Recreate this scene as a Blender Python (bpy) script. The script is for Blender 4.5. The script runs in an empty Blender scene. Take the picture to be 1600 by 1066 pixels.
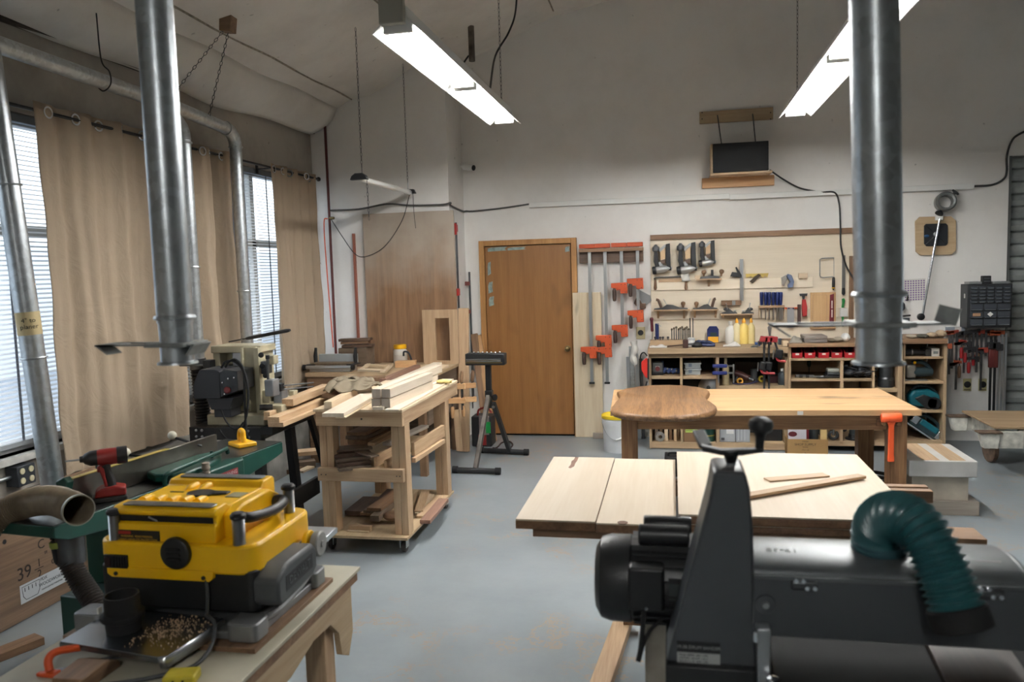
import bpy, bmesh, math, random
from mathutils import Vector, Matrix, Euler
random.seed(7)
SC = bpy.context.scene
COL = SC.collection
PI = math.pi
V = Vector

# ------------------------------------------------------------------ camera
FPX, CAMH = 1244.0, 1.72
YAW, PITCH, ROLL = math.radians(11.4656), math.radians(-5.0856), math.radians(1.66)
def _basis():
    fw = V((-math.sin(YAW)*math.cos(PITCH), math.cos(YAW)*math.cos(PITCH), math.sin(PITCH)))
    r0 = V((math.cos(YAW), math.sin(YAW), 0)); u0 = r0.cross(fw)
    c, s = math.cos(ROLL), math.sin(ROLL)
    return c*r0 - s*u0, s*r0 + c*u0, fw
CR, CU, CF = _basis()
def at(px, py, X=None, Y=None, Z=None):
    """real point on the plane X=, Y= or Z= seen at a photo position"""
    d = CF + CR*((px-800)/FPX) + CU*((533-py)/FPX)
    t = X/d.x if X is not None else (Y/d.y if Y is not None else (Z-CAMH)/d.z)
    return V((t*d.x, t*d.y, CAMH + t*d.z))
def wr(x0, y0, x1, y1, Y):
    """upright rectangle on a plane Y=const -> xa, xb, za, zb"""
    xm, ym = (x0+x1)/2, (y0+y1)/2
    return at(x0, ym, Y=Y).x, at(x1, ym, Y=Y).x, at(xm, y1, Y=Y).z, at(xm, y0, Y=Y).z
cam = bpy.data.cameras.new('camera'); cam.sensor_width = 36; cam.lens = FPX/1600*36
cam.clip_start = .05; cam.clip_end = 200
co = bpy.data.objects.new('camera', cam); COL.objects.link(co)
co.matrix_world = Matrix(((CR.x, CU.x, -CF.x, 0), (CR.y, CU.y, -CF.y, 0), (CR.z, CU.z, -CF.z, CAMH), (0, 0, 0, 1)))
cam.dof.use_dof = True; cam.dof.focus_distance = 6.2; cam.dof.aperture_fstop = 4.0
SC.camera = co
SC.view_settings.view_transform = 'Standard'; SC.view_settings.look = 'None'
SC.view_settings.gamma = 1; SC.view_settings.use_curve_mapping = False
SC.view_settings.exposure = 1.22

# ------------------------------------------------------------------ materials
def lin(c):
    return tuple((v/255/12.92 if v/255 <= .04045 else ((v/255+.055)/1.055)**2.4) for v in c) + (1,)
_M = {}
def nd(nt, t, **kw):
    n = nt.nodes.new(t)
    for k, v in kw.items(): setattr(n, k, v)
    return n
def base(name):
    m = bpy.data.materials.new(name); m.use_nodes = True
    nt = m.node_tree; b = nt.nodes['Principled BSDF']
    return m, nt, b
def plain(name, c, rough=.5, metal=0, noise=0.0, scale=12, bump=0.0, spec=None, coat=0):
    if name in _M: return _M[name]
    m, nt, b = base(name)
    b.inputs['Roughness'].default_value = rough; b.inputs['Metallic'].default_value = metal
    b.inputs['Base Color'].default_value = lin(c)
    if spec is not None: b.inputs['Specular IOR Level'].default_value = spec
    if coat: b.inputs['Coat Weight'].default_value = coat; b.inputs['Coat Roughness'].default_value = .1
    if noise or bump:
        tc = nd(nt, 'ShaderNodeTexCoord'); n = nd(nt, 'ShaderNodeTexNoise'); n.inputs['Scale'].default_value = scale; n.inputs['Detail'].default_value = 6
        nt.links.new(tc.outputs['Object'], n.inputs['Vector'])
        if noise:
            r = nd(nt, 'ShaderNodeValToRGB'); r.color_ramp.elements[0].position = .3; r.color_ramp.elements[1].position = .7
            r.color_ramp.elements[0].color = lin(tuple(max(0, v*(1-noise)) for v in c)); r.color_ramp.elements[1].color = lin(tuple(min(255, v*(1+noise*.6)) for v in c))
            nt.links.new(n.outputs['Fac'], r.inputs['Fac']); nt.links.new(r.outputs['Color'], b.inputs['Base Color'])
        if bump:
            bp = nd(nt, 'ShaderNodeBump'); bp.inputs['Strength'].default_value = bump; bp.inputs['Distance'].default_value = .01
            nt.links.new(n.outputs['Fac'], bp.inputs['Height']); nt.links.new(bp.outputs['Normal'], b.inputs['Normal'])
    _M[name] = m; return m
def wood(name, c, c2, axis='x', rough=.55, scale=1.0, contrast=1.0, knots=0.0, fleck=0.0):
    """grain running along a local axis"""
    key = name+axis
    if key in _M: return _M[key]
    m, nt, b = base(key); L = nt.links.new
    tc = nd(nt, 'ShaderNodeTexCoord'); oi = nd(nt, 'ShaderNodeObjectInfo')
    mul = nd(nt, 'ShaderNodeVectorMath', operation='SCALE'); mul.inputs[0].default_value = (7.3, 5.1, 3.7); L(oi.outputs['Random'], mul.inputs['Scale'])
    add = nd(nt, 'ShaderNodeVectorMath', operation='ADD'); L(tc.outputs['Object'], add.inputs[0]); L(mul.outputs[0], add.inputs[1])
    mp = nd(nt, 'ShaderNodeMapping'); s = [14*scale]*3; s['xyz'.index(axis)] = .7*scale; mp.inputs['Scale'].default_value = s
    L(add.outputs[0], mp.inputs['Vector'])
    n = nd(nt, 'ShaderNodeTexNoise'); n.inputs['Scale'].default_value = 1.4; n.inputs['Detail'].default_value = 5; n.inputs['Distortion'].default_value = .6; L(mp.outputs[0], n.inputs['Vector'])
    n2 = nd(nt, 'ShaderNodeTexNoise'); n2.inputs['Scale'].default_value = 9; n2.inputs['Detail'].default_value = 3; L(mp.outputs[0], n2.inputs['Vector'])
    mx = nd(nt, 'ShaderNodeMath', operation='MULTIPLY_ADD'); mx.inputs[1].default_value = .35; L(n2.outputs['Fac'], mx.inputs[0])
    ma = nd(nt, 'ShaderNodeMath', operation='MULTIPLY'); ma.inputs[1].default_value = .65; L(n.outputs['Fac'], ma.inputs[0]); L(ma.outputs[0], mx.inputs[2])
    r = nd(nt, 'ShaderNodeValToRGB'); d = .16/contrast; r.color_ramp.elements[0].position = .5-d; r.color_ramp.elements[1].position = .5+d
    r.color_ramp.elements[0].color = lin(c2); r.color_ramp.elements[1].color = lin(c); L(mx.outputs[0], r.inputs['Fac'])
    hv = nd(nt, 'ShaderNodeHueSaturation'); mr = nd(nt, 'ShaderNodeMapRange'); mr.inputs['To Min'].default_value = .84; mr.inputs['To Max'].default_value = 1.1
    L(oi.outputs['Random'], mr.inputs['Value']); L(mr.outputs[0], hv.inputs['Value']); L(r.outputs['Color'], hv.inputs['Color'])
    out = hv.outputs['Color']
    if knots:
        vo = nd(nt, 'ShaderNodeTexNoise'); vo.inputs['Scale'].default_value = 2.2; vo.inputs['Detail'].default_value = 2
        mp2 = nd(nt, 'ShaderNodeMapping'); s2 = [2.2]*3; s2['xyz'.index(axis)] = .8; mp2.inputs['Scale'].default_value = s2; L(add.outputs[0], mp2.inputs['Vector']); L(mp2.outputs[0], vo.inputs['Vector'])
        r2 = nd(nt, 'ShaderNodeValToRGB'); r2.color_ramp.elements[0].position = .62; r2.color_ramp.elements[1].position = .72
        r2.color_ramp.elements[0].color = (0, 0, 0, 1); r2.color_ramp.elements[1].color = (knots, knots, knots, 1); L(vo.outputs['Fac'], r2.inputs['Fac'])
        mi = nd(nt, 'ShaderNodeMixRGB'); mi.inputs['Color2'].default_value = lin(tuple(v*.5 for v in c2)); L(r2.outputs['Color'], mi.inputs['Fac']); L(out, mi.inputs['Color1']); out = mi.outputs['Color']
    L(out, b.inputs['Base Color']); b.inputs['Roughness'].default_value = rough
    bp = nd(nt, 'ShaderNodeBump'); bp.inputs['Strength'].default_value = .08; bp.inputs['Distance'].default_value = .004; L(mx.outputs[0], bp.inputs['Height']); L(bp.outputs['Normal'], b.inputs['Normal'])
    _M[key] = m; return m
W = dict(
 maple=((226,210,188),(210,190,164)), pine=((206,172,132),(172,134,96)), pale=((222,198,164),(198,168,130)),
 oak=((178,128,80),(128,84,48)), honey=((214,164,108),(184,130,78)), walnut=((112,84,64),(72,52,40)), slab=((176,134,92),(112,78,52)),
 plyw=((216,197,165),(200,178,143)), ply=((200,172,132),(178,148,108)), shelf=((188,158,120),(160,128,92)), brown=((150,112,78),(112,80,54)), dusty=((128,108,88),(98,80,64)),
 oldply=((150,118,90),(112,84,62)), doorw=((146,104,62),(122,84,46)), grey=((172,160,146),(146,134,122)), red=((150,110,92),(120,84,68)))
def dull(c, f=.82):
    g = .3*c[0]+.59*c[1]+.11*c[2]; return tuple(g+(v-g)*f for v in c)
def wd(k, axis='x', **kw): return wood('wood_'+k, dull(W[k][0], 1.08 if k == 'doorw' else .84), dull(W[k][1], 1.08 if k == 'doorw' else .84), axis=axis, **kw)

def galv(name, c=(206,212,215), rough=.31):
    if name in _M: return _M[name]
    m, nt, b = base(name); L = nt.links.new
    tc = nd(nt, 'ShaderNodeTexCoord'); vo = nd(nt, 'ShaderNodeTexVoronoi'); vo.inputs['Scale'].default_value = 45; L(tc.outputs['Object'], vo.inputs['Vector'])
    n = nd(nt, 'ShaderNodeTexNoise'); n.inputs['Scale'].default_value = 5; L(tc.outputs['Object'], n.inputs['Vector'])
    r = nd(nt, 'ShaderNodeMapRange'); r.inputs['To Min'].default_value = rough-.08; r.inputs['To Max'].default_value = rough+.14; L(n.outputs['Fac'], r.inputs['Value']); L(r.outputs[0], b.inputs['Roughness'])
    mi = nd(nt, 'ShaderNodeMixRGB'); mi.inputs['Color1'].default_value = lin(c); mi.inputs['Color2'].default_value = lin(tuple(v*.86 for v in c)); L(vo.outputs['Color'], mi.inputs['Fac']); L(mi.outputs[0], b.inputs['Base Color'])
    b.inputs['Metallic'].default_value = .88
    _M[name] = m; return m
def cloth(name, c, trans=.15, scale=300):
    if name in _M: return _M[name]
    m, nt, b = base(name); L = nt.links.new
    b.inputs['Base Color'].default_value = lin(c); b.inputs['Roughness'].default_value = .9; b.inputs['Specular IOR Level'].default_value = .1
    tr = nd(nt, 'ShaderNodeBsdfTranslucent'); tr.inputs['Color'].default_value = lin(c)
    mx = nd(nt, 'ShaderNodeMixShader'); mx.inputs['Fac'].default_value = trans
    L(b.outputs[0], mx.inputs[1]); L(tr.outputs[0], mx.inputs[2]); L(mx.outputs[0], nt.nodes['Material Output'].inputs['Surface'])
    tc = nd(nt, 'ShaderNodeTexCoord'); n = nd(nt, 'ShaderNodeTexNoise'); n.inputs['Scale'].default_value = 4.5; n.inputs['Detail'].default_value = 7; n.inputs['Distortion'].default_value = 2.2; L(tc.outputs['Object'], n.inputs['Vector'])
    bp = nd(nt, 'ShaderNodeBump'); bp.inputs['Strength'].default_value = .42; bp.inputs['Distance'].default_value = .03; L(n.outputs['Fac'], bp.inputs['Height']); L(bp.outputs[0], b.inputs['Normal'])
    _M[name] = m; return m
def glow(name, c, s):
    if name in _M: return _M[name]
    m, nt, b = base(name); b.inputs['Base Color'].default_value = lin(c); b.inputs['Emission Color'].default_value = lin(c); b.inputs['Emission Strength'].default_value = s
    _M[name] = m; return m
def clear(name, c=(235,240,240), rough=.05, alpha=.3):
    if name in _M: return _M[name]
    m, nt, b = base(name); b.inputs['Base Color'].default_value = lin(c); b.inputs['Roughness'].default_value = rough
    t = nd(nt, 'ShaderNodeBsdfTransparent'); mx = nd(nt, 'ShaderNodeMixShader'); mx.inputs['Fac'].default_value = alpha
    nt.links.new(t.outputs[0], mx.inputs[1]); nt.links.new(b.outputs[0], mx.inputs[2]); nt.links.new(mx.outputs[0], nt.nodes['Material Output'].inputs['Surface'])
    _M[name] = m; return m

BLACK = plain('black_plastic', (26,27,29), .45)
BLACKM = plain('black_metal', (30,31,33), .4, 0, noise=.15, scale=20)
RUBBER = plain('black_rubber', (20,20,21), .8)
STEEL = plain('steel', (176,178,180), .32, 1)
ALU = plain('aluminium', (200,204,208), .3, .9)
CHROME = plain('chrome', (215,218,222), .14, 1)
DARKST = plain('dark_steel', (96,98,100), .4, .9, noise=.2, scale=8)
GALV = galv('galvanised')
ORANGE = plain('orange_paint', (216,86,38), .45)
ORANGEP = plain('orange_plastic', (236,92,42), .5)
RED = plain('red_plastic', (176,36,30), .4)
YELLOW = plain('yellow_plastic', (238,178,24), .38, noise=.05, scale=6)
WHITE = plain('white_plastic', (228,228,224), .4)
CREAM = plain('cream_paint', (172,162,132), .45)
GREEN = plain('green_paint', (20,72,60), .38)
BLUE = plain('blue_plastic', (34,46,92), .4)
TEAL = plain('teal_plastic', (10,96,108), .4)
IRON = plain('cast_iron', (104,102,98), .35, .85, noise=.25, scale=7)
PAPER = plain('paper', (214,212,206), .8)
CARD = plain('cardboard', (176,140,98), .8, noise=.06)
WHITEW = plain('painted_wood', (212,208,200), .6, noise=.12, scale=9)

# ------------------------------------------------------------------ mesh builder
def frame_of(d, up=V((0, 0, 1))):
    x = V(d).normalized(); u = V(up)
    if abs(x.dot(u)) > .99: u = V((0, 1, 0))
    y = u.cross(x).normalized(); z = x.cross(y)
    return Matrix((x, y, z)).transposed().to_4x4()
class MB:
    def __init__(s): s.bm = bmesh.new()
    def _add(s, verts, faces, M=None):
        vs = [s.bm.verts.new(M @ V(v) if M else V(v)) for v in verts]
        for f in faces:
            try: s.bm.faces.new([vs[i] for i in f])
            except ValueError: pass
        return s
    def box(s, x0, x1, y0, y1, z0, z1, M=None):
        v = [(x, y, z) for x in (min(x0,x1), max(x0,x1)) for y in (min(y0,y1), max(y0,y1)) for z in (min(z0,z1), max(z0,z1))]
        return s._add(v, [(0,1,3,2), (4,6,7,5), (0,4,5,1), (2,3,7,6), (0,2,6,4), (1,5,7,3)], M)
    def cbox(s, c, sz, M=None):
        return s.box(c[0]-sz[0]/2, c[0]+sz[0]/2, c[1]-sz[1]/2, c[1]+sz[1]/2, c[2]-sz[2]/2, c[2]+sz[2]/2, M)
    def beam(s, p0, p1, w, t, up=(0, 0, 1)):
        p0, p1 = V(p0), V(p1); M = Matrix.Translation(p0) @ frame_of(p1-p0, up)
        return s.box(0, (p1-p0).length, -w/2, w/2, -t/2, t/2, M)
    def prism(s, pts, a, b, axis='y'):
        """polygon in the plane across `axis`, extruded from a to b"""
        f = {'x': lambda p, t: (t, p[0], p[1]), 'y': lambda p, t: (p[0], t, p[1]), 'z': lambda p, t: (p[0], p[1], t)}[axis]
        n = len(pts); v = [f(p, a) for p in pts] + [f(p, b) for p in pts]
        return s._add(v, [tuple(range(n)), tuple(range(2*n-1, n-1, -1))] + [(i, i+n, (i+1) % n + n, (i+1) % n) for i in range(n)])
    def cyl(s, p0, p1, r, r1=None, n=20, caps=True):
        return s.path([p0, p1], [r, r if r1 is None else r1], n, caps)
    def path(s, pts, r, n=10, caps=True, closed=False):
        pts = [V(p) for p in pts]; N = len(pts); rr = r if isinstance(r, (list, tuple)) else [r]*N
        rings = []; ref = None
        for i, p in enumerate(pts):
            if closed: d = pts[(i+1) % N] - pts[i-1]
            else: d = pts[min(i+1, N-1)] - pts[max(i-1, 0)]
            if d.length < 1e-9: d = V((0, 0, 1)) if i == 0 else pts[i]-pts[0]
            if d.length < 1e-9: d = V((0, 0, 1))
            d.normalize()
            if ref is None: ref = d.orthogonal().normalized()
            ref = (ref - d*ref.dot(d)); ref = ref.normalized() if ref.length > 1e-6 else d.orthogonal().normalized()
            b = d.cross(ref)
            rings.append([s.bm.verts.new(p + (ref*math.cos(2*PI*k/n) + b*math.sin(2*PI*k/n))*rr[i]) for k in range(n)])
        for i in range(N if closed else N-1):
            A, B_ = rings[i], rings[(i+1) % N]
            for k in range(n): s.bm.faces.new((A[k], A[(k+1) % n], B_[(k+1) % n], B_[k]))
        if caps and not closed:
            s.bm.faces.new(rings[0][::-1]); s.bm.faces.new(rings[-1])
        return s
    def lathe(s, prof, o=(0, 0, 0), d=(0, 0, 1), n=24, caps=True):
        """profile [(r, h)] turned about axis d through o"""
        o = V(o); d = V(d).normalized(); u = d.orthogonal().normalized(); w = d.cross(u)
        rings = [[s.bm.verts.new(o + d*h + (u*math.cos(2*PI*k/n)+w*math.sin(2*PI*k/n))*max(r, 1e-5)) for k in range(n)] for r, h in prof]
        for A, B_ in zip(rings, rings[1:]):
            for k in range(n): s.bm.faces.new((A[k], A[(k+1) % n], B_[(k+1) % n], B_[k]))
        if caps: s.bm.faces.new(rings[0][::-1]); s.bm.faces.new(rings[-1])
        return s
    def ball(s, c, r, n=12, sq=(1, 1, 1)):
        M = Matrix.Translation(V(c)) @ Matrix.Diagonal((sq[0], sq[1], sq[2], 1))
        bmesh.ops.create_uvsphere(s.bm, u_segments=n, v_segments=max(6, n//2+1), radius=r, matrix=M); return s
    def grid(s, fn, nu, nv):
        vs = [[s.bm.verts.new(V(fn(i/nu, j/nv))) for j in range(nv+1)] for i in range(nu+1)]
        for i in range(nu):
            for j in range(nv): s.bm.faces.new((vs[i][j], vs[i+1][j], vs[i+1][j+1], vs[i][j+1]))
        return s
    def xf(s, M): bmesh.ops.transform(s.bm, matrix=M, verts=s.bm.verts); return s
def wm(o):
    m = Matrix.LocRotScale(o.location, o.rotation_euler, o.scale)
    return (wm(o.parent) @ m) if o.parent else m
def put(name, mb, mat, parent=None, bev=0, local=False, label=None, solid=0, sharp=35, seg=2, sub=0, group=None):
    bm = mb.bm
    bmesh.ops.recalc_face_normals(bm, faces=bm.faces)
    if parent is not None and not local: bmesh.ops.transform(bm, matrix=wm(parent).inverted(), verts=bm.verts)
    me = bpy.data.meshes.new(name); bm.to_mesh(me); bm.free()
    me.materials.append(mat)
    me.polygons.foreach_set('use_smooth', [True]*len(me.polygons)); me.set_sharp_from_angle(angle=math.radians(sharp))
    o = bpy.data.objects.new(name, me); COL.objects.link(o)
    if parent is not None: o.parent = parent
    if solid:
        md = o.modifiers.new('solid', 'SOLIDIFY'); md.thickness = solid; md.offset = 0
    if sub:
        md = o.modifiers.new('sub', 'SUBSURF'); md.levels = sub; md.render_levels = sub
    if bev:
        md = o.modifiers.new('bev', 'BEVEL'); md.width = bev; md.segments = seg; md.limit_method = 'ANGLE'; md.angle_limit = math.radians(40); md.harden_normals = False
    if label: o['label'] = label
    return o
def tag(o, label, cat, group=None, kind=None):
    o['label'] = label; o['category'] = cat
    if group: o['group'] = group
    if kind: o['kind'] = kind
    return o
def thing(name, label, cat, loc=(0, 0, 0), rz=0, group=None, rot=None):
    o = bpy.data.objects.new(name, None); o.empty_display_size = .1; COL.objects.link(o)
    o.location = loc; o.rotation_euler = rot if rot else (0, 0, rz)
    return tag(o, label, cat, group)
def one(name, label, cat, mb, mat, group=None, kind=None, M=None, **kw):
    """a thing that is one mesh, origin at the middle of its base (or frame M when its mesh is in local axes)"""
    bm = mb.bm
    if M is None:
        xs = [v.co for v in bm.verts]; lo = V([min(v[i] for v in xs) for i in range(3)]); hi = V([max(v[i] for v in xs) for i in range(3)])
        o0 = V(((lo.x+hi.x)/2, (lo.y+hi.y)/2, lo.z)); bmesh.ops.translate(bm, verts=bm.verts, vec=-o0)
        o = put(name, mb, mat, **kw); o.location = o0
    else:
        o = put(name, mb, mat, **kw); o.location = M.to_translation(); o.rotation_euler = M.to_euler()
    return tag(o, label, cat, group, kind)
def board(label, p0, p1, w, t, mat, group=None, name='board', up=(0, 0, 1), cat='board', bev=.0015):
    p0, p1 = V(p0), V(p1); M = Matrix.Translation((p0+p1)/2) @ frame_of(p1-p0, up); l = (p1-p0).length
    return one(name, label, cat, MB().box(-l/2, l/2, -w/2, w/2, -t/2, t/2), mat, group, M=M, bev=bev)
def adopt(o, parent):
    m = wm(parent).inverted() @ wm(o); o.parent = parent; o.location = m.to_translation(); o.rotation_euler = m.to_euler()
    for k in ('label', 'category', 'group'):
        if k in o: del o[k]
    return o
def dup(root, loc, rz=None, label=None, rot=None):
    r = root.copy(); COL.objects.link(r); r.location = loc
    if rz is not None: r.rotation_euler = (0, 0, rz)
    if rot is not None: r.rotation_euler = rot
    if label: r['label'] = label
    for ch in list(root.children):
        c = ch.copy(); COL.objects.link(c); c.parent = r
        for g in list(ch.children):
            d = g.copy(); COL.objects.link(d); d.parent = c
    return r
def text(name, body, mat, M, size, parent=None, ext=.0005, align='CENTER', sx=1.0):
    """raised lettering; M maps x = reading direction, y = up, z = towards the reader"""
    cu = bpy.data.curves.new('t', 'FONT'); cu.body = body; cu.size = size; cu.extrude = ext; cu.align_x = align; cu.align_y = 'CENTER'; cu.resolution_u = 3
    t = bpy.data.objects.new('t', cu); COL.objects.link(t)
    me = bpy.data.meshes.new_from_object(t.evaluated_get(bpy.context.evaluated_depsgraph_get()))
    bpy.data.objects.remove(t); bpy.data.curves.remove(cu)
    mb = MB(); mb.bm.from_mesh(me); bpy.data.meshes.remove(me)
    mb.xf(M @ Matrix.Diagonal((sx, 1, 1, 1)))
    return put(name, mb, mat, parent)
def axes(o, x, y):
    x, y = V(x).normalized(), V(y).normalized(); z = x.cross(y)
    M = Matrix((x, y, z)).transposed().to_4x4(); M.translation = V(o); return M
def arc(c, r, a0, a1, n, u, w):
    c, u, w = V(c), V(u), V(w)
    return [c + u*(r*math.cos(a0+(a1-a0)*i/n)) + w*(r*math.sin(a0+(a1-a0)*i/n)) for i in range(n+1)]
def smooth(pts, k=6):
    """Catmull-Rom through points"""
    P = [V(p) for p in pts]; P = [P[0]*2-P[1]] + P + [P[-1]*2-P[-2]]; out = []
    for i in range(1, len(P)-2):
        for j in range(k):
            t = j/k; a, b, c, d = P[i-1], P[i], P[i+1], P[i+2]
            out.append(.5*((2*b)+(c-a)*t+(2*a-5*b+4*c-d)*t*t+(3*b-a-3*c+d)*t*t*t))
    return out + [P[-2]]
def struct(name, mb, mat, label=None, **kw):
    o = put(name, mb, mat, **kw); o['kind'] = 'structure'
    if label: o['label'] = label
    return o
# ================================================================== the room
XL, YB, YP, XP = -3.5, 8.06, 7.5, -2.103       # left wall, back wall, face of the projecting wall, its corner
XR, YF = 7.0, -5.0
ZC = [(-3.6,3.14), (-3.35,3.30), (-2.91,3.46), (-2.445,3.69), (-1.544,4.06), (-.707,4.325), (1.5,4.98), (3.2,5.4), (7.2,5.5)]
def zc(x):
    for (a, za), (b, zb) in zip(ZC, ZC[1:]):
        if x <= b: return za + (zb-za)*(x-a)/(b-a)
    return 5.5
def wallmat(name, c, dirt, rough=.75):
    m, nt, b = base(name); L = nt.links.new
    tc = nd(nt, 'ShaderNodeTexCoord')
    n = nd(nt, 'ShaderNodeTexNoise'); n.inputs['Scale'].default_value = 1.3; n.inputs['Detail'].default_value = 8; n.inputs['Roughness'].default_value = .65; L(tc.outputs['Object'], n.inputs['Vector'])
    r = nd(nt, 'ShaderNodeValToRGB'); r.color_ramp.elements[0].position = .3; r.color_ramp.elements[1].position = .6; r.color_ramp.elements[0].color = lin(dirt); r.color_ramp.elements[1].color = lin(c); L(n.outputs['Fac'], r.inputs['Fac'])
    sp = nd(nt, 'ShaderNodeTexNoise'); sp.inputs['Scale'].default_value = 16; sp.inputs['Detail'].default_value = 3; L(tc.outputs['Object'], sp.inputs['Vector'])
    r2 = nd(nt, 'ShaderNodeValToRGB'); r2.color_ramp.elements[0].position = .71; r2.color_ramp.elements[1].position = .76; r2.color_ramp.elements[1].color = (.55,.55,.55,1); r2.color_ramp.elements[0].color = (0,0,0,1); L(sp.outputs['Fac'], r2.inputs['Fac'])
    mi = nd(nt, 'ShaderNodeMixRGB'); mi.inputs['Color2'].default_value = lin(tuple(v*.62 for v in dirt)); L(r2.outputs[0], mi.inputs['Fac']); L(r.outputs[0], mi.inputs['Color1']); L(mi.outputs[0], b.inputs['Base Color'])
    b.inputs['Roughness'].default_value = rough
    n3 = nd(nt, 'ShaderNodeTexNoise'); n3.inputs['Scale'].default_value = 60; L(tc.outputs['Object'], n3.inputs['Vector'])
    bp = nd(nt, 'ShaderNodeBump'); bp.inputs['Strength'].default_value = .15; bp.inputs['Distance'].default_value = .004; L(n3.outputs['Fac'], bp.inputs['Height']); L(bp.outputs[0], b.inputs['Normal'])
    _M[name] = m; return m
WALL = wallmat('wall_paint', (239,237,233), (227,224,219))
BLOCK = wallmat('block_paint', (176,170,160), (140,133,124))
CEIL = wallmat('ceiling_sheet', (226,223,217), (204,200,193), .6)
def floormat():
    m, nt, b = base('floor_paint'); L = nt.links.new
    tc = nd(nt, 'ShaderNodeTexCoord'); n = nd(nt, 'ShaderNodeTexNoise'); n.inputs['Scale'].default_value = .9; n.inputs['Detail'].default_value = 9; n.inputs['Roughness'].default_value = .6; L(tc.outputs['Object'], n.inputs['Vector'])
    r = nd(nt, 'ShaderNodeValToRGB'); r.color_ramp.elements[0].position = .35; r.color_ramp.elements[1].position = .65; r.color_ramp.elements[0].color = lin((124,133,138)); r.color_ramp.elements[1].color = lin((146,154,158)); L(n.outputs['Fac'], r.inputs['Fac'])
    # worn cracks and specks of bare ochre concrete
    vo = nd(nt, 'ShaderNodeTexNoise'); vo.inputs['Scale'].default_value = .75; vo.inputs['Detail'].default_value = 10; vo.inputs['Roughness'].default_value = .72; L(tc.outputs['Object'], vo.inputs['Vector'])
    ab = nd(nt, 'ShaderNodeMath', operation='SUBTRACT'); ab.inputs[1].default_value = .5; L(vo.outputs['Fac'], ab.inputs[0])
    a2 = nd(nt, 'ShaderNodeMath', operation='ABSOLUTE'); L(ab.outputs[0], a2.inputs[0])
    r2 = nd(nt, 'ShaderNodeValToRGB'); r2.color_ramp.elements[0].position = .0; r2.color_ramp.elements[0].color = (.8,.8,.8,1); r2.color_ramp.elements[1].position = .010; r2.color_ramp.elements[1].color = (0,0,0,1); L(a2.outputs[0], r2.inputs['Fac'])
    g = nd(nt, 'ShaderNodeTexNoise'); g.inputs['Scale'].default_value = 1.1; L(tc.outputs['Object'], g.inputs['Vector'])
    rg = nd(nt, 'ShaderNodeValToRGB'); rg.color_ramp.elements[0].position = .48; rg.color_ramp.elements[1].position = .58; L(g.outputs['Fac'], rg.inputs['Fac'])
    mu = nd(nt, 'ShaderNodeMath', operation='MULTIPLY'); L(r2.outputs[0], mu.inputs[0]); L(rg.outputs[0], mu.inputs[1])
    sp = nd(nt, 'ShaderNodeTexNoise'); sp.inputs['Scale'].default_value = 14; sp.inputs['Detail'].default_value = 4; L(tc.outputs['Object'], sp.inputs['Vector'])
    r3 = nd(nt, 'ShaderNodeValToRGB'); r3.color_ramp.elements[0].position = .735; r3.color_ramp.elements[1].position = .75; r3.color_ramp.elements[1].color = (.7,.7,.7,1); r3.color_ramp.elements[0].color = (0,0,0,1); L(sp.outputs['Fac'], r3.inputs['Fac'])
    ad = nd(nt, 'ShaderNodeMath', operation='MAXIMUM'); L(mu.outputs[0], ad.inputs[0]); L(r3.outputs[0], ad.inputs[1])
    mi = nd(nt, 'ShaderNodeMixRGB'); mi.inputs['Color2'].default_value = lin((166,138,104)); L(ad.outputs[0], mi.inputs['Fac']); L(r.outputs[0], mi.inputs['Color1']); L(mi.outputs[0], b.inputs['Base Color'])
    rr = nd(nt, 'ShaderNodeMapRange'); rr.inputs['To Min'].default_value = .22; rr.inputs['To Max'].default_value = .42; L(n.outputs['Fac'], rr.inputs['Value']); L(rr.outputs[0], b.inputs['Roughness'])
    n3 = nd(nt, 'ShaderNodeTexNoise'); n3.inputs['Scale'].default_value = 25; L(tc.outputs['Object'], n3.inputs['Vector'])
    bp = nd(nt, 'ShaderNodeBump'); bp.inputs['Strength'].default_value = .1; bp.inputs['Distance'].default_value = .004; L(n3.outputs['Fac'], bp.inputs['Height']); L(bp.outputs[0], b.inputs['Normal'])
    return m
struct('floor', MB().box(XL-.2, XR+.2, YF-.2, YB+.2, -.1, 0), floormat())
WIN = [(2.1, 5.32), (5.62, 7.44)]; WZ0, WZ1 = .80, 2.66
mb = MB().box(XL-.2, XL, YF, YB+.2, 0, WZ0).box(XL-.2, XL, YF, YB+.2, WZ1, 3.6)
ys = [YF] + [v for w in WIN for v in w] + [YB+.2]
for a, b in zip(ys[::2], ys[1::2]): mb.box(XL-.2, XL, a, b, WZ0, WZ1)
struct('wall_left', mb, BLOCK)
mb = MB().prism([(XP-1.6, 0), (XP, 0), (XP, 4.3), (XP-1.6, 4.3)], YP, YB+.1, 'y')
struct('wall_back_left', mb, WALL)
struct('wall_back', MB().box(XP-.02, 3.0, YB, YB+.2, 0, 5.6).box(3.0, XR, YB, YB+.2, 2.62, 5.6), WALL)
DIM = wallmat('wall_paint_grey', (172,170,165), (150,148,143))
struct('wall_right', MB().box(XR, XR+.2, YF, YB+.2, 0, 5.6), DIM)
struct('wall_front', MB().box(XL-.2, XR+.2, YF-.2, YF, 0, 5.6), DIM)
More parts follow.
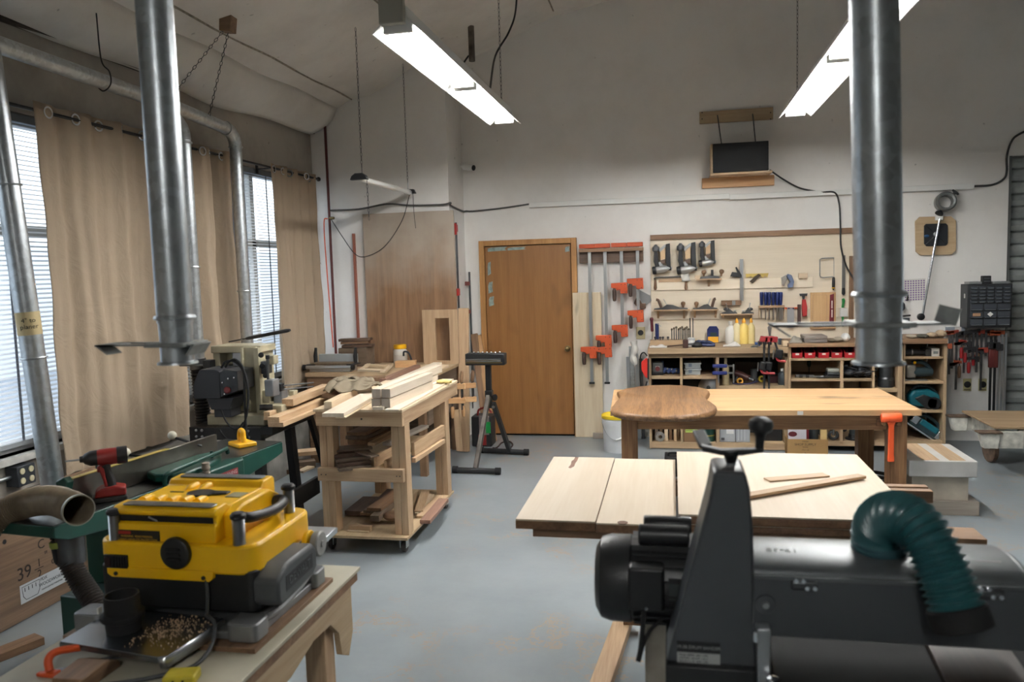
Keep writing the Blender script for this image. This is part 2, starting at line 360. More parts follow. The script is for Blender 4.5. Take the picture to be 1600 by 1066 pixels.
# ceiling: white sheeting sagging between long seams
NB = [-3.6, -3.05, -2.2, -1.1, 0.1, 1.3, 2.5, 3.7, 5.0, 7.2]
def cz(x, y):
    for a, b in zip(NB, NB[1:]):
        if x <= b:
            t = (x-a)/(b-a); s = .06*4*t*(1-t)*(1+.25*math.sin(2.1*y+a*3))
            w = .012*math.sin(5*y+3*x)*math.sin(7*t)
            return zc(x) + .02 - s*(1 if a > -3.4 else .5) + w
    return zc(x)
xs = []
for a, b in zip(NB, NB[1:]): xs += [a+(b-a)*i/8 for i in range(8)]
xs.append(NB[-1])
ceil_o = struct('ceiling', MB().grid(lambda u, v: (xs[round(u*(len(xs)-1))], YF+(YB+.1-YF)*v, cz(xs[round(u*(len(xs)-1))], YF+(YB+.1-YF)*v)), len(xs)-1, 60), CEIL, sharp=80)
SEAM = plain('seam_tape', (150,142,130), .8, noise=.2, scale=30)
for i, x in enumerate(NB[1:-1]):
    struct('trim_%d' % (i+1), MB().path([(x, YF+.1+k*.4, cz(x, YF+.1+k*.4)-.004) for k in range(33)], .008, 6), SEAM)
# loose edge of the sheeting hanging above the windows
def hang(u, v):
    y = YF+.2+(YP-.02-YF-.2)*u; s = .05*math.sin(y*1.7+1)+.03*math.sin(y*4.1)
    top = V((-3.18, y, cz(-3.18, y)-.005)); bot = V((-3.46+.01*math.sin(3*y), y, 3.10+s*.5)); belly = .035*math.sin(PI*v)
    p = top.lerp(bot, v); return p + V((.05*math.sin(PI*v)-.02, 0, -belly))
one('loose_ceiling_sheet', 'loose white insulation sheet sagging along the top of the window wall', 'sheeting', MB().grid(hang, 110, 8), CEIL, solid=.004, sharp=80)
struct('trim_20', MB().box(XL, XL+.05, YF, YP, 3.12, 3.20), plain('rusty_dark', (70,62,54), .7, noise=.3))
# dark split along the top of the projecting wall
# window sills, frames, glass
FRM = plain('window_frame', (196,196,192), .45); GLS = clear('window_glass', (220,232,240), .02, .12)
for i, (a, b) in enumerate(WIN):
    w = bpy.data.objects.new('window_%d' % (i+1), None); COL.objects.link(w); w.location = (XL, (a+b)/2, WZ0); w['kind'] = 'structure'
    f = MB(); x0, x1 = XL-.13, XL-.07
    for y in [a+.03, b-.03] + ([a+1.1, a+2.2] if i == 0 else [a+.8]): f.box(x0, x1, y-.03, y+.03, WZ0, WZ1)
    for z in (WZ0+.03, WZ1-.03, 2.02): f.box(x0, x1, a, b, z-.03, z+.03)
    put('window_frame', f, FRM, w)
    put('window_glass', MB().box(XL-.103, XL-.097, a, b, WZ0, WZ1), GLS, w)
    put('window_sill', MB().box(XL-.2, XL+.05, a-.02, b+.02, WZ0-.035, WZ0), plain('sill_paint', (206,204,198), .6, noise=.15), w)
struct('trim_21', MB().box(XL, XL+.20, YF, YP, 0, .60), plain('concrete_ledge', (132,128,122), .8, noise=.2, scale=6, bump=.3), label='low concrete ledge under the windows')
# street outside
struct('exterior_ground', MB().box(-40, XL-.2, -15, 30, -.4, -.3), plain('asphalt', (150,156,164), .9))
struct('exterior_wall', MB().box(-14.5, -14, -15, 30, -.3, 2.6), plain('facade', (222,227,233), .8))
struct('exterior_wall.001', MB().box(-14.4, -13.9, 4, 7.5, -.3, 4.2), plain('facade_dark', (120,130,142), .8))
wl = bpy.data.worlds.new('world'); SC.world = wl; wl.use_nodes = True
bg = wl.node_tree.nodes['Background']; bg.inputs['Color'].default_value = (.80, .90, 1.0, 1); bg.inputs['Strength'].default_value = 1.25
for a, b in WIN:                                   # sky light enters through the windows
    L_ = bpy.data.lights.new('window_light', 'AREA'); L_.shape = 'RECTANGLE'; L_.size = b-a; L_.size_y = WZ1-WZ0; L_.cycles.is_portal = True
    lo = bpy.data.objects.new('window_light', L_); COL.objects.link(lo); lo.location = (XL-.22, (a+b)/2, (WZ0+WZ1)/2)
    lo.matrix_world = axes(lo.location, (0, 1, 0), (0, 0, 1))@Matrix.Rotation(PI, 4, 'Y') if False else axes(lo.location, (0, -1, 0), (0, 0, 1))
# ---- door in the back wall
DX0, DX1, DZ = -1.885, -1.00, 1.965
dr = bpy.data.objects.new('door_1', None); COL.objects.link(dr); dr.location = ((DX0+DX1)/2, YB, 0); dr['kind'] = 'structure'; dr['label'] = 'worn brown wooden door with strips of old tape'
slab = put('slab', MB().box(DX0, DX1, YB-.035, YB-.002, .02, DZ), wd('doorw', 'z', scale=.8, rough=.4, contrast=.7, knots=.25), dr, bev=.003)
put('gap', MB().box(DX0-.01, DX1+.01, YB-.004, YB-.001, 0, DZ+.012), plain('gap_black', (12,11,10), .9), dr)
f = MB(); fw_ = .055
f.box(DX0-fw_-.006, DX0-.006, YB-.055, YB-.001, 0, DZ+.062).box(DX1+.006, DX1+fw_+.006, YB-.055, YB-.001, 0, DZ+.062).box(DX0-.006, DX1+.006, YB-.055, YB-.001, DZ+.008, DZ+.062)
put('door_frame', f, wood('wood_casing', (186,140,84), (156,108,60), 'z'), dr, bev=.003)
k = at(887, 545, Y=YB-.05)
put('door_knob', MB().lathe([(.030,0),(.030,.006),(.011,.012),(.011,.03),(.024,.038),(.027,.052),(.022,.066),(.008,.072)], (k.x, YB-.035, k.z), (0,-1,0), 20), plain('brass', (120,104,72), .3, 1), dr)
TAPE = plain('torn_tape', (132,150,146), .5, noise=.2, scale=30)
def tapes(lst):
    for x0, y0, x1, y1 in lst:
        a, b, c, d = wr(x0, y0, x1, y1, YB-.037)
        pts = [(a, c), (b, c+(d-c)*.15), (b-(b-a)*.12, c+(d-c)*.5), (b, d), (a+(b-a)*.2, d-(d-c)*.08), (a, d-(d-c)*.35)]
        put('tape_patch', MB().prism(pts, YB-.0375, YB-.0355, 'y'), TAPE, dr)
tapes([(762,386,792,393), (793,386,822,391), (883,385,890,394), (762,409,767,431), (763,440,770,459), (764,463,772,479)])
# ---- roll-up door to the right
a, b, c, d = 3.0, 6.2, 0, 2.62
rd = bpy.data.objects.new('door_2', None); COL.objects.link(rd); rd.location = ((a+b)/2, YB, 0); rd['kind'] = 'structure'; rd['label'] = 'grey roll-up door of broad ribbed slats'
mb = MB(); n = 23; h = d/n
for i in range(n): mb.prism([(YB+.10, i*h), (YB+.075, i*h+.012), (YB+.06, i*h+h*.5), (YB+.075, i*h+h-.012), (YB+.10, i*h+h)], a, b, 'x')
put('curtain_slats', mb, plain('door_grey', (150,154,152), .55, .2, noise=.08), rd)
put('door_jamb', MB().box(a-.001, a+.03, YB+.02, YB+.14, 0, d).box(b-.03, b, YB+.02, YB+.14, 0, d).box(a, b, YB+.05, YB+.2, d-.02, d), plain('jamb_grey', (110,112,110), .6), rd)
struct('wall_back.001', MB().box(a, b, YB+.2, YB+.3, 0, d), plain('jamb_grey', (110,112,110), .6))
# ---- fluorescent light fixtures (two-tube strips with white reflectors), hung on chains
TUBE = glow('lit_tube', (250,250,249), 46.0)
REFL = plain('reflector_white', (240,240,236), .35)
def chain(name, label, p0, p1, group, r=.006, cat='chain'):
    p0, p1 = V(p0), V(p1); n = max(6, int((p1-p0).length/.03)); pts = []; mb = MB(); d = (p1-p0)/n
    u = d.orthogonal().normalized(); w = d.normalized().cross(u)
    for i in range(n):
        a = p0+d*(i-.15); b = p0+d*(i+1.15); s = u if i % 2 else w
        mb.path([a, a.lerp(b, .25)+s*r, a.lerp(b, .75)+s*r, b, a.lerp(b, .75)-s*r, a.lerp(b, .25)-s*r], r*.32, 4, closed=True)
    return one(name, label, cat, mb, DARKST, group)
def fixture(label, x, y0, y1, z, group):
    t = thing('fluorescent_light', label, 'light fixture', (x, (y0+y1)/2, z), 0, group)
    prof = [(x-.125, z-.005), (x-.055, z+.062), (x-.05, z+.115), (x+.05, z+.115), (x+.055, z+.062), (x+.125, z-.005), (x+.118, z-.005), (x+.048, z+.055), (x-.048, z+.055), (x-.118, z-.005)]
    put('reflector', MB().prism(prof, y0, y1, 'y'), REFL, t)
    n = 2; L = (y1-y0)/n
    for j in range(n):
        for sx in (-.045, .045):
            tb = put('tube', MB().cyl((x+sx, y0+j*L+.05, z+.028), (x+sx, y0+(j+1)*L-.05, z+.028), .016, n=12), TUBE, t)
    for yy in (y0+.03, y0+L-.04, y0+L+.04, y1-.03):
        put('lamp_holder', MB().box(x-.072, x+.072, yy-.012, yy+.012, z-.002, z+.056), REFL, t, bev=.003)
    return t
FX_L = fixture('lit two-tube fluorescent strip left of the hall, junction box on its near end', -1.265, 3.70, 6.22, 2.86, 'fluorescent strips')
fixture('lit two-tube fluorescent strip above the long table, partly behind a steel duct', .96, 3.2, 6.72, 2.86, 'fluorescent strips')
fixture('lit two-tube fluorescent strip behind the camera', -.1, -3.6, -1.1, 2.9, 'fluorescent strips')
# ================================================================== left wall, ducts, hanging things
CURT = cloth('curtain_linen', (176,158,137), .12)
GROM = CHROME
def curtain(label, y0, y1, z0, z1, x, folds, amp, ngrom, ph=0.0, gather=None):
    t = thing('curtain', label, 'curtain', (x, (y0+y1)/2, z0), 0, 'tan curtains')
    n = max(80, folds*26)
    def fn(u, v):
        y = y0+(y1-y0)*u; z = z0+(z1-z0)*v
        a = amp*(.75+.5*(1-v))
        w = .62*math.asin(.985*math.sin(2*PI*folds*u+ph))+.3*math.asin(.97*math.sin(2*PI*folds*2.3*u+1.3+ph))
        k = .009*math.sin(9*z+14*y)*math.sin(5*z-6*y)*(1-v*.5)+.004*abs(math.sin(7*z+23*y))*(1-v)
        if gather: y = gather + (y-gather)*(1-.25*math.sin(PI*v)**2)
        return (x + a*w + k, y + .01*math.sin(4*z+9*u), z + .012*math.sin(2*PI*folds*u)*(1-v))
    put('drape', MB().grid(fn, n, 40), CURT, t, solid=.003, sharp=80)
    put('hem', MB().grid(lambda u, v: V(fn(u, v*.02)) + V((.004, 0, 0)), n, 1), CURT, t, sharp=80)
    for i in range(ngrom):
        u = (i+.5)/ngrom; p = V(fn(u, 1)); z = z1-.045; e = .01
        d = (V(fn(min(1, u+e), 1))-V(fn(max(0, u-e), 1))).normalized(); nn = d.cross(V((0, 0, 1)))
        put('grommet', MB().lathe([(.024,-.006),(.034,-.006),(.036,0),(.034,.006),(.024,.006)], (p.x, p.y, z), nn, 18, caps=False), GROM, t)
    return t
curtain('wide tan curtain nearest the camera, hanging beside the leaning duct', 3.79, 5.0, .64, 2.70, -3.36, 4, .028, 6, .4)
curtain('narrow tan curtain between the two windows, gathered and half in shade', 5.10, 5.68, .68, 2.69, -3.36, 2, .05, 4, 2.2)
curtain('tan curtain in the corner next to the white projecting wall', 6.36, 7.24, .72, 2.69, -3.36, 4, .035, 6, 1.0)
rod = thing('curtain_rod', 'thin black curtain rod above the windows with end finial in the corner', 'curtain rod', (-3.36, 5.5, 2.70))
put('rod', MB().cyl((-3.36, 2.4, 2.655), (-3.36, 7.33, 2.655), .010, n=12), BLACKM, rod)
put('finial', MB().ball((-3.36, 7.335, 2.655), .022, 12), BLACKM, rod)
for y in (3.6, 5.25, 6.4): put('bracket', MB().beam((-3.5, y, 2.65), (-3.36, y, 2.65), .02, .008).box(-3.5, -3.49, y-.015, y+.015, 2.61, 2.69), BLACKM, rod)
# venetian blinds
SLAT = cloth('blind_slat', (236,238,240), .35)
def blind(label, y0, y1, cuts):
    t = thing('venetian_blind', label, 'blind', (XL-.035, (y0+y1)/2, WZ0), 0, 'venetian blinds')
    mb = MB(); z = WZ0+.07; a = math.radians(24); w = .0125
    while z < WZ1-.06:
        for (ya, yb) in cuts:
            dx, dz = w*math.cos(a), w*math.sin(a)
            mb._add([(XL-.035-dx, ya, z+dz), (XL-.035+dx, ya, z-dz), (XL-.035+dx, yb, z-dz), (XL-.035-dx, yb, z+dz)], [(0,1,2,3)])
        z += .0265
    put('slats', mb, SLAT, t, label='white slats')
    for (ya, yb) in cuts:
        put('headrail', MB().box(XL-.055, XL-.015, ya, yb, WZ1-.05, WZ1-.005), plain('headrail_grey', (120,126,132), .5), t)
        put('bottom_rail', MB().box(XL-.05, XL-.02, ya, yb, WZ0+.035, WZ0+.06), plain('rail_grey', (150,154,158), .45), t)
        m = MB()
        for y in (ya+.18, (ya+yb)/2, yb-.18):
            m.box(XL-.0255, XL-.0245, y-.009, y+.009, WZ0+.05, WZ1-.05)
        put('ladder_tape', m, plain('tape_grey', (96,104,116), .7), t)
blind('white venetian blind behind the leaning steel duct', 2.12, 5.30, [(2.12, 3.16), (3.18, 4.26), (4.28, 5.30)])
blind('white venetian blind of the farther window beside the window duct', 5.64, 7.34, [(5.64, 6.40), (6.42, 7.34)])
# ---- galvanised pipes along the windows
def ring(p, d, r, w=.006): return MB().lathe([(r, -w), (r+.007, -w), (r+.009, 0), (r+.007, w), (r, w)], p, d, 20, caps=False)
r = .052
A0, A1 = at(-6, 165, X=-3.06), at(83, 760, X=-2.98)
t = thing('steel_duct', 'leaning galvanised duct at the left edge with a paper label, in front of the blind', 'duct', A1)
put('pipe', MB().cyl(A0+(A0-A1)*.15, A1-(A0-A1)*.08, r, n=28), GALV, t)
p = at(39, 506, X=-3.02); d = (A0-A1).normalized(); q = A1 + d*((p-A1).dot(d))
put('paper_label', MB().lathe([(r+.001, -.055), (r+.001, .055)], q, d, 28, caps=False), plain('label_tan', (206,186,140), .7), t)
vx = (V((0,0,CAMH))-q); vx = (vx - d*vx.dot(d)).normalized(); sx = d.cross(vx)
text('lettering', '4" to\nplaner', plain('ink', (40,38,36), .8), axes(q+vx*(r+.002), sx, d), .03, t)
for k in (.35, .8): put('seam_ring', ring(A1+(A0-A1)*k, d, r, .004), GALV, t)
HX = -3.2; r2 = .044
def hz(y): return 2.885 - .02*(y-3.4) if y < 4.8 else 2.857-.06*(y-4.8)
t = thing('steel_duct', 'galvanised duct running along the wall above the curtains and elbowing down at the far window', 'duct', (HX, 5.56, 1.1))
y0 = 5.44
pts = [V((HX, y, hz(y))) for y in (1.4, 3.0, 4.2, 4.8, y0)]
el = [V((HX, y0 + .12*math.sin(a), hz(y0)-.12+.12*math.cos(a))) for a in [PI/2*i/6 for i in range(1, 7)]]
put('horizontal_pipe', MB().path(pts, r2, 24), GALV, t)
put('elbow', MB().path([pts[-1]]+el, r2+.002, 24), GALV, t)
e = el[-1]
put('drop_pipe', MB().cyl(e, (HX, e.y, 1.0), r2, n=24), GALV, t)
for p, dd in ((pts[-1], (0,1,0)), (e, (0,0,1)), (V((HX, e.y, 1.62)), (0,0,1))): put('joint_ring', ring(p, dd, r2), GALV, t)
t = thing('steel_duct', 'galvanised drop duct with a small blast gate and black hose, behind the big hanging duct', 'duct', (-3.08, 4.72, .45))
PX, PY = -3.08, 4.72
put('drop_pipe', MB().cyl((PX, PY, 2.62), (PX, PY, 1.10), r2, n=24), GALV, t)
put('elbow', MB().path([(PX, PY, 2.62)] + [V((PX-.12+.12*math.cos(a), PY, 2.62+.16*math.sin(a))) for a in [PI/2*i/6 for i in range(1, 7)]], r2+.002, 24), GALV, t)
put('joint_ring', ring((PX, PY, 2.60), (0,0,1), r2), GALV, t); put('joint_ring', ring((PX, PY, 1.80), (0,0,1), r2), GALV, t)
put('blast_gate', MB().box(PX-.09, PX+.14, PY-.07, PY+.07, 1.155, 1.163).cyl((PX, PY, 1.13), (PX, PY, 1.20), r2+.008, n=24), DARKST, t)
def hose(path, r, pitch=.018, amp=.004, n=20):
    pts = smooth(path, 10); L = sum((b-a).length for a, b in zip(pts, pts[1:])); N = int(L/pitch)*4
    # resample evenly
    cum = [0]
    for a, b in zip(pts, pts[1:]): cum.append(cum[-1]+(b-a).length)
    out = []; rr = []; j = 0
    for i in range(N+1):
        s = L*i/N
        while j < len(cum)-2 and cum[j+1] < s: j += 1
        f = (s-cum[j])/max(1e-9, cum[j+1]-cum[j]); out.append(pts[j].lerp(pts[j+1], f)); rr.append(r + amp*(1, -.35, -1, -.35)[i % 4])
    return MB().path(out, rr, n, caps=False)
HOSEB = plain('hose_black', (30,29,30), .45)
put('hose', hose([(PX, PY, 1.13), (PX+.01, PY, .9), (PX+.02, PY-.01, .65), (PX+.03, PY-.05, .35)], .05, .02, .004), HOSEB, t, label='black ribbed hose')
# ---- the two big hanging ducts with blast gates
GATE = plain('gate_alu', (150,152,150), .6, .6, noise=.1, scale=30)
def big_duct(label, px, pyl, Y, r, tongue, back, ztop, lean=0, k=1):
    c = at(px, pyl, Y=Y); z0 = c.z; x, y = c.x, Y
    t = thing('steel_duct', label, 'duct', (x, y, z0))
    put('pipe', MB().cyl((x, y, z0+.105*k), (x+lean*(ztop-z0), y, ztop), r, n=40), GALV, t)
    put('collar', MB().lathe([(r-.004, .05), (r-.002, .112*k), (r+.006, .112*k+.002), (r+.008, .112*k+.006), (r+.005, .112*k+.012), (r-.001, .112*k+.014)], (x, y, z0), (0,0,1), 40, caps=False), GALV, t)
    put('lower_collar', MB().lathe([(r-.003, .045*k*k), (r-.003, .006), (r+.005, .003), (r+.006, -.002), (r-.004, -.003), (r-.006, .045*k*k)], (x, y, z0), (0,0,1), 40, caps=False), GALV, t)
    zg = z0+(.05 if k == 1 else .086); s = 1 if tongue > 0 else -1
    put('gate_body', MB().box(x-r-.012, x+r+.012, y-r-.012, y+r+.012, zg-.005, zg+.005), GATE, t, bev=.002)
    tl = x+tongue; bl = x-s*back
    # sliding blade with a round cut-out and a bent lip
    m = MB(); m.box(min(x, tl), max(x, tl), y-r*.95, y-r*.62, zg-.002, zg+.002).box(min(x, tl), max(x, tl), y+r*.62, y+r*.95, zg-.002, zg+.002).box(tl-s*.055, tl, y-r*.95, y+r*.95, zg-.002, zg+.002)
    put('gate_blade', m, GATE, t)
    put('blade_lip', MB().prism([(tl, zg+.002), (tl-s*.0, zg), (tl-s*.035, zg-.024), (tl-s*.038, zg-.022), (tl-s*.004, zg+.002)], y-r*.95, y+r*.3, 'y'), GATE, t)
    put('back_plate', MB().box(min(bl, x-s*r), max(bl, x-s*r), y-r*.9, y+r*.5, zg-.002, zg+.002), GATE, t)
    put('back_lip', MB().prism([(bl, zg), (bl+s*.004, zg+.002), (bl-s*.004+s*.03, zg-.026), (bl+s*.022, zg-.028)], y-r*.9, y+r*.9, 'y') if back < .1 else MB().beam((bl+s*.01, y-r*.5, zg), (bl, y-r*.5, zg+.035), r*.9, .002, up=(0, 1, 0)), GATE, t)
    return t
big_duct('large galvanised duct with a blast gate, hanging before the wide tan curtain', 278, 567, 1.85, .0445, -.21, .075, 3.9)
big_duct('large galvanised duct with a blast gate, hanging before the plywood tool board', 1372, 567, 1.85, .0495, -.225, .135, 4.55, -.026, 1.28)
# hanging wires and chains
def wire(name, label, pts, r=.003, mat=None, cat='wire', group=None, k=8, n=6, **kw): return one(name, label, cat, MB().path(smooth(pts, k) if len(pts) > 2 else pts, r, n), mat or BLACKM, group, **kw)
h = at(352, 44, Y=5.0)
one('ceiling_hook', 'small rusty wooden block at the ceiling that holds two pipe chains', 'hook', MB().prism([(h.x-.03, h.z-.02), (h.x+.05, h.z-.03), (h.x+.07, h.z+.12), (h.x-.02, h.z+.12)], 4.97, 5.05, 'y'), wd('brown'), bev=.003)
chain('chain', 'taut chain from the ceiling block down to the duct elbow', h, (HX+.03, 4.75, 2.90), 'pipe chains', .007)
chain('chain', 'slack chain from the ceiling block down to the duct above the narrow curtain', h+V((.012, .02, -.01)), (HX+.02, 5.18, 2.83), 'pipe chains', .007)
p = at(154, 70, X=HX)
wire('hanging_wire', 'black wire looped round the duct above the wide curtain', [(HX, p.y, cz(HX, p.y)-.12), (HX+.01, p.y, 2.99), (HX+.05, p.y+.01, 2.92), (HX+.052, p.y+.01, 2.85), (HX, p.y+.01, 2.815), (HX-.05, p.y+.01, 2.86)], .004)
# outlet box
o = at(42, 742, X=-3.42)
t = thing('outlet_box', 'dark double outlet box under the first window sill', 'outlet', (-3.44, o.y, o.z-.05))
put('box', MB().box(-3.498, -3.42, o.y-.06, o.y+.06, o.z-.055, o.z+.055), plain('outlet_dark', (70,74,80), .4, .5), t, bev=.004)
for dy in (-.03, .03):
    for dz in (-.026, .026): put('receptacle', MB().lathe([(.017, 0), (.017, .004), (.015, .006)], (-3.42, o.y+dy, o.z+dz), (1, 0, 0), 14), plain('receptacle_ivory', (200,192,160), .5), t)
put('conduit', MB().cyl((-3.47, o.y-.06, o.z), (-3.47, 1.6, o.z), .012, n=10), ALU, t)
# ---- corner by the projecting wall
one('standpipe', 'dark red vertical pipe in the corner beside the last curtain', 'pipe', MB().cyl((-3.325, 7.465, 0.05), (-3.325, 7.465, 3.27), .013, n=12), plain('red_oxide', (92,40,36), .5))
a, b = at(552, 365, Y=7.47), at(561, 522, Y=7.47)
one('strip', 'slim orange-red strip standing upright against the white wall left of the plywood sheet', 'strip', MB().box(a.x-.010, a.x+.010, 7.46, 7.497, 0.0, a.z), plain('orange_strip', (150,88,70), .6), bev=.002)
pl = at(508, 342, Y=7.48)
one('cord_outlet', 'small brass cord outlet on the corner pipe', 'outlet', MB().lathe([(.014,0),(.016,.02),(.012,.05),(.004,.055)], (-3.31, 7.44, pl.z), (1,-.2,0), 12), plain('brass', (120,104,72), .3, 1))
wire('extension_lead', 'thin orange cord hanging down the corner pipe', [(-3.33, 7.43, pl.z), (-3.37, 7.43, pl.z-.06), (-3.365, 7.44, pl.z-.6), (-3.34, 7.44, 1.0)], .006, ORANGE, cat='cord')
S_ = lambda px, py, Y=7.47: at(px, py, Y=Y)
wire('wall_cable', 'grey cable stapled across the projecting wall towards the raceway', [S_(515,329), S_(560,327), S_(604,319), S_(640,321), S_(690,320), S_(704,317), (XP+.012, 7.52, 2.36), (XP+.012, 7.95, 2.335), (XP+.03, 8.045, 2.34), S_(740,330,8.045), S_(780,326,8.045), S_(828,319,8.045)], .009, plain('cable_grey', (84,84,82), .6), cat='cable')
# big plywood sheet on the projecting wall
def plymat():
    m = wood('old_ply', (158,122,90), (116,88,64), 'z', scale=.8, knots=.5, rough=.6); nt = m.node_tree; L = nt.links.new; b = nt.nodes['Principled BSDF']
    src = b.inputs['Base Color'].links[0].from_socket
    tc = nd(nt, 'ShaderNodeTexCoord'); n = nd(nt, 'ShaderNodeTexNoise'); n.inputs['Scale'].default_value = 1.1; n.inputs['Detail'].default_value = 7
    sp = nd(nt, 'ShaderNodeSeparateXYZ'); L(tc.outputs['Object'], n.inputs['Vector']); L(tc.outputs['Object'], sp.inputs[0])
    md = nd(nt, 'ShaderNodeMath', operation='MULTIPLY_ADD'); md.inputs[1].default_value = .26; L(sp.outputs['Z'], md.inputs[0]); L(n.outputs['Fac'], md.inputs[2])
    r = nd(nt, 'ShaderNodeValToRGB'); r.color_ramp.elements[0].position = .50; r.color_ramp.elements[1].position = .68; m6 = nd(nt, 'ShaderNodeMath', operation='MULTIPLY'); m6.inputs[1].default_value = .6; L(md.outputs[0], m6.inputs[0]); L(m6.outputs[0], r.inputs['Fac'])
    mi = nd(nt, 'ShaderNodeMixRGB'); mi.inputs['Color2'].default_value = lin((176,164,150)); L(r.outputs[0], mi.inputs['Fac']); L(src, mi.inputs['Color1']); L(mi.outputs[0], b.inputs['Base Color'])
    return m
a, b = at(566, 335, Y=7.46), at(708, 322, Y=7.46)
one('plywood_sheet', 'large worn brown plywood sheet fixed upright on the projecting wall', 'plywood', MB().box(a.x, b.x+.0, 7.462, 7.48, .0, 2.31), plymat(), bev=.002)
# pipe clamps on the edge
def pipeclamp(label, x, y, z0, z1, tilt=0, mat=RED):
    t = thing('pipe_clamp', label, 'clamp', (x, y, z0), 0, 'pipe clamps by the corner')
    put('pipe', MB().cyl((x+tilt, y, z0), (x, y, z1), .011, n=10), DARKST, t)
    put('fixed_jaw', MB().box(x-.016, x+.016, y-.07, y+.014, z1-.09, z1-.02).box(x-.02, x+.02, y-.075, y-.03, z1-.12, z1-.01), mat, t, bev=.004)
    zz = z0+(z1-z0)*.45
    put('sliding_jaw', MB().box(x+tilt*.5-.016, x+tilt*.5+.016, y-.07, y+.014, zz, zz+.07), mat, t, bev=.004)
    put('screw_handle', MB().cyl((x-.05, y-.03, z1-.04), (x-.05, y-.03, z1+.05), .006, n=8).cyl((x-.07, y-.03, z1+.04), (x-.03, y-.03, z1+.04), .005, n=8), DARKST, t)
pipeclamp('red pipe clamp upright on the corner edge of the projecting wall', XP+.03, 7.62, .9, 2.2)
c = at(732, 425, Y=8.0)
t = thing('sash_clamp', 'long rusty bar clamp hanging on the wall just left of the door', 'clamp', (c.x, 8.0, .3))
put('bar', MB().box(c.x-.008, c.x+.008, 8.02, 8.045, .35, c.z), DARKST, t)
put('jaw', MB().box(c.x-.07, c.x+.006, 8.0, 8.03, c.z-.14, c.z-.10), plain('rust_red', (124,66,60), .6), t, bev=.004)
put('lower_jaw', MB().box(c.x-.07, c.x+.006, 8.0, 8.03, c.z-.43, c.z-.39), plain('rust_red', (124,66,60), .6), t, bev=.004)
put('screw', MB().path(smooth([(c.x-.055, 8.01, c.z-.44), (c.x-.07, 8.01, c.z-.30), (c.x-.06, 8.01, c.z-.14), (c.x-.03, 8.01, c.z-.10)], 5), .006, 8), plain('rust_red', (124,66,60), .6), t)
# bullet security camera on the return of the corner
q = at(729, 264, Y=7.97)
t = thing('security_camera', 'small white bullet security camera by the corner above the door', 'camera', q)
put('mount', MB().lathe([(.03,0),(.03,.012),(.012,.016),(.01,.06)], (XP+.002, 7.93, q.z+.02), (1,0,0), 16), WHITE, t)
put('housing', MB().cyl((XP+.05, 7.93, q.z+.015), (XP+.16, 7.88, q.z-.005), .030, n=18), WHITE, t)
put('lens_face', MB().lathe([(.027,0),(.027,.008),(.012,.008),(.010,.004)], (XP+.16, 7.88, q.z-.005), (.11,-.05,-.02), 18), BLACK, t)
# ---- unlit hanging strip light
LX, LY0, LY1, LZ = -2.44, 6.10, 7.34, 2.485
HL = t = thing('hanging_light', 'unlit slim strip light with black end caps hung on chains before the projecting wall', 'light fixture', (LX, (LY0+LY1)/2, LZ))
put('tube', MB().cyl((LX, LY0, LZ), (LX, LY1, LZ), .024, n=16), plain('unlit_tube', (226,226,222), .35), t)
put('end_cap', MB().prism([(LX-.075, LZ-.012), (LX+.075, LZ-.012), (LX+.06, LZ+.02), (LX+.03, LZ+.04), (LX-.03, LZ+.04), (LX-.06, LZ+.02)], LY0-.035, LY0+.01, 'y'), BLACK, t, bev=.006)
put('end_cap', MB().prism([(LX-.06, LZ-.012), (LX+.06, LZ-.012), (LX+.04, LZ+.03), (LX-.04, LZ+.03)], LY1-.01, LY1+.03, 'y'), BLACK, t, bev=.006)
put('hanger_wire', MB().path([(LX, LY0+.05, LZ+.025), (LX, LY0+.05, LZ+.09)], .003, 5), DARKST, t)
put('hanger_wire', MB().path([(LX, LY1-.05, LZ+.025), (LX, LY1-.05, LZ+.09)], .003, 5), DARKST, t)
chain('chain', 'near chain of the unlit strip light', (LX, LY0+.05, LZ+.09), (LX, LY0+.05, cz(LX, LY0)-.01), 'light chains')
chain('chain', 'far chain of the unlit strip light', (LX, LY1-.05, LZ+.09), (LX, LY1-.05, cz(LX, LY1)-.01), 'light chains')
chain('chain', 'loose chain end dangling below the near end of the unlit strip light', (LX+.05, LY0+.02, LZ-.015), (LX+.055, LY0+.02, LZ-.33), 'light chains')
adopt(wire('pull_cord', 'thin pull cord dangling below the far end of the unlit strip light', [(LX+.03, LY1, LZ-.015), (LX+.035, LY1, LZ-.2), (LX+.045, LY1, LZ-.34)], .003, cat='cord'), HL)
adopt(wire('lamp_cord', 'black lamp cord drooping from the unlit strip light to the corner outlet', [(LX-.01, LY1+.02, LZ-.02), S_(628,345,7.40), S_(602,384,7.44), S_(575,400,7.44), S_(556,398,7.44), S_(535,370,7.44), S_(517,342,7.44)], .004, cat='cord'), HL)
for x, y0, y1, who in ((-1.265, 3.70, 6.22, 'left lit strip'), (.96, 3.2, 6.72, 'right lit strip')):
    for y, w in ((y0+.12, 'near'), (y1-.12, 'far')):
        if who[0] == 'r' and w == 'near': continue
        chain('chain', w+' chain of the '+who, (x, y, 2.86+.115), (x, y, cz(x, y)-.01), 'light chains')
x = -1.265
t = thing('junction_box', 'beige metal junction box on the near end of the left lit strip', 'junction box', (x, 3.72, 2.92))
put('box', MB().box(x-.07, x+.05, 3.655, 3.70, 2.885, 3.005), plain('jbox_beige', (164,160,148), .5), t, bev=.006)
put('clamp_fitting', MB().cyl((x, 3.68, 3.005), (x, 3.68, 3.035), .015, n=12), STEEL, t)
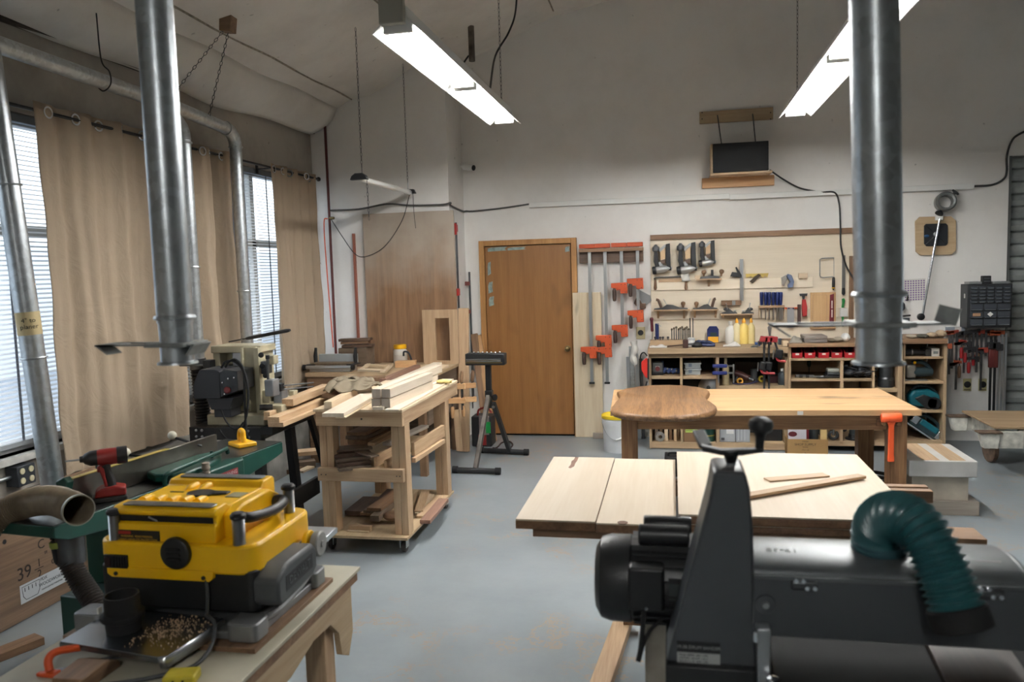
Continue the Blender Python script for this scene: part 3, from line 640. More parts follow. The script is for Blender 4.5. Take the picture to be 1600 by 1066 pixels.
adopt(wire('power_cord', 'black power cord rising from the junction box', [(x, 3.68, 3.035), (x-.0, 3.7, 3.12), (x+.06, 3.72, 3.3), (x+.1, 3.75, 3.9)], .011, cat='cord'), t)
p0, p1 = at(806, 14, Y=6.3), at(752, 138, Y=6.1)
adopt(wire('power_cord', 'black cord slanting from the ceiling to the far half of the left lit strip', [p0+V((.02,0,.35)), p0, p0.lerp(p1, .25)+V((.01,0,-.03)), p0.lerp(p1, .6), (x+.02, 5.6, 2.975)], .008, cat='cord'), FX_L)
p = at(737, 78, Y=7.2)
one('pipe_stub', 'short rusty pipe stub sticking down from the ceiling near the corner', 'pipe', MB().cyl(p+V((0,0,-.10)), (p.x, p.y, cz(p.x, p.y)), .028, n=14), plain('rusty', (112,104,94), .6, .4, noise=.3))
adopt(wire('power_cord', 'black cable looping from the pipe stub to the left lit strip', [p+V((-.03,0,-.05)), p+V((-.1,-.1,-.16)), p+V((-.2,-.3,-.12)), (x+.03, 6.15, 2.975)], .008, cat='cord'), FX_L)
# ================================================================== planer bench at the lower left
TZ = .72
pb = thing('workbench', 'low bench with pale top at the lower left that carries the yellow planer', 'bench', (-1.38, 1.95, 0))
put('bench_top', MB().box(-1.70, -1.062, 1.30, 2.50, TZ-.012, TZ), plain('bench_pale', (186,180,160), .6, noise=.08, scale=5), pb, bev=.002)
put('edge_board', MB().box(-1.692, -1.07, 1.31, 2.49, TZ-.045, TZ-.012), wd('brown'), pb, bev=.002)
for x, y in ((-1.13, 2.30), (-1.13, 1.42), (-1.62, 2.30), (-1.62, 1.42)): put('leg', MB().box(x-.035, x+.035, y-.035, y+.035, 0, TZ-.045), wd('pine', 'z'), pb, bev=.003)
pts = [(1.36, TZ-.046), (2.44, TZ-.046), (2.44, TZ-.20), (2.40, TZ-.27), (2.345, TZ-.24), (2.33, TZ-.16), (2.27, TZ-.105), (2.15, TZ-.10), (2.0, TZ-.135), (1.8, TZ-.14), (1.6, TZ-.12), (1.36, TZ-.12)]
put('apron', MB().prism(pts, -1.094, -1.074, 'x'), wd('ply', 'y'), pb, bev=.001)
put('apron', MB().prism(pts, -1.68, -1.66, 'x'), wd('ply', 'y'), pb, bev=.001)

PLB = plain('planer_black', (24,25,26), .42); PLY = plain('planer_yellow', (252,194,14), .36, noise=.04, scale=5); CAST = plain('cast_alu', (150,152,154), .42, .7, noise=.1, scale=10)
DGREY = plain('planer_grey', (74,76,78), .5, noise=.1, scale=12)
def rr(x0, x1, y0, y1, r, n=6):
    out = []
    for cx, cy, a in ((x1-r, y1-r, 0), (x0+r, y1-r, PI/2), (x0+r, y0+r, PI), (x1-r, y0+r, 1.5*PI)):
        out += [(cx+r*math.cos(a+PI/2*i/n), cy+r*math.sin(a+PI/2*i/n)) for i in range(n+1)]
    return out
pn = thing('planer', 'yellow and black thickness planer standing on the low bench', 'planer', (-1.40, 2.12, TZ))
put('base_board', MB().box(-1.69, -1.10, 1.86, 2.36, TZ, TZ+.014), wd('brown', 'y'), pn, bev=.001)
bz = TZ+.014
put('base_casting', MB().prism(rr(-1.67, -1.125, 1.90, 2.33, .02), bz, bz+.022, 'z'), CAST, pn, bev=.003)
for x, y in ((-1.155, 1.925), (-1.155, 2.295), (-1.635, 1.925), (-1.635, 2.295)):
    put('foot', MB().prism(rr(x-.045, x+.045, y-.04, y+.04, .018), bz, bz+.052, 'z'), CAST, pn, bev=.005)
for x, y in ((-1.205, 1.99), (-1.205, 2.29), (-1.60, 1.99), (-1.60, 2.29)):
    m = MB().cyl((x, y, bz+.02), (x, y, 1.05), .0155, n=18)
    for i in range(24): m.lathe([(.0155,-.0018), (.0182,0), (.0155,.0018)], (x, y, .955+i*.0042), (0,0,1), 16, caps=False)
    post = put('elevation_post', m, STEEL, pn)
    put('post_cap', MB().lathe([(.017,0), (.022,.003), (.022,.012), (.017,.018), (.006,.02)], (x, y, 1.045), (0,0,1), 18), BLACK, post)
put('lower_housing', MB().prism(rr(-1.65, -1.155, 1.972, 2.335, .025), .778, .90, 'z'), PLB, pn, bev=.006)
# yellow carriage: deck with rounded corners and a skirt that dips at the front
put('carriage', MB().prism(rr(-1.655, -1.150, 1.965, 2.345, .055), .888, .972, 'z'), PLY, pn, bev=.008, label='yellow carriage')
put('front_skirt', MB().prism([(-1.60, .868), (-1.29, .868), (-1.275, .878), (-1.275, .90), (-1.615, .90), (-1.615, .878)], 1.960, 1.99, 'y'), PLY, pn, bev=.003)
for x in (-1.585, -1.305): put('screw', MB().cyl((x, 1.957, .880), (x, 1.965, .880), .006, n=12), BLACK, pn)
# upper housing
hx0, hx1 = -1.605, -1.275
prof = [(1.985, .965), (1.985, 1.022), (1.995, 1.024), (1.995, 1.046), (1.985, 1.048), (1.982, 1.060), (2.0, 1.070), (2.05, 1.072), (2.065, 1.060), (2.25, 1.060), (2.265, 1.078), (2.325, 1.080), (2.335, 1.07), (2.335, .965)]
put('upper_housing', MB().prism(prof, hx0, hx1, 'x'), PLY, pn, bev=.004, label='yellow upper housing')
put('front_slot', MB().box(hx0+.01, hx1-.01, 1.9935, 1.996, 1.026, 1.044), plain('slot_dark', (20,16,10), .8), pn)
put('slot_bar', MB().beam((-1.46, 1.990, 1.03), (-1.49, 1.992, 1.041), .003, .006), CHROME, pn)
put('side_step', MB().prism([(2.03, .965), (2.03, 1.045), (2.08, 1.06), (2.24, 1.06), (2.30, 1.03), (2.30, .965)], hx1-.001, hx1+.035, 'x'), PLY, pn, bev=.006)
for y in (2.016, 2.296): put('steel_strip', MB().prism(rr(hx0+.025, hx1-.015, y-.02, y+.02, .012), 1.071 if y < 2.1 else 1.080, 1.074 if y < 2.1 else 1.0835, 'z'), plain('strip_steel', (120,124,128), .3, .8, noise=.25, scale=18), pn, bev=.001)
for i, x in enumerate((-1.565, -1.52, -1.475, -1.43, -1.385)):
    put('moulded_rib', MB().lathe([(.014, 0), (.014, .03), (.008, .05), (.001, .06)], (x, 2.07, 1.062), (0,1,0), 12), PLY, pn)
for i, x in enumerate((-1.50, -1.455)): put('moulded_rib', MB().lathe([(.014, 0), (.014, .03), (.008, .05), (.001, .06)], (x, 2.25, 1.062), (0,-1,0), 12), PLY, pn)
m = MB().prism([(-1.43+.045*math.cos(a), 2.165+.036*math.sin(a)) for a in [2*PI*i/24 for i in range(24)]], 1.060, 1.066, 'z').prism([(-1.40,2.15), (-1.345,2.165), (-1.345,2.19), (-1.40,2.19)], 1.060, 1.066, 'z')
put('chip_cover', m, PLB, pn, bev=.002)
put('top_label', MB().box(-1.335, -1.285, 2.14, 2.19, 1.060, 1.062), plain('label_grey', (140,132,100), .5), pn)
put('sight_mark', MB().box(-1.545, -1.50, 2.175, 2.182, 1.060, 1.0615), PLB, pn)
# front controls and labels
put('lock_knob', MB().lathe([(.046, 0), (.047, .006), (.045, .014), (.038, .018)], (-1.386, 1.966, .949), (0,-1,0), 32), PLB, pn)
for dz in (-.014, 0, .014): put('knob_grip', MB().box(-1.408, -1.366, 1.944, 1.949, .949+dz-.0035, .949+dz+.0035), plain('grip_dark', (12,12,13), .6), pn)
lab = put('warning_label', MB().box(-1.600, -1.452, 1.9830, 1.985, .948, 1.002), plain('label_black', (34,28,20), .5), pn)
SF = lambda x, z, y: axes((x, y, z), (1,0,0), (0,0,1))
put('red_bar', MB().box(-1.596, -1.545, 1.9824, 1.9832, .990, .999), plain('label_red', (170,44,30), .5), lab)
INKY = plain('label_amber', (206,160,50), .6)
for i, l in enumerate(('WARNING  READ MANUAL', 'ALWAYS WEAR EYE PROTECTION', 'KEEP HANDS AWAY FROM CUTTER', 'UNPLUG BEFORE SERVICING')): text('lettering', l, INKY, SF(-1.526, .984-i*.0095, 1.9826), .0085, lab, .0003)
put('switch_plate', MB().box(-1.622, -1.545, 1.958, 1.967, .895, .935), PLB, pn, bev=.003)
for i in range(5): put('switch_rib', MB().box(-1.590+i*.009, -1.586+i*.009, 1.955, 1.959, .899, .931), plain('grip_dark', (12,12,13), .6), pn)
put('red_toggle', MB().box(-1.616, -1.598, 1.954, 1.959, .902, .930), plain('toggle_dark', (46,20,18), .5), pn, bev=.002)
bd = put('danger_badge', MB().box(-1.468, -1.390, 1.9735, 1.9755, .836, .852), plain('badge_red', (176,52,28), .5), pn)
for x in (-1.474, -1.384):
    for z in (.833, .856): put('badge_dot', MB().cyl((x, 1.9725, z), (x, 1.976, z), .007, n=12), INKY, bd)
# handle and motor cover on the right side
hp = [(-1.235, 2.035, .975), (-1.225, 2.035, 1.030), (-1.20, 2.045, 1.032), (-1.19, 2.12, 1.022), (-1.19, 2.20, 1.018), (-1.205, 2.255, 1.020), (-1.235, 2.26, 1.018), (-1.25, 2.26, .975)]
put('carry_handle', MB().path(smooth(hp, 5), .0155, 12), BLACK, pn)
cov = put('motor_cover', MB().prism([(1.975,.812), (1.99,.795), (2.19,.805), (2.225,.825), (2.225,.885), (2.20,.905), (2.04,.905), (1.975,.875)], -1.165, -1.085, 'x'), DGREY, pn, bev=.012, seg=3)
put('name_recess', MB().prism([(2.02,.828), (2.19,.836), (2.19,.880), (2.02,.872)], -1.0862, -1.0842, 'x'), PLB, cov)
text('lettering', 'DEWALT', plain('name_grey', (86,88,90), .5), axes((-1.0842, 2.105, .854), (0,1,.045), (0,-.045,1)), .034, cov, .0015)
put('depth_wheel', MB().lathe([(.037,-.012), (.039,-.006), (.039,.008), (.035,.012), (.010,.013), (.009,.018), (.002,.018)], (-1.095, 2.255, .885), (1,0,0), 28), plain('wheel_grey', (150,150,146), .5, noise=.1), pn)
put('wheel_guard', MB().lathe([(.034,-.012), (.037,0), (.034,.004)], (-1.118, 2.245, .893), (1,0,0), 24), PLY, pn)
put('casting_arm', MB().path(smooth([(-1.135, 1.97, bz+.035), (-1.13, 2.06, bz+.03), (-1.125, 2.17, bz+.05), (-1.125, 2.27, bz+.075)], 5), .016, 10), CAST, pn)
put('outfeed_table', MB().prism([(2.33,.868), (2.44,.876), (2.45,.871), (2.445,.855), (2.33,.850)], -1.60, -1.115, 'x'), ALU, pn, bev=.002)
# infeed tray with dust port
TRAY = plain('stainless_tray', (138,142,148), .27, .95, noise=.12, scale=6)
a = [(-1.605, 1.755), (-1.283, 1.712), (-1.262, 1.722), (-1.238, 1.945), (-1.60, 1.975)]
put('infeed_tray', MB().prism(a, .768, .773, 'z'), TRAY, pn, bev=.001)
put('tray_flange', MB()._add([(-1.283,1.712,.771), (-1.262,1.722,.771), (-1.238,1.945,.771), (-1.28,1.716,.742), (-1.264,1.724,.742), (-1.240,1.945,.735)], [(0,3,4,1), (1,4,5,2)]), ALU, pn, solid=.003)
put('tray_lip', MB().beam((-1.605,1.755,.763), (-1.283,1.712,.763), .003, .012, up=(0,0,1)), TRAY, pn)
put('dust_port', MB().lathe([(.044,.0), (.046,.030), (.054,.034), (.056,.040), (.056,.048), (.046,.054), (.045,.100), (.041,.100), (.040,.02), (.001,.02)], (-1.478, 1.842, .773), (0,0,1), 32), RUBBER, pn)
put('port_label', MB().box(-1.523, -1.519, 1.80, 1.815, .832, .848, Matrix.Identity(4)), PAPER, pn)
# shavings
sh = MB(); rnd = random.Random(3)
for i in range(420):
    x = rnd.gauss(-1.345, .05); y = rnd.gauss(1.865, .05)
    if not (-1.42 < x < -1.25 and 1.74 < y < 1.955): continue
    s = rnd.uniform(.0008, .0032); M = Matrix.Translation((x, y, .773+s*.5)) @ Euler((rnd.random()*3, rnd.random()*3, rnd.random()*6)).to_matrix().to_4x4()
    sh.box(-s, s, -s*.5, s*.5, -s*.15, s*.15, M)
one('wood_shavings', 'scatter of pale wood shavings on the planer tray', 'shavings', sh, plain('shaving', (204,170,132), .8), kind='stuff')
adopt(wire('power_cord', 'grey power cord hanging down the front of the yellow planer', [(-1.300, 1.965, .874), (-1.292, 1.955, .84), (-1.290, 1.945, .79), (-1.285, 1.935, .782), (-1.24, 1.90, .778), (-1.215, 1.84, .745), (-1.22, 1.76, .728), (-1.30, 1.69, .727), (-1.40, 1.64, .727)], .0055, plain('cord_grey', (62,64,66), .6), cat='cord'), pn)
# clamp, block and plug on the bench
oc = thing('bar_clamp', 'orange bar clamp lying on the low bench beside the steel tray', 'clamp', (-1.60, 1.72, TZ))
c0 = at(78, 1056, Z=TZ)
cx, cy = c0.x, c0.y
put('jaw', MB().path(smooth([(cx,cy,TZ+.012), (cx-.008,cy+.008,TZ+.038), (cx-.002,cy+.025,TZ+.05), (cx+.02,cy+.055,TZ+.046), (cx+.045,cy+.095,TZ+.036)], 5), .010, 10), ORANGE, oc)
put('jaw_foot', MB().box(cx-.02, cx+.024, cy-.014, cy+.014, TZ, TZ+.012).box(cx-.032, cx-.018, cy-.012, cy+.004, TZ, TZ+.01), ORANGE, oc, bev=.004)
put('bar', MB().beam((cx+.01, cy+.01, TZ+.006), (cx+.16, cy+.15, TZ+.006), .018, .006), plain('clamp_bar', (130,132,134), .4, .8), oc)
one('wood_block', 'brown wood block on the low bench under the front of the steel tray', 'block', MB().prism([(1.61, TZ), (1.61, TZ+.035), (1.70, TZ+.0405), (1.745, TZ+.02), (1.75, TZ)], -1.505, -1.42, 'x'), wd('brown', 'y'), bev=.003)
pg = thing('extension_plug', 'yellow square plug adapter on the near edge of the low bench', 'plug', (-1.21, 1.70, TZ))
M = Matrix.Translation((-1.21, 1.70, TZ)) @ Matrix.Rotation(.25, 4, 'Z')
put('body', MB().box(-.04, .04, -.028, .028, 0, .026, M), plain('plug_yellow', (196,178,44), .5, noise=.12), pg, bev=.006)
for dx in (-.012, .012): put('slot', MB().box(dx-.003, dx+.003, -.0286, -.0275, .007, .018, M), RUBBER, pg)

# ================================================================== jointer
JZ = .85; JR = math.radians(-6.5)
jn = thing('jointer', 'green jointer with dark iron beds and a long steel fence, along the window wall', 'jointer', (-2.2, 2.42, 0), JR)
JG = plain('jointer_green', (16,66,56), .35, noise=.06, scale=6); BED = plain('bed_iron', (86,86,84), .3, .8, noise=.25, scale=5)
L_ = dict(local=True)
put('infeed_bed', MB().prism([(0,JZ-.008), (0,JZ-.05), (.06,JZ-.075), (.55,JZ-.13), (.62,JZ-.13), (.62,JZ-.008)], -.30, 0, 'x'), JG, jn, bev=.004, **L_)
put('infeed_surface', MB().box(-.296, -.006, .004, .618, JZ-.008, JZ-.004), BED, jn, **L_)
put('outfeed_bed', MB().prism([(.70,JZ-.004), (.70,JZ-.16), (.80,JZ-.16), (1.36,JZ-.075), (1.43,JZ-.06), (1.43,JZ-.004)], -.36, 0, 'x'), JG, jn, bev=.004, **L_)
put('outfeed_surface', MB().box(-.355, -.005, .705, 1.425, JZ-.004, JZ), BED, jn, **L_)
put('body', MB().prism([(-.34,JZ-.42), (-.02,JZ-.42), (.012,JZ-.20), (.012,JZ-.10), (-.34,JZ-.10)], .45, 1.0, 'y'), JG, jn, bev=.006, **L_)
put('stand', MB().box(-.34, -.03, .30, 1.15, .0, JZ-.42), plain('stand_green', (22,58,50), .5), jn, bev=.006, **L_)
put('cutter_head', MB().cyl((-.30, .66, JZ-.035), (0, .66, JZ-.035), .03, n=18), STEEL, jn, **L_)
fe = put('fence', MB().box(-.155, -.135, .22, 1.08, JZ-.002, JZ+.105), plain('fence_steel', (118,114,106), .28, .85, noise=.22, scale=5), jn, bev=.002, **L_)
put('fence_cap', MB().box(-.158, -.132, .22, .75, JZ+.105, JZ+.108), plain('fence_yellow', (170,148,74), .5), fe, **L_)
put('fence_end', MB().prism([(-.19, JZ-.03), (-.128, JZ-.03), (-.128, JZ+.03), (-.14, JZ+.06), (-.13, JZ+.10), (-.15, JZ+.118), (-.19, JZ+.10)], .19, .225, 'y'), JG, jn, bev=.005, **L_)
put('fence_bracket', MB().box(-.36, -.15, .52, .72, JZ+.0, JZ+.05).box(-.40, -.20, .585, .655, JZ+.04, JZ+.08), JG, jn, bev=.006, **L_)
for y, x, dz in ((.64, -.27, .10), (.90, -.24, .125)):
    k = put('lock_lever', MB().cyl((x+.12, y+.05, JZ+.075), (x, y, JZ+dz), .006, n=8), BLACKM, jn, **L_)
    put('ball_knob', MB().ball((x-.005, y, JZ+dz+.008), .021, 14), plain('knob_ivory', (214,208,190), .4), k, **L_)
# cutter guard and its curved hand rail
g = [(-.13,.60), (-.05,.56), (.03,.58), (.062,.66), (.055,.78), (.02,.90), (-.05,1.00), (-.10,1.0), (-.132,.92)]
put('cutter_guard', MB().prism(g, JZ+.004, JZ+.040, 'z'), JG, jn, bev=.008, **L_)
put('guard_arm', MB().prism([(.0,.58), (.07,.56), (.09,.66), (.09,.98), (.05,1.02), (.0,.96)], JZ-.06, JZ+.016, 'z'), JG, jn, bev=.006, **L_)
put('hand_rail', MB().path(smooth([(.03,.53,JZ-.03), (.03,.53,JZ+.035), (.045,.545,JZ+.058), (.05,.70,JZ+.068), (.02,.92,JZ+.066), (-.02,1.0,JZ+.058), (-.03,1.02,JZ+.03)], 6), .010, 12), JG, jn, **L_)
put('guard_post', MB().cyl((-.01,.88,JZ+.03), (-.01,.88,JZ+.072), .007, n=10), JG, jn, **L_)
put('dusty_knob', MB().lathe([(.012,0), (.018,.01), (.014,.02), (.019,.03), (.016,.045), (.017,.055), (.004,.06)], (.085,.72,JZ+.004), (0,0,1), 16), plain('dusty_knob', (150,138,124), .8, noise=.2, scale=60), jn, **L_)
pl_ = put('name_plate', MB().box(.0905, .0925, .80, .93, JZ-.045, JZ-.012), plain('plate_red', (120,40,44), .5), jn, **L_)
text('lettering', 'WARNING', plain('plate_white', (190,170,168), .5), axes((.0925, .865, JZ-.028), (0,1,0), (0,0,1)), .024, None).parent = jn
jn.children[-1].location = (0, 0, 0)
put('dust_chute', MB().lathe([(.052,-.14), (.052,-.02), (.05,.0)], (-.06, .12, JZ-.045), (0,0,1), 24), DARKST, jn, **L_)
# push block
jw = lambda x, y, z: wm(jn) @ V((x, y, z))
pk = thing('push_block', 'yellow plastic push block lying on the far end of the jointer', 'push block', jw(-.16, 1.30, JZ), JR-.5)
put('base', MB().box(-.055, .075, -.05, .05, .0, .022), YELLOW, pk, bev=.006, local=True)
put('handle', MB().path(smooth([(-.012,0,.018), (-.018,0,.05), (-.002,0,.078), (.022,0,.074), (.024,0,.05), (.034,0,.018)], 5), .014, 12), YELLOW, pk, local=True)
# impact driver
dp = jw(-.06, .325, JZ-.004)
dl = thing('impact_driver', 'red and black cordless impact driver standing on its battery on the jointer', 'drill', dp, math.radians(38))
DR = plain('tool_red', (134,32,27), .42); DB = plain('tool_black', (30,29,29), .5)
put('battery', MB().box(-.062, .062, -.042, .042, 0, .022), DB, dl, bev=.006, local=True)
put('battery_top', MB().prism([(-.056,.022), (.058,.022), (.060,.052), (.02,.062), (-.03,.058), (-.05,.045)], -.040, .040, 'y'), DR, dl, bev=.006, local=True)
put('grip', MB().path([(.004,0,.05), (.002,0,.085), (-.008,0,.12), (-.014,0,.148)], [.023,.020,.019,.024], 14), DB, dl, local=True)
put('grip_trim', MB().prism([(-.036,.145), (-.030,.12), (-.022,.09), (-.016,.06), (-.004,.06), (-.012,.10), (-.014,.15)], -.0215, .0215, 'y'), DR, dl, bev=.004, local=True)
put('motor_housing', MB().lathe([(.020,-.002), (.030,.004), (.033,.02), (.033,.085), (.030,.10)], (.062, 0, .178), (-1,0,0), 20), DR, dl, local=True)
put('rear_cap', MB().lathe([(.034,-.004), (.035,.0), (.035,.03), (.033,.034)], (.068, 0, .178), (-1,0,0), 20), DB, dl, local=True)
put('nose', MB().lathe([(.031,0), (.030,.025), (.020,.045), (.014,.050), (.012,.062)], (-.036, 0, .178), (-1,0,0), 20), DB, dl, local=True)
put('bit', MB().cyl((-.095, 0, .178), (-.150, 0, .178), .0035, n=8), STEEL, dl, local=True)
put('trigger', MB().box(-.040, -.026, -.008, .008, .118, .142), DR, dl, bev=.004, local=True)
# tan hose end resting on the jointer bed
hp = [at(-60, 850, Y=2.40), at(-20, 822, Y=2.44), at(12, 800, Y=2.47), at(45, 786, Y=2.49), at(80, 782, Y=2.48), at(106, 789, Y=2.44), at(122, 797, Y=2.39)]
th = thing('flexible_hose', 'tan ribbed flexible hose with a steel clamp, its open end lying on the jointer', 'hose', V((hp[3].x, hp[3].y, JZ)))
put('hose', hose(hp, .053, .009, .0022, 28), plain('hose_tan', (112,98,78), .4, noise=.1, scale=30), th)
e = hp[-1]; d = (hp[-1]-hp[-2]).normalized()
put('hose_cuff', MB().lathe([(.051,-.004), (.0555,-.004), (.0555,.008), (.051,.008)], e, d, 28, caps=False), plain('cuff_grey', (150,148,136), .4, .3), th)
d0 = (hp[2]-hp[1]).normalized()
put('hose_clamp', MB().lathe([(.056,-.007), (.059,-.007), (.059,.007), (.056,.007)], hp[1], d0, 24, caps=False).cbox(hp[1]+V((.0,-.058,.02)), (.02,.02,.025)), CHROME, th)
# black hose below the infeed bed
bp_ = [at(97, 838, Y=2.54), at(102, 862, Y=2.54), at(112, 885, Y=2.53), at(128, 912, Y=2.52), at(146, 940, Y=2.50), at(158, 968, Y=2.48), at(166, 1000, Y=2.46), at(170, 1040, Y=2.46)]
bh = thing('flexible_hose', 'black ribbed hose dropping from the near end of the jointer', 'hose', bp_[-1])
put('hose', hose(bp_, .038, .011, .0035, 24), plain('hose_brownblack', (46,40,36), .5), bh)
d = (bp_[1]-bp_[0]).normalized()
put('green_band', MB().lathe([(.045,.0), (.047,.002), (.047,.022), (.045,.024)], bp_[0]+d*.012, d, 24, caps=False), plain('band_green', (140,150,66), .5), bh)
put('rubber_cuff', MB().lathe([(.042,.024), (.0435,.03), (.043,.075), (.040,.085)], bp_[0]+d*.012, d, 24, caps=False), RUBBER, bh)
# plywood panel leaning on the ledge, with handwriting and a sticker
lp = thing('plywood_sheet', 'brown plywood panel with pencilled 39 1/2 and a white sticker, leaning below the window', 'plywood', (-3.27, 2.9, 0))
put('panel', MB().box(-3.295, -3.277, 1.6, 3.985, .004, .66), wd('oldply', 'y', rough=.5), lp, bev=.002)
FX = lambda px, py: (lambda p: axes((-3.2765, p.y, p.z), (0,1,0), (0,0,1)))(at(px, py, X=-3.277))
PEN = plain('pencil', (38,32,28), .8)
text('lettering', '39', PEN, FX(38, 896), .095, lp); text('lettering', '1', PEN, FX(61, 880), .06, lp); text('lettering', '2', PEN, FX(62, 897), .06, lp)
p = at(61, 888, X=-3.277); put('lettering', MB().box(-3.277, -3.2762, p.y-.03, p.y+.03, p.z-.002, p.z+.002), PEN, lp)
text('lettering', '"', PEN, FX(72, 868), .06, lp); text('lettering', 'C', PEN, FX(64, 851), .07, lp); text('lettering', 'or', PEN, FX(86, 874), .06, lp)
a = at(32, 935, X=-3.277); b = at(104, 893, X=-3.277)
st = put('sticker', MB().box(-3.2768, -3.2755, a.y, b.y, a.z-.035, a.z+.062), plain('sticker_white', (196,200,204), .5), lp, label='white sticker with lettering')
INK = plain('sticker_ink', (40,44,54), .6); cy = (a.y+b.y)/2; zz = a.z
for body, dy, dz, s in (('PDX', -.002, .043, .024), ('WOODWORKS', .052, .015, .0255), ('HANDCRAFTED FURNITURE', .052, -.012, .0115)):
    text('lettering', body, INK, axes((-3.2753, cy+dy, zz+dz), (0,1,0), (0,0,1)), s, st)
q = [(a.y+.012, zz+.05), (a.y+.018, zz+.0), (a.y+.035, zz-.022), (a.y+.11, zz-.022), (a.y+.125, zz+.0), (a.y+.128, zz+.05)]
put('outline_mark', MB().path([(-3.2753, y, z) for y, z in q], .0016, 4, closed=True), INK, st)
for i in range(4): put('outline_mark', MB().path([(-3.2753, a.y+.03+i*.024, zz+.042), (-3.2753, a.y+.03+i*.024, zz+.022)], .002, 4), INK, st)
p = at(7, 847, X=-3.277); put('screw_hole', MB().cyl((-3.278, p.y, p.z), (-3.2762, p.y, p.z), .012, n=14), RUBBER, lp)
board('brown wood offcut on the floor at the far left', (-3.12, 2.85, .02), (-3.0, 3.16, .02), .09, .038, wd('brown'), name='wood_offcut', cat='offcut')
# ================================================================== mortising machine and the timber beside it
def bd(label, A, B_, Z, w, t, k, group=None, name='board', cat='board', Z2=None, **kw):
    a, b = at(*A, Z=Z), at(*B_, Z=Z if Z2 is None else Z2)
    up = V((0, 0, 1)); return board(label, a-up*t/2, b-up*t/2, w, t, wd(k, **kw), group, name=name, cat=cat)
mm = thing('mortising_machine', 'beige and black mortising machine with a long black lever, on a black steel stand', 'machine', (-2.7, 4.65, 0))
B2 = plain('machine_beige', (168,160,134), .45, noise=.08, scale=10)
SB = plain('stand_black', (28,29,31), .5)
st = put('stand_top', MB().box(-2.99, -2.50, 4.44, 4.90, .715, .795), SB, mm, bev=.003)
for x, y, dx, dy in ((-2.96, 4.47, -.05, -.05), (-2.53, 4.47, .02, -.03), (-2.96, 4.87, -.05, .05), (-2.53, 4.87, .02, .05)):
    put('leg', MB().beam((x, y, .74), (x+dx, y+dy, 0), .06, .05, up=(1,0,0)), SB, mm)
for x in (-2.90, -2.58, -2.62, -2.94):
    for z in (.735, .775): put('bolt', MB().lathe([(.009,0), (.009,.005), (.004,.008)], (x, 4.44, z), (0,-1,0), 8), STEEL, mm)
put('side_arm', MB().box(-2.50, -2.42, 4.44, 5.02, .75, .80), SB, mm, bev=.003)
put('side_leg', MB().beam((-2.44, 4.99, .78), (-2.36, 5.22, .0), .045, .03, up=(1,0,0)), SB, mm)
put('base_plate', MB().box(-2.90, -2.50, 4.50, 4.86, .795, .865), B2, mm, bev=.008)
a, b, c, d = wr(340, 537, 354, 640, 4.66); put('column', MB().box(a, a+.05, 4.62, 4.80, .86, 1.285), B2, mm, bev=.006)
a2, b2, c2, d2 = wr(386, 537, 412, 640, 4.62); put('column', MB().box(a2, b2-.02, 4.58, 4.80, .86, 1.285), B2, mm, bev=.006)
put('column_rib', MB().box(b2-.03, b2+.005, 4.56, 4.60, .83, 1.28).box(a2-.004, a2+.012, 4.56, 4.60, .86, 1.28), B2, mm, bev=.004)
put('top_bar', MB().box(a, b2, 4.60, 4.80, 1.245, 1.29).box(a+.05, a2, 4.70, 4.72, 1.16, 1.25), B2, mm, bev=.005)
MC = plain('motor_cover_black', (40,41,45), .5)
x0, x1, z0, z1 = wr(310, 576, 352, 621, 4.42)
put('motor_cover', MB().prism([(x0,z0), (x1,z0), (x1,z1-.01), (x1-.03,z1), (x0+.05,z1), (x0,z0+.085)], 4.36, 4.56, 'y'), MC, mm, bev=.004)
x2 = x1+.12
put('cover_side', MB().prism([(x1,z0+.01), (x2,z0+.05), (x2,z1-.01), (x1+.03,z1), (x1,z1-.02)], 4.36, 4.55, 'y'), plain('motor_dark', (52,53,54), .4, .4, noise=.3), mm, bev=.003)
put('chute', MB().prism([(x0+.055,z0), (x1+.06,z0), (x1+.03,z0-.075), (x0+.09,z0-.075)], 4.40, 4.55, 'y'), MC, mm, bev=.003)
put('chute_box', MB().box(x0+.095, x1+.025, 4.42, 4.54, z0-.125, z0-.075), MC, mm, bev=.003)
put('red_switch', MB().lathe([(.02,0), (.022,.008), (.014,.014)], (x1+.05, 4.36, z0+.055), (0,-1,0), 14), plain('switch_red', (110,40,38), .5), mm)
for dx, dz in ((.02,.10), (.06,.125), (.10,.13), (.03,.03)): put('bolt', MB().lathe([(.006,0), (.006,.004), (.002,.006)], (x1+dx, 4.358, z0+dz), (0,-1,0), 8), CHROME, mm)
for (px, py, w, h, dz, m) in ((366,596,26,50,0,MC), (375,560,14,24,0,CAST), (372,612,30,24,.03,DARKST), (398,585,10,30,.0,MC), (352,575,8,10,0,CHROME), (382,630,40,18,.05,B2)):
    a_, b_, c_, d_ = wr(px-w/2, py-h/2, px+w/2, py+h/2, 4.66); put('head_casting', MB().box(a_, b_, 4.62-dz, 4.76, c_, d_), m, mm, bev=.006)
put('knob_block', MB().box(*[wr(322,562,334,574,4.6)[i] for i in (0,1)], 4.56, 4.62, *[wr(322,562,334,574,4.6)[i] for i in (2,3)]), BLACK, mm, bev=.004)
p0, p1 = at(360, 534, Y=4.72), at(453, 516, Y=4.52)
put('lever', MB().beam(p0, p0.lerp(p1, .62), .028, .008).path([p0.lerp(p1, .3), p0.lerp(p1, .55)], .007, 8), BLACKM, mm)
put('lever_grip', MB().path([p0.lerp(p1, .28), p0.lerp(p1, .34), p0.lerp(p1, .95), p1], [.008,.0115,.0125,.008], 12), BLACK, mm)
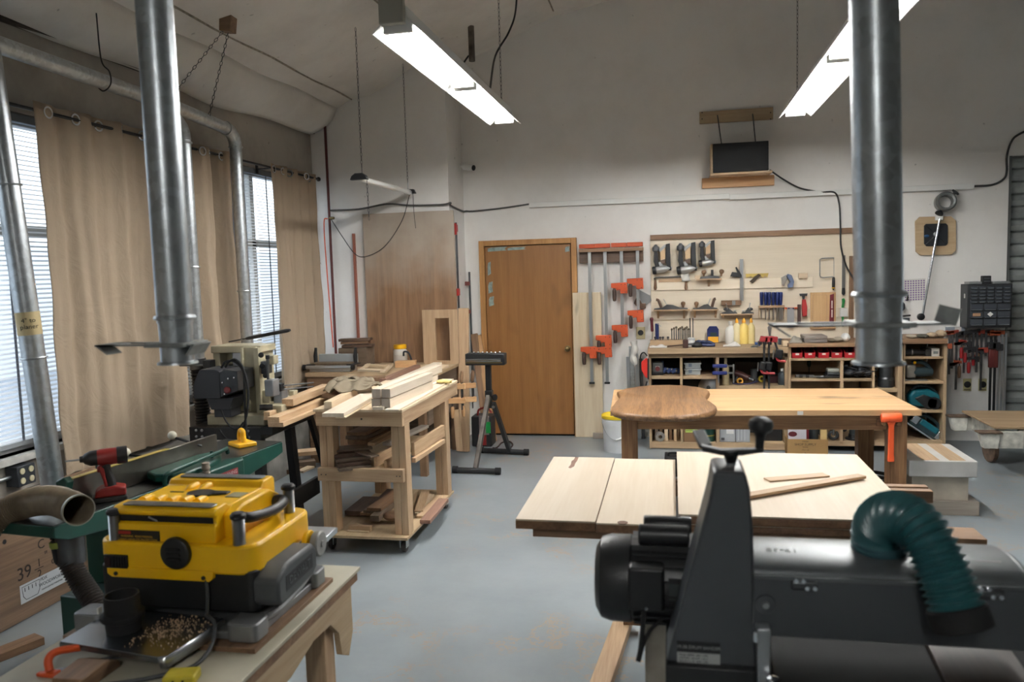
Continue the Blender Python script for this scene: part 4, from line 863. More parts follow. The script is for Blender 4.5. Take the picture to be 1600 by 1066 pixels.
# fence and vice parts at the right of the column
for (px, py, w, h, y0, y1, m) in ((412,575,10,20,4.55,4.62,DARKST), (424,563,8,14,4.52,4.58,B2), (420,607,14,26,4.46,4.54,CAST), (434,624,14,28,4.60,4.68,CAST), (449,630,16,18,4.66,4.76,B2), (425,640,30,12,4.5,4.62,B2), (415,620,12,20,4.58,4.66,B2), (455,618,8,14,4.72,4.78,B2)):
    a_, b_, c_, d_ = wr(px-w/2, py-h/2, px+w/2, py+h/2, y0); put('vice_casting', MB().box(a_, b_, y0, y1, c_, d_), m, mm, bev=.006)
p = at(418, 560, Y=4.50); q = at(419, 596, Y=4.50); put('quill_rod', MB().cyl(p, q, .009, n=12), DARKST, mm); put('rod_knob', MB().cyl(p+V((0,0,-.004)), p+V((0,0,.02)), .013, n=12), BLACK, mm)
for px, py in ((413, 587), (408, 572), (406, 555)):
    p = at(px, py, Y=4.50); put('lock_knob', MB().lathe([(.006,0), (.008,.02), (.016,.024), (.017,.036), (.008,.04)], p+V((0,.03,0)), (.3,-1,0), 12), BLACK, mm)
p = at(437, 605, Y=4.60); put('hold_down_block', MB().box(p.x-.025, p.x+.025, 4.57, 4.62, p.z-.025, p.z+.025), BLACK, mm, bev=.006)
for py in (603, 609): a_, b_ = at(441, py, Y=4.60), at(490, py-5, Y=4.75); put('guide_rod', MB().cyl(a_, b_, .004, n=10), DARKST, mm)
for px in (410, 419): p = at(px, 637, Y=4.48); put('roller', MB().cyl((p.x-.02, p.y, p.z), (p.x+.02, p.y+.02, p.z), .018, n=14), BLACK, mm)
for k, pts in enumerate(([(352,574),(358,565),(368,562),(378,572),(384,590),(388,612),(386,645),(380,668)], [(346,575),(352,566),(366,565),(380,580),(382,610),(383,640),(385,672),(388,690)], [(345,640),(352,656),(362,668),(372,670),(380,660)], [(343,672),(352,684),(364,688),(376,682)])):
    put('machine_cable', MB().path(smooth([at(x, y, Y=4.34) for x, y in pts], 6), .007 if k < 2 else .005, 8), RUBBER, mm)
put('lower_shelf', MB().box(-2.98, -2.47, 4.42, 4.92, .20, .235).box(-2.47, -2.44, 4.10, 5.1, .20, .32), SB, mm, bev=.003)
# offcuts on the machine's shelf and boards lying on its side arm
G1 = 'offcuts by the mortising machine'
board('pale upright offcut standing behind the far end of the jointer', (-2.40, 4.05, .0), (-2.40, 4.05, .47), .16, .03, wd('ply'), G1, name='wood_offcut', cat='offcut', up=(0,1,0))
one('steel_plate', 'small grey steel plate sticking up beside the pale upright offcut', 'plate', MB().box(-2.52, -2.44, 4.25, 4.255, .25, .48), DARKST)
bd('long pale board lying behind the pale upright offcut', (449,706), (497,702), .42, .12, .03, 'pine', G1, name='wood_offcut', cat='offcut')
bd('dark offcut under the long pale board behind the jointer', (455,722), (492,718), .36, .10, .05, 'dusty', G1, name='wood_offcut', cat='offcut')
bd('short brown offcut in front of the dark one behind the jointer', (452,735), (470,728), .33, .05, .03, 'brown', G1, name='wood_offcut', cat='offcut')
bd('small tan offcut near the cart leg behind the jointer', (468,736), (486,728), .33, .06, .015, 'pale', G1, name='wood_offcut', cat='offcut')
a_ = at(392, 722, Y=4.20); board('plywood offcut leaning under the far end of the jointer', (a_.x-.1, 4.28, 0.05), (a_.x+.05, 4.25, .05), .5, .018, wd('ply', 'y'), G1, name='wood_offcut', cat='offcut', up=(0,-1,.12))
G2 = 'planed rails between the mortising machine and the cart'
Z1 = .86
a_, b_ = at(420, 660, Z=.835), at(506, 624, Z=.835)
def rail(label, A, B_, Z, w, t, k='pine', step=0, Z2=None):
    a, b = at(*A, Z=Z), at(*B_, Z=Z if Z2 is None else Z2); M = Matrix.Translation((a+b)/2) @ frame_of(b-a); l = (b-a).length
    m = MB()
    if step: m.prism([(-l/2,-t), (l/2,-t), (l/2,0), (-l/2,0)], -w/2, w/2, 'y') if False else m.box(-l/2, l/2, -w/2, w/2, -t, -t*.55).box(-l/2, l/2, -w/2*.5, w/2, -t*.551, 0)
    else: m.box(-l/2, l/2, -w/2, w/2, -t, 0)
    return one('wood_rail', label, 'rail', m, wd(k), G2, M=M, bev=.0015)
rail('lowest rebated rail projecting over the black side arm, lying by the mortiser', (430,652), (508,622), .89, .10, .06, step=1)
rail('second rebated rail stacked against the lowest one by the mortiser', (418,644), (500,614), .90, .055, .05, step=1)
rail('notched rail lying on top of the rebated rails by the mortiser', (449,624), (511,600), .955, .075, .045)

# ================================================================== lumber cart
ct = thing('lumber_cart', 'pine work cart on casters loaded with timber on three levels', 'cart', (-1.875, 5.0, 0))
PI_ = wd('pine', 'z', knots=.35); PX_ = wd('pine', 'x', knots=.35); PYW = wd('pine', 'y', knots=.35)
CX0, CX1, CY0, CY1 = -2.16, -1.60, 4.50, 5.76; CB = 5.46
put('cart_top', MB().box(CX0-.01, CX1+.005, CY0-.01, CY1, .888, .905), wd('pale', 'y'), ct, bev=.002)
put('apron', MB().box(CX0, CX1, CY0, CY0+.038, .80, .888), PX_, ct, bev=.002)
put('apron', MB().box(CX0, CX1, CY1-.04, CY1-.002, .80, .888), PX_, ct, bev=.002)
for x in (CX0, CX1-.038): put('apron', MB().box(x, x+.038, CY0+.038, CY1-.04, .80, .888), PYW, ct, bev=.002)
for x in (CX0, CX1-.09):
    for y in (CY0+.04, CB-.04): put('leg', MB().box(x, x+.045, y, y+.09, .115, .80).box(x+.047, x+.09, y, y+.09, .115, .888 if 0 else .80), PI_, ct, bev=.002)
put('mid_rail', MB().box(CX0-.005, CX1-.01, CY0, CY0+.038, .455, .535), PX_, ct, bev=.002)
put('mid_shelf', MB().box(CX0+.047, CX1-.12, CY0+.038, CB+.05, .515, .53), wd('ply', 'y'), ct)
put('bottom_plate', MB().box(CX0, CX1+.005, CY0-.01, CB+.09, .098, .115), wd('ply', 'y'), ct, bev=.001)
for x in (CX0+.04, CX1-.04):
    for y in (CY0+.06, CB+.0):
        cs = put('caster', MB().box(x-.03, x+.03, y-.04, y+.04, .088, .098).box(x-.022, x-.016, y-.025, y+.025, .035, .088).box(x+.016, x+.022, y-.025, y+.025, .035, .088), STEEL, ct, bev=.002)
        put('wheel', MB().lathe([(.030,-.014), (.036,-.009), (.036,.009), (.030,.014)], (x, y+.006, .037), (1,0,0), 20), plain('caster_wheel', (52,44,42), .6), cs)
for x in (CX0+.02, CX0+.05, CX1-.05, CX1-.03): put('screw', MB().cyl((x, CY0-.002, .495), (x, CY0+.002, .495), .004, n=8), BLACKM, ct)
put('screw', MB().cyl((-1.86, CY0-.002, .845), (-1.86, CY0+.002, .845), .006, n=8), BLACKM, ct)
# timber on the cart top
G3 = 'square posts stacked on the cart'
for x, z, who, y1 in ((-1.695, .975, 'upper right', 5.26), (-1.758, .975, 'upper left', 5.70), (-1.698, .916, 'lower right', 5.26), (-1.762, .916, 'lower left', 5.60)):
    o_ = board('pale square post, the %s of four stacked on the cart' % who, (x, 4.50, z+.0275), (x+.035, y1, z+.0275), .054, .054, wd('maple'), G3, name='square_post', cat='post'); l_ = (y1-4.50)/2
    put('end_grain', MB().box(-l_-.0035, -l_+.001, -.0265, .0265, -.0265, .0265), wd('grey', 'z'), o_, local=True, label='grey end grain')
G4 = 'boards on the cart top'
bd('long thin board lying along the right edge of the cart top', (590,636), (683,594), .925, .07, .02, 'maple', G4)
bd('thin wide board under the four posts on the cart top', (612,640), (700,592), .915, .09, .0095, 'maple', G4)
bd('flat rebated board projecting past the front of the cart beside the brown block', (520,646), (577,615), .935, .13, .022, 'maple', G4)
bd('narrow strip under the flat rebated board on the cart front', (532,652), (584,622), .9125, .06, .007, 'pale', G4)
bd('thick pale rail with a square end, lying on the left front of the cart', (512,628), (556,606), .952, .05, .045, 'pale', G4)
bd('long white planed plank reaching from the cart to the far bench', (600,602), (684,566), .945, .075, .022, 'maple', G4)
bd('second long plank under the white planed one, reaching to the far bench', (612,602), (692,570), .921, .11, .015, 'pale', G4)
bd('small reddish block end on the cart behind the grey cloth', (521,607), (536,601), .95, .06, .045, 'red', G4)
a_ = at(564, 612, Z=.93); one('wood_dowel', 'thin dark dowel end lying between the rails on the cart', 'dowel', MB().cyl(a_+V((-.06,-.05,0)), a_+V((.03,.1,0)), .02, n=14), wd('grey'))
gl = thing('work_glove', 'yellowed leather work glove on the far right of the cart top', 'glove', at(688, 597, Z=.915))
g0 = at(690, 596, Z=.93); GLV = plain('glove_leather', (206,186,120), .8)
put('palm', MB().ball(g0, .04, 12, (1.0, .8, .35)), GLV, gl)
for i, (dx, dy) in enumerate(((.05,-.02), (.055,0), (.05,.02), (.02,.045))): put('finger', MB().path([g0+V((.02,dy*.6,0)), g0+V((dx+.02,dy,-.004))], [.012,.009], 8), GLV, gl)
# folded grey cloth heaped over the rails
cc = at(548, 606, Z=.955)
def rag(u, v):
    a = 2*PI*u; rr_ = (.03+.15*v)*(1+.14*math.sin(3*a+.6)+.08*math.sin(7*a)); x = math.cos(a)*rr_*.95; y = math.sin(a)*rr_*1.25
    z = .058*(1-v**2.2)+.014*math.sin(5*a+3*v)*v+.016*math.sin(11*x*6+2)*(.4+v)
    return (cc.x+x, cc.y+y, .957+max(-.0, z))
CLOTHG = cloth('rag_cloth', (118,108,92), .0)
rg = thing('folded_cloth', 'heap of folded grey-brown cloth on the rails at the left of the cart', 'cloth', (cc.x, cc.y, .957))
put('folds', MB().grid(rag, 60, 16), CLOTHG, rg, solid=.006, sharp=80)
for k in range(3):
    y = cc.y-.10+k*.03
    put('fold_roll', MB().path(smooth([(cc.x-.12, y+.10, .985+k*.012), (cc.x-.10, y, .975+k*.016), (cc.x, y-.03, .968+k*.018), (cc.x+.10, y+.02, .972+k*.016), (cc.x+.15, y+.12, .975)], 6), .013, 10), CLOTHG, rg)
# middle shelf
G5 = 'boards on the cart middle shelf'
bd('top dark board of the grey stack at the left of the middle shelf', (515,702), (580,696), .625, .14, .012, 'dusty', G5)
bd('thin dark board sliding off the grey stack on the middle shelf', (538,697), (586,712), .612, .06, .010, 'dusty', G5)
for i in range(4): bd('dusty grey board, number %s from the top in the grey stack of the middle shelf' % ('two','three','four','five')[i], (520+i*2,708+i*7), (576,702+i*7), .606-i*.021, .16, .018, 'dusty' if i % 2 else 'walnut', G5)
bd('top brown board of the long stack deep on the middle shelf', (556,676), (612,650), .70, .13, .022, 'brown', G5, Z2=.70)
bd('middle brown board of the long stack deep on the middle shelf', (556,682), (610,656), .675, .15, .022, 'dusty', G5)
bd('bottom brown board of the long stack deep on the middle shelf', (558,688), (612,664), .652, .14, .03, 'brown', G5)
bd('narrow brown strip beside the long stack on the middle shelf', (580,692), (632,664), .648, .05, .02, 'pine', G5)
bd('pale narrow strip on the right of the middle shelf stack', (604,692), (664,664), .64, .06, .02, 'grey', G5)
G6 = 'pale rails on edge at the right of the middle shelf'
def onedge(label, A, B_, Z, h, t, k='pine'):
    a, b = at(*A, Z=Z), at(*B_, Z=Z); return board(label, a-V((0,0,h/2)), b-V((0,0,h/2)), t, h, wd(k), G6)
onedge('pale rail on edge, left one projecting over the middle rail of the cart', (586,712), (624,690), .60, .10, .02)
onedge('short pale rail on edge, right one projecting over the middle rail of the cart', (602,720), (624,708), .575, .085, .02)
onedge('long wide pale board on edge along the right side of the cart', (645,692), (692,664), .635, .085, .022)
onedge('lower long pale strip on edge beneath the wide board along the cart side', (646,716), (692,686), .545, .03, .03)
# bottom plate
G7 = 'offcuts on the cart bottom'
for lab, A, B_, Z, w, t, k in (
 ('dark wide board lying at the left of the cart bottom', (556,799), (584,776), .155, .16, .032, 'walnut'),
 ('dark narrow board end propped on the dark wide board, cart bottom', (584,790), (610,764), .205, .05, .03, 'walnut'),
 ('grey-brown board leaning across the middle of the cart bottom', (585,806), (622,772), .19, .06, .04, 'dusty'),
 ('top stepped board of the pile in the middle of the cart bottom', (584,794), (626,764), .215, .10, .02, 'brown'),
 ('second stepped board of the pile in the middle of the cart bottom', (578,798), (622,770), .19, .10, .018, 'dusty'),
 ('third stepped board of the pile in the middle of the cart bottom', (574,802), (620,775), .165, .11, .018, 'brown'),
 ('pale drilled strip lying crossways on the cart bottom', (546,820), (580,822), .15, .03, .034, 'pine'),
 ('flat pale offcut before the drilled strip on the cart bottom', (545,827), (578,829), .122, .06, .006, 'pale'),
 ('pale board at the far right of the cart bottom, beside the inner strip', (654,798), (664,768), .145, .06, .02, 'pine'),
 ('inner narrow strip on the right of the cart bottom', (652,802), (674,772), .135, .04, .018, 'pale'),
 ('outer pale strip with a step on the right of the cart bottom', (655,806), (687,774), .135, .05, .018, 'pine'),
 ('reddish board with a square end on the right edge of the cart bottom', (664,813), (693,779), .14, .07, .024, 'red')):
    bd(lab, A, B_, Z, w, t, k, G7, name='wood_offcut', cat='offcut')
a_ = at(614, 806, Z=.16); one('wood_block', 'knotty brown block with dark holes among the cart-bottom offcuts', 'block', MB().ball(a_, .06, 14, (1.1,.9,.55)), wd('brown'))
# ================================================================== bench against the projecting wall
bn = thing('workbench', 'wooden bench against the projecting wall, its worn top seen behind the cart', 'bench', (-2.45, 6.95, 0))
BZ = .845
put('bench_top', MB().box(-2.83, -2.02, 6.30, 7.44, BZ-.03, BZ), wd('ply', 'x'), bn, bev=.002)
for x in (-2.79, -2.08):
    for y in (6.36, 7.36): put('leg', MB().box(x-.03, x+.03, y-.03, y+.03, 0, BZ-.03), wd('brown', 'z'), bn)
put('back_panel', MB().box(-2.79, -2.08, 7.37, 7.39, .0, BZ-.03), wd('dusty', 'x'), bn)
put('lower_shelf', MB().box(-2.80, -2.06, 6.40, 7.36, .55, .575), wd('pine', 'x'), bn)
put('side_panel', MB().box(-2.06, -2.04, 6.40, 7.34, .42, BZ-.03), wd('dusty', 'y'), bn)
one('paper_stack', 'loose white papers on the shelf under the bench, seen between the cart legs', 'papers', MB().box(-2.62, -2.36, 6.45, 6.75, .575, .585).box(-2.58, -2.33, 6.50, 6.80, .585, .592), PAPER)
G8 = 'small work on the far bench'
jr = thing('jar', 'clear jar with a yellow lid and dark handle on the far bench by the plywood', 'jar', at(626, 567, Y=7.25))
j = V((jr.location.x, 7.25, BZ)); 
jr.location = j
put('body', MB().lathe([(.001,0), (.062,.001), (.066,.01), (.066,.135), (.055,.155), (.054,.16), (.001,.16)], j, (0,0,1), 24), plain('jar_plastic', (206,200,190), .25), jr)
put('lid', MB().lathe([(.060,.155), (.062,.158), (.062,.190), (.058,.195), (.001,.195)], j, (0,0,1), 24), YELLOW, jr)
put('handle', MB().path(smooth([j+V((.05,-.05,.09)), j+V((.06,-.06,.13)), j+V((.10,-.05,.12)), j+V((.12,-.04,.06)), j+V((.125,-.04,.03))], 6), .009, 8), plain('handle_dark', (30,40,48), .5), jr)
put('label', MB().lathe([(.0668,.03), (.0668,.10)], j, (0,0,1), 24, caps=False), plain('jar_label', (190,180,170), .6), jr)
one('wood_block', 'honey-coloured wood block on the far bench beside the yellow-lidded jar', 'block', MB().prism([(j.x+.03, 7.0), (j.x+.22, 7.05), (j.x+.20, 7.14), (j.x+.02, 7.09)], BZ, BZ+.06, 'z'), wd('honey'), bev=.004)
def bz_(label, A, B_, Z, w, t, k='pale'): return bd(label, A, B_, Z, w, t, k, G8)
bz_('small frame of pale sticks, front member, on the far bench', (562,576), (598,578), .93, .06, .02)
bz_('small frame of pale sticks, rear member, on the far bench', (572,569), (606,570), .90, .05, .02)
bz_('pale stick at the left of the small frame on the far bench', (562,578), (576,568), .905, .035, .018)
bz_('pale stick at the right of the small frame on the far bench', (600,580), (612,568), .905, .035, .018)
bz_('reddish strip slanting across the far bench towards the cart', (598,592), (652,570), .876, .06, .03, 'red')
bz_('brown board lying under the small frame on the far bench', (556,590), (602,588), .885, .12, .03, 'brown')
# cabinet with the silver jig
cb = thing('cabinet', 'low brown cabinet in the corner below the last curtain, carrying a silver jig', 'cabinet', (-3.08, 7.0, 0))
put('body', MB().box(-3.29, -2.86, 6.72, 7.40, 0, .80), wd('brown', 'x'), cb, bev=.003)
put('top', MB().box(-3.295, -2.855, 6.70, 7.42, .80, .84), wd('pine', 'x'), cb, bev=.003)
put('knob', MB().lathe([(.008,0), (.012,.015), (.016,.02), (.010,.03)], (-3.15, 6.72, .70), (0,-1,0), 12), STEEL, cb)
jg = thing('dovetail_jig', 'silver aluminium dovetail jig with black clamp levers on the corner cabinet', 'jig', (-3.06, 6.9, .84))
put('body', MB().box(-3.28, -2.88, 6.76, 6.92, .84, .90), ALU, jg, bev=.004)
put('front_bar', MB().cyl((-3.30, 6.74, .885), (-2.86, 6.74, .885), .017, n=14), ALU, jg)
put('rear_bar', MB().box(-3.26, -2.89, 6.93, 6.98, .90, .985), plain('jig_silver', (186,194,198), .35, .5), jg, bev=.003)
m = MB(); 
for i in range(26): m.box(-3.27+i*.0148, -3.262+i*.0148, 6.77, 6.91, .902, .918)
put('finger_template', m, plain('finger_tan', (134,116,94), .5, .4), jg)
text('lettering', 'KELLER', plain('jig_blue', (90,140,160), .5), axes((-3.17, 6.928, .945), (1,0,0), (0,0,1)), .03, jg) if False else None
for x in (-3.28, -2.885):
    put('clamp_lever', MB().path([(x, 6.90, .90), (x, 6.90, .97), (x+.008, 6.90, 1.05)], [.016,.02,.012], 12), BLACK, jg)
    put('end_knob', MB().lathe([(.012,0), (.026,.006), (.026,.03), (.014,.036)], (x-.02 if x < -3 else x+.02, 6.74, .885), (-1 if x < -3 else 1, 0, 0), 14), BLACK, jg)
    put('bracket', MB().box(x-.03, x+.05, 6.76, 6.90, .90, .91), BLACKM, jg)
for i, (z, x0, x1) in enumerate(((1.10, -3.17, -2.86), (1.072, -3.15, -2.88), (1.04, -3.14, -2.84))):
    board('rough dark scrap of wood, %s in the little stack behind the silver jig' % ('topmost','middle','lowest')[i], (x0, 7.22, z-.86+.852), (x1, 7.26, z-.86+.856), .10, .024, wd('walnut' if i != 1 else 'brown'), 'scraps behind the jig', name='wood_offcut', cat='offcut')
one('storage_crate', 'dark crate holding the scraps up behind the silver jig', 'crate', MB().box(-3.16, -2.88, 7.15, 7.38, .84, 1.018), wd('dusty'), bev=.003)
# panel with a slot, tall boards, hand screws, charger near the corner
def frame_panel(x0, x1, y, z0, z1, hx0, hx1, hz0, hz1, t):
    return MB().box(x0, hx0, y, y+t, z0, z1).box(hx1, x1, y, y+t, z0, z1).box(hx0, hx1, y, y+t, hz1, z1).box(hx0, hx1, y, y+t, z0, hz0)
a_, b_, c_, d_ = wr(661, 484, 716, 566, 7.30); e_, f_, g_, h_ = wr(681, 497, 703, 566, 7.30)
one('slotted_panel', 'pale panel with an upright rectangular slot standing on the far bench', 'panel', frame_panel(a_, b_, 7.29, BZ, d_, e_, f_, BZ+.03, h_, .03), wd('pine', 'z', scale=.8), bev=.002)
p0, p1 = at(716, 484, Y=7.42), at(725, 700, Y=7.30)
board('tall pale board standing on the floor beside the far bench', (-1.965, 7.40, 1.37), (-1.965, 7.25, 0.005), .10, .03, wd('pine'), 'boards leaning by the door', up=(0,1,.1))
board('brown board leaning against the wall left of the door', at(741, 522, Y=8.02), at(760, 665, Y=7.75)+V((.01,0,-.2)), .07, .03, wd('brown'), 'boards leaning by the door', up=(0,1,.1))
board('honey-coloured board leaning beside the brown one left of the door', at(748, 524, Y=8.03), at(772, 690, Y=7.72), .055, .025, wd('honey'), 'boards leaning by the door', up=(0,1,.1))
def handscrew(label, o, rz):
    t = thing('hand_screw', label, 'clamp', o, rz, 'wooden hand screws beside the far bench')
    for z in (0, .125): put('jaw', MB().prism([(-.16,z), (.10,z), (.10,z+.045), (-.14,z+.045), (-.16,z+.028)] if z == 0 else [(-.16,z+.017), (-.14,z), (.10,z), (.10,z+.045), (-.16,z+.045)], -.022, .022, 'y'), wd('honey', 'x', rough=.5), t, bev=.003, local=True)
    put('screw', MB().cyl((-.02,0,-.03), (-.02,0,.19), .006, n=8).cyl((.065,0,-.06), (.065,0,.19), .006, n=8), DARKST, t, local=True)
    put('handle', MB().lathe([(.010,0), (.016,.01), (.017,.06), (.012,.10), (.004,.104)], (.065,0,.18), (.12,0,1), 12), wd('brown', 'z'), t, local=True)
    put('handle', MB().lathe([(.010,0), (.016,.01), (.017,.06), (.012,.10), (.004,.104)], (-.02,0,-.03), (0,0,-1), 12), wd('honey', 'z'), t, local=True)
    return t
handscrew('wooden hand screw clamp at the bench corner, upper jaw highest', (-1.87, 6.62, .58), .15)
handscrew('wooden hand screw clamp behind the first, farther from the cart', (-1.82, 6.80, .56), .35)
board('pale stick hanging below the wooden hand screws', (-1.86, 6.64, .52), (-1.85, 6.66, .15), .05, .03, wd('pine'), 'boards leaning by the door', up=(0,1,0))
ch = thing('battery_charger', 'black and red battery charger with a green panel on the floor left of the door', 'charger', (-1.84, 7.58, 0))
put('body', MB().box(-1.95, -1.75, 7.48, 7.68, 0, .30), plain('charger_black', (36,36,38), .5), ch, bev=.012)
put('front_panel', MB().box(-1.87, -1.77, 7.472, 7.482, .12, .31), plain('charger_grey', (120,110,110), .5), ch, bev=.003)
put('green_panel', MB().box(-1.80, -1.755, 7.468, 7.476, .14, .25), plain('charger_green', (20,150,70), .4), ch)
put('red_panel', MB().box(-1.88, -1.80, 7.468, 7.476, .02, .12), plain('charger_red', (130,30,28), .5), ch)
put('handle', MB().path(smooth([(-1.90, 7.55, .30), (-1.88, 7.54, .36), (-1.80, 7.53, .38), (-1.75, 7.53, .33)], 5), .010, 8), plain('charger_red', (130,30,28), .5), ch)
adopt(wire('power_cable', 'dark charger cable curling over the floor before the door', [at(740,690,Z=.01), at(752,704,Z=.01), at(775,700,Z=.01), at(784,692,Z=.01), at(796,690,Z=.01), at(801,696,Z=.01), at(790,703,Z=.01), at(770,700,Z=.016)], .007, plain('cable_brown', (58,38,34), .6), cat='cable'), ch)
# ================================================================== roller stand
rs = thing('roller_stand', 'black folding roller stand with ball rollers on its head, standing before the door', 'stand', (-1.62, 6.8, 0))
RB = plain('stand_grey', (44,45,47), .5, .2, noise=.15)
put('foot_bar', MB().cyl((-1.84, 6.47, .028), (-1.46, 6.45, .028), .024, n=14), RB, rs); put('foot_bar', MB().cyl((-1.79, 7.22, .028), (-1.345, 7.16, .028), .024, n=14), RB, rs)
for p in ((-1.84, 6.47, .028), (-1.46, 6.45, .028), (-1.79, 7.22, .028), (-1.345, 7.16, .028)): put('foot_cap', MB().cyl((p[0]-.025, p[1], .030), (p[0]+.02, p[1], .030), .030, n=14), RUBBER, rs)
hxc, hyc = -1.612, 6.85
put('leg', MB().beam((hxc-.05, 6.47, .04), (hxc+.005, 6.80, .615), .055, .035, up=(1,0,0)), plain('leg_worn', (96,90,84), .5, .5, noise=.25, scale=14), rs, bev=.003)
put('leg', MB().beam((hxc+.10, 7.18, .04), (hxc+.035, 6.86, .54), .05, .035, up=(1,0,0)), RB, rs, bev=.003)
put('post', MB().box(hxc-.024, hxc+.024, hyc-.024, hyc+.024, .50, .90), BLACKM, rs, bev=.003)
put('post_collar', MB().box(hxc-.032, hxc+.032, hyc-.032, hyc+.032, .60, .66), BLACKM, rs, bev=.004)
put('lock_knob', MB().lathe([(.006,0), (.008,.02), (.028,.024), (.03,.04), (.012,.045)], (hxc+.03, hyc-.02, .60), (1,-.6,0), 14), BLACK, rs)
put('lock_knob', MB().lathe([(.006,0), (.008,.012), (.014,.016), (.012,.026)], (hxc+.05, hyc-.05, .52), (0,-1,0), 10), STEEL, rs)
x0, x1, z0, z1 = wr(729, 551, 790, 570, hyc)
put('head', MB().box(x0, x1, hyc-.055, hyc+.055, z0, z1-.005), BLACK, rs, bev=.008)
put('roller', MB().cyl((x0+.012, hyc-.05, z0+.045), (x1-.03, hyc-.05, z0+.045), .017, n=16), CHROME, rs)
put('roller_slot', MB().box(x0+.008, x1-.02, hyc-.0565, hyc-.054, z0+.018, z0+.028), plain('slot_brass', (110,96,66), .5, .6), rs)  # thin brass-coloured slot strip below the roller
for i in range(8): put('ball_roller', MB().ball((x0+.03+i*.0395, hyc, z1), .011, 10), CHROME, rs)
# ================================================================== back wall: raceway, shelf, tool board, clamps
def fb(x0, y0, x1, y1, Yf, d, mb=None):
    """box whose front face fills a photo rectangle at depth Yf"""
    a, b, c, e = wr(x0, y0, x1, y1, Yf); return (mb or MB()).box(a, b, Yf, Yf+d, c, e)
def pp(px, py, Y): return at(px, py, Y=Y)
def poly(pts, Y, d, mb=None):
    q = [at(x, y, Y=Y) for x, y in pts]; return (mb or MB()).prism([(v.x, v.z) for v in q], Y, Y+d, 'y')
rc = thing('cable_raceway', 'long white cable raceway across the back wall above the door and tool board', 'raceway', (.6, 8.04, 2.34))
put('cover', MB().box(-1.41, .55, 8.012, 8.059, 2.345, 2.395), WHITE, rc, bev=.003)
put('cover', MB().box(.552, 2.70, 8.012, 8.059, 2.335, 2.385), WHITE, rc, bev=.003)
wire('wall_cable', 'dark cable running from the raceway end up the wall beside the roll-up door', [(2.70, 8.045, 2.36), pp(1550,289,8.045), pp(1568,280,8.045), pp(1573,268,8.045), pp(1573,245,8.045), pp(1580,222,8.045), pp(1592,210,8.045), pp(1625,196,8.045)], .010, plain('cable_dark', (62,62,62), .6), cat='cable')
# shelf with the black box
sp = thing('hanging_shelf', 'small plywood shelf hung by two wires from a wooden rail high on the back wall', 'shelf', pp(1155, 275, 7.8))
put('upper_rail', fb(1093, 171, 1208, 190, 8.03, .028), wd('ply', 'x'), sp, bev=.002)
put('lower_rail', fb(1097, 276, 1210, 292, 8.02, .038), wd('honey', 'x'), sp, bev=.002)
a_, b_, c_, d_ = wr(1110, 263, 1207, 275, 7.76); put('shelf_board', MB().box(a_, b_, 7.76, 8.04, d_-.05, d_-.032), wd('pine', 'x'), sp, bev=.002)
shz = d_-.032
for u, v in (((1121,180), (1133,224)), ((1176,178), (1184,219))):
    p, q = pp(*u, 8.03), pp(*v, 7.88); put('hanger_wire', MB().cyl(p, (q.x, 7.82, shz), .005, n=6), DARKST, sp)
for x in (1097, 1204):
    for y in (176, 186): p = pp(x, y, 8.029); put('screw', MB().cyl(p, p+V((0,-.003,0)), .006, n=8), BLACKM, sp)
x0, x1, z0, z1 = wr(1114, 222, 1201, 264, 7.77)
sk = thing('speaker', 'black speaker box with a plywood side on the small wall shelf', 'speaker', ((x0+x1)/2, 7.87, shz))
put('cabinet', MB().box(x0-.02, x1, 7.785, 7.98, shz, z1), wd('ply', 'y'), sk, bev=.003)
put('grille', MB().box(x0, x1, 7.77, 7.786, shz+.004, z1-.002), plain('grille_black', (34,35,37), .8, bump=.2, scale=300), sk, bev=.004)
adopt(wire('power_cord', 'black cord drooping from the small wall shelf down over the tool board', [pp(1203,266,7.84), pp(1225,281,8.02), pp(1250,294,8.02), pp(1282,300,8.02), pp(1304,301,8.0), pp(1311,318,8.0), pp(1313,350,7.98), pp(1314,385,7.98), pp(1322,415,7.98), pp(1334,436,7.98), pp(1352,470,7.98)], .008, cat='cord'), sk)
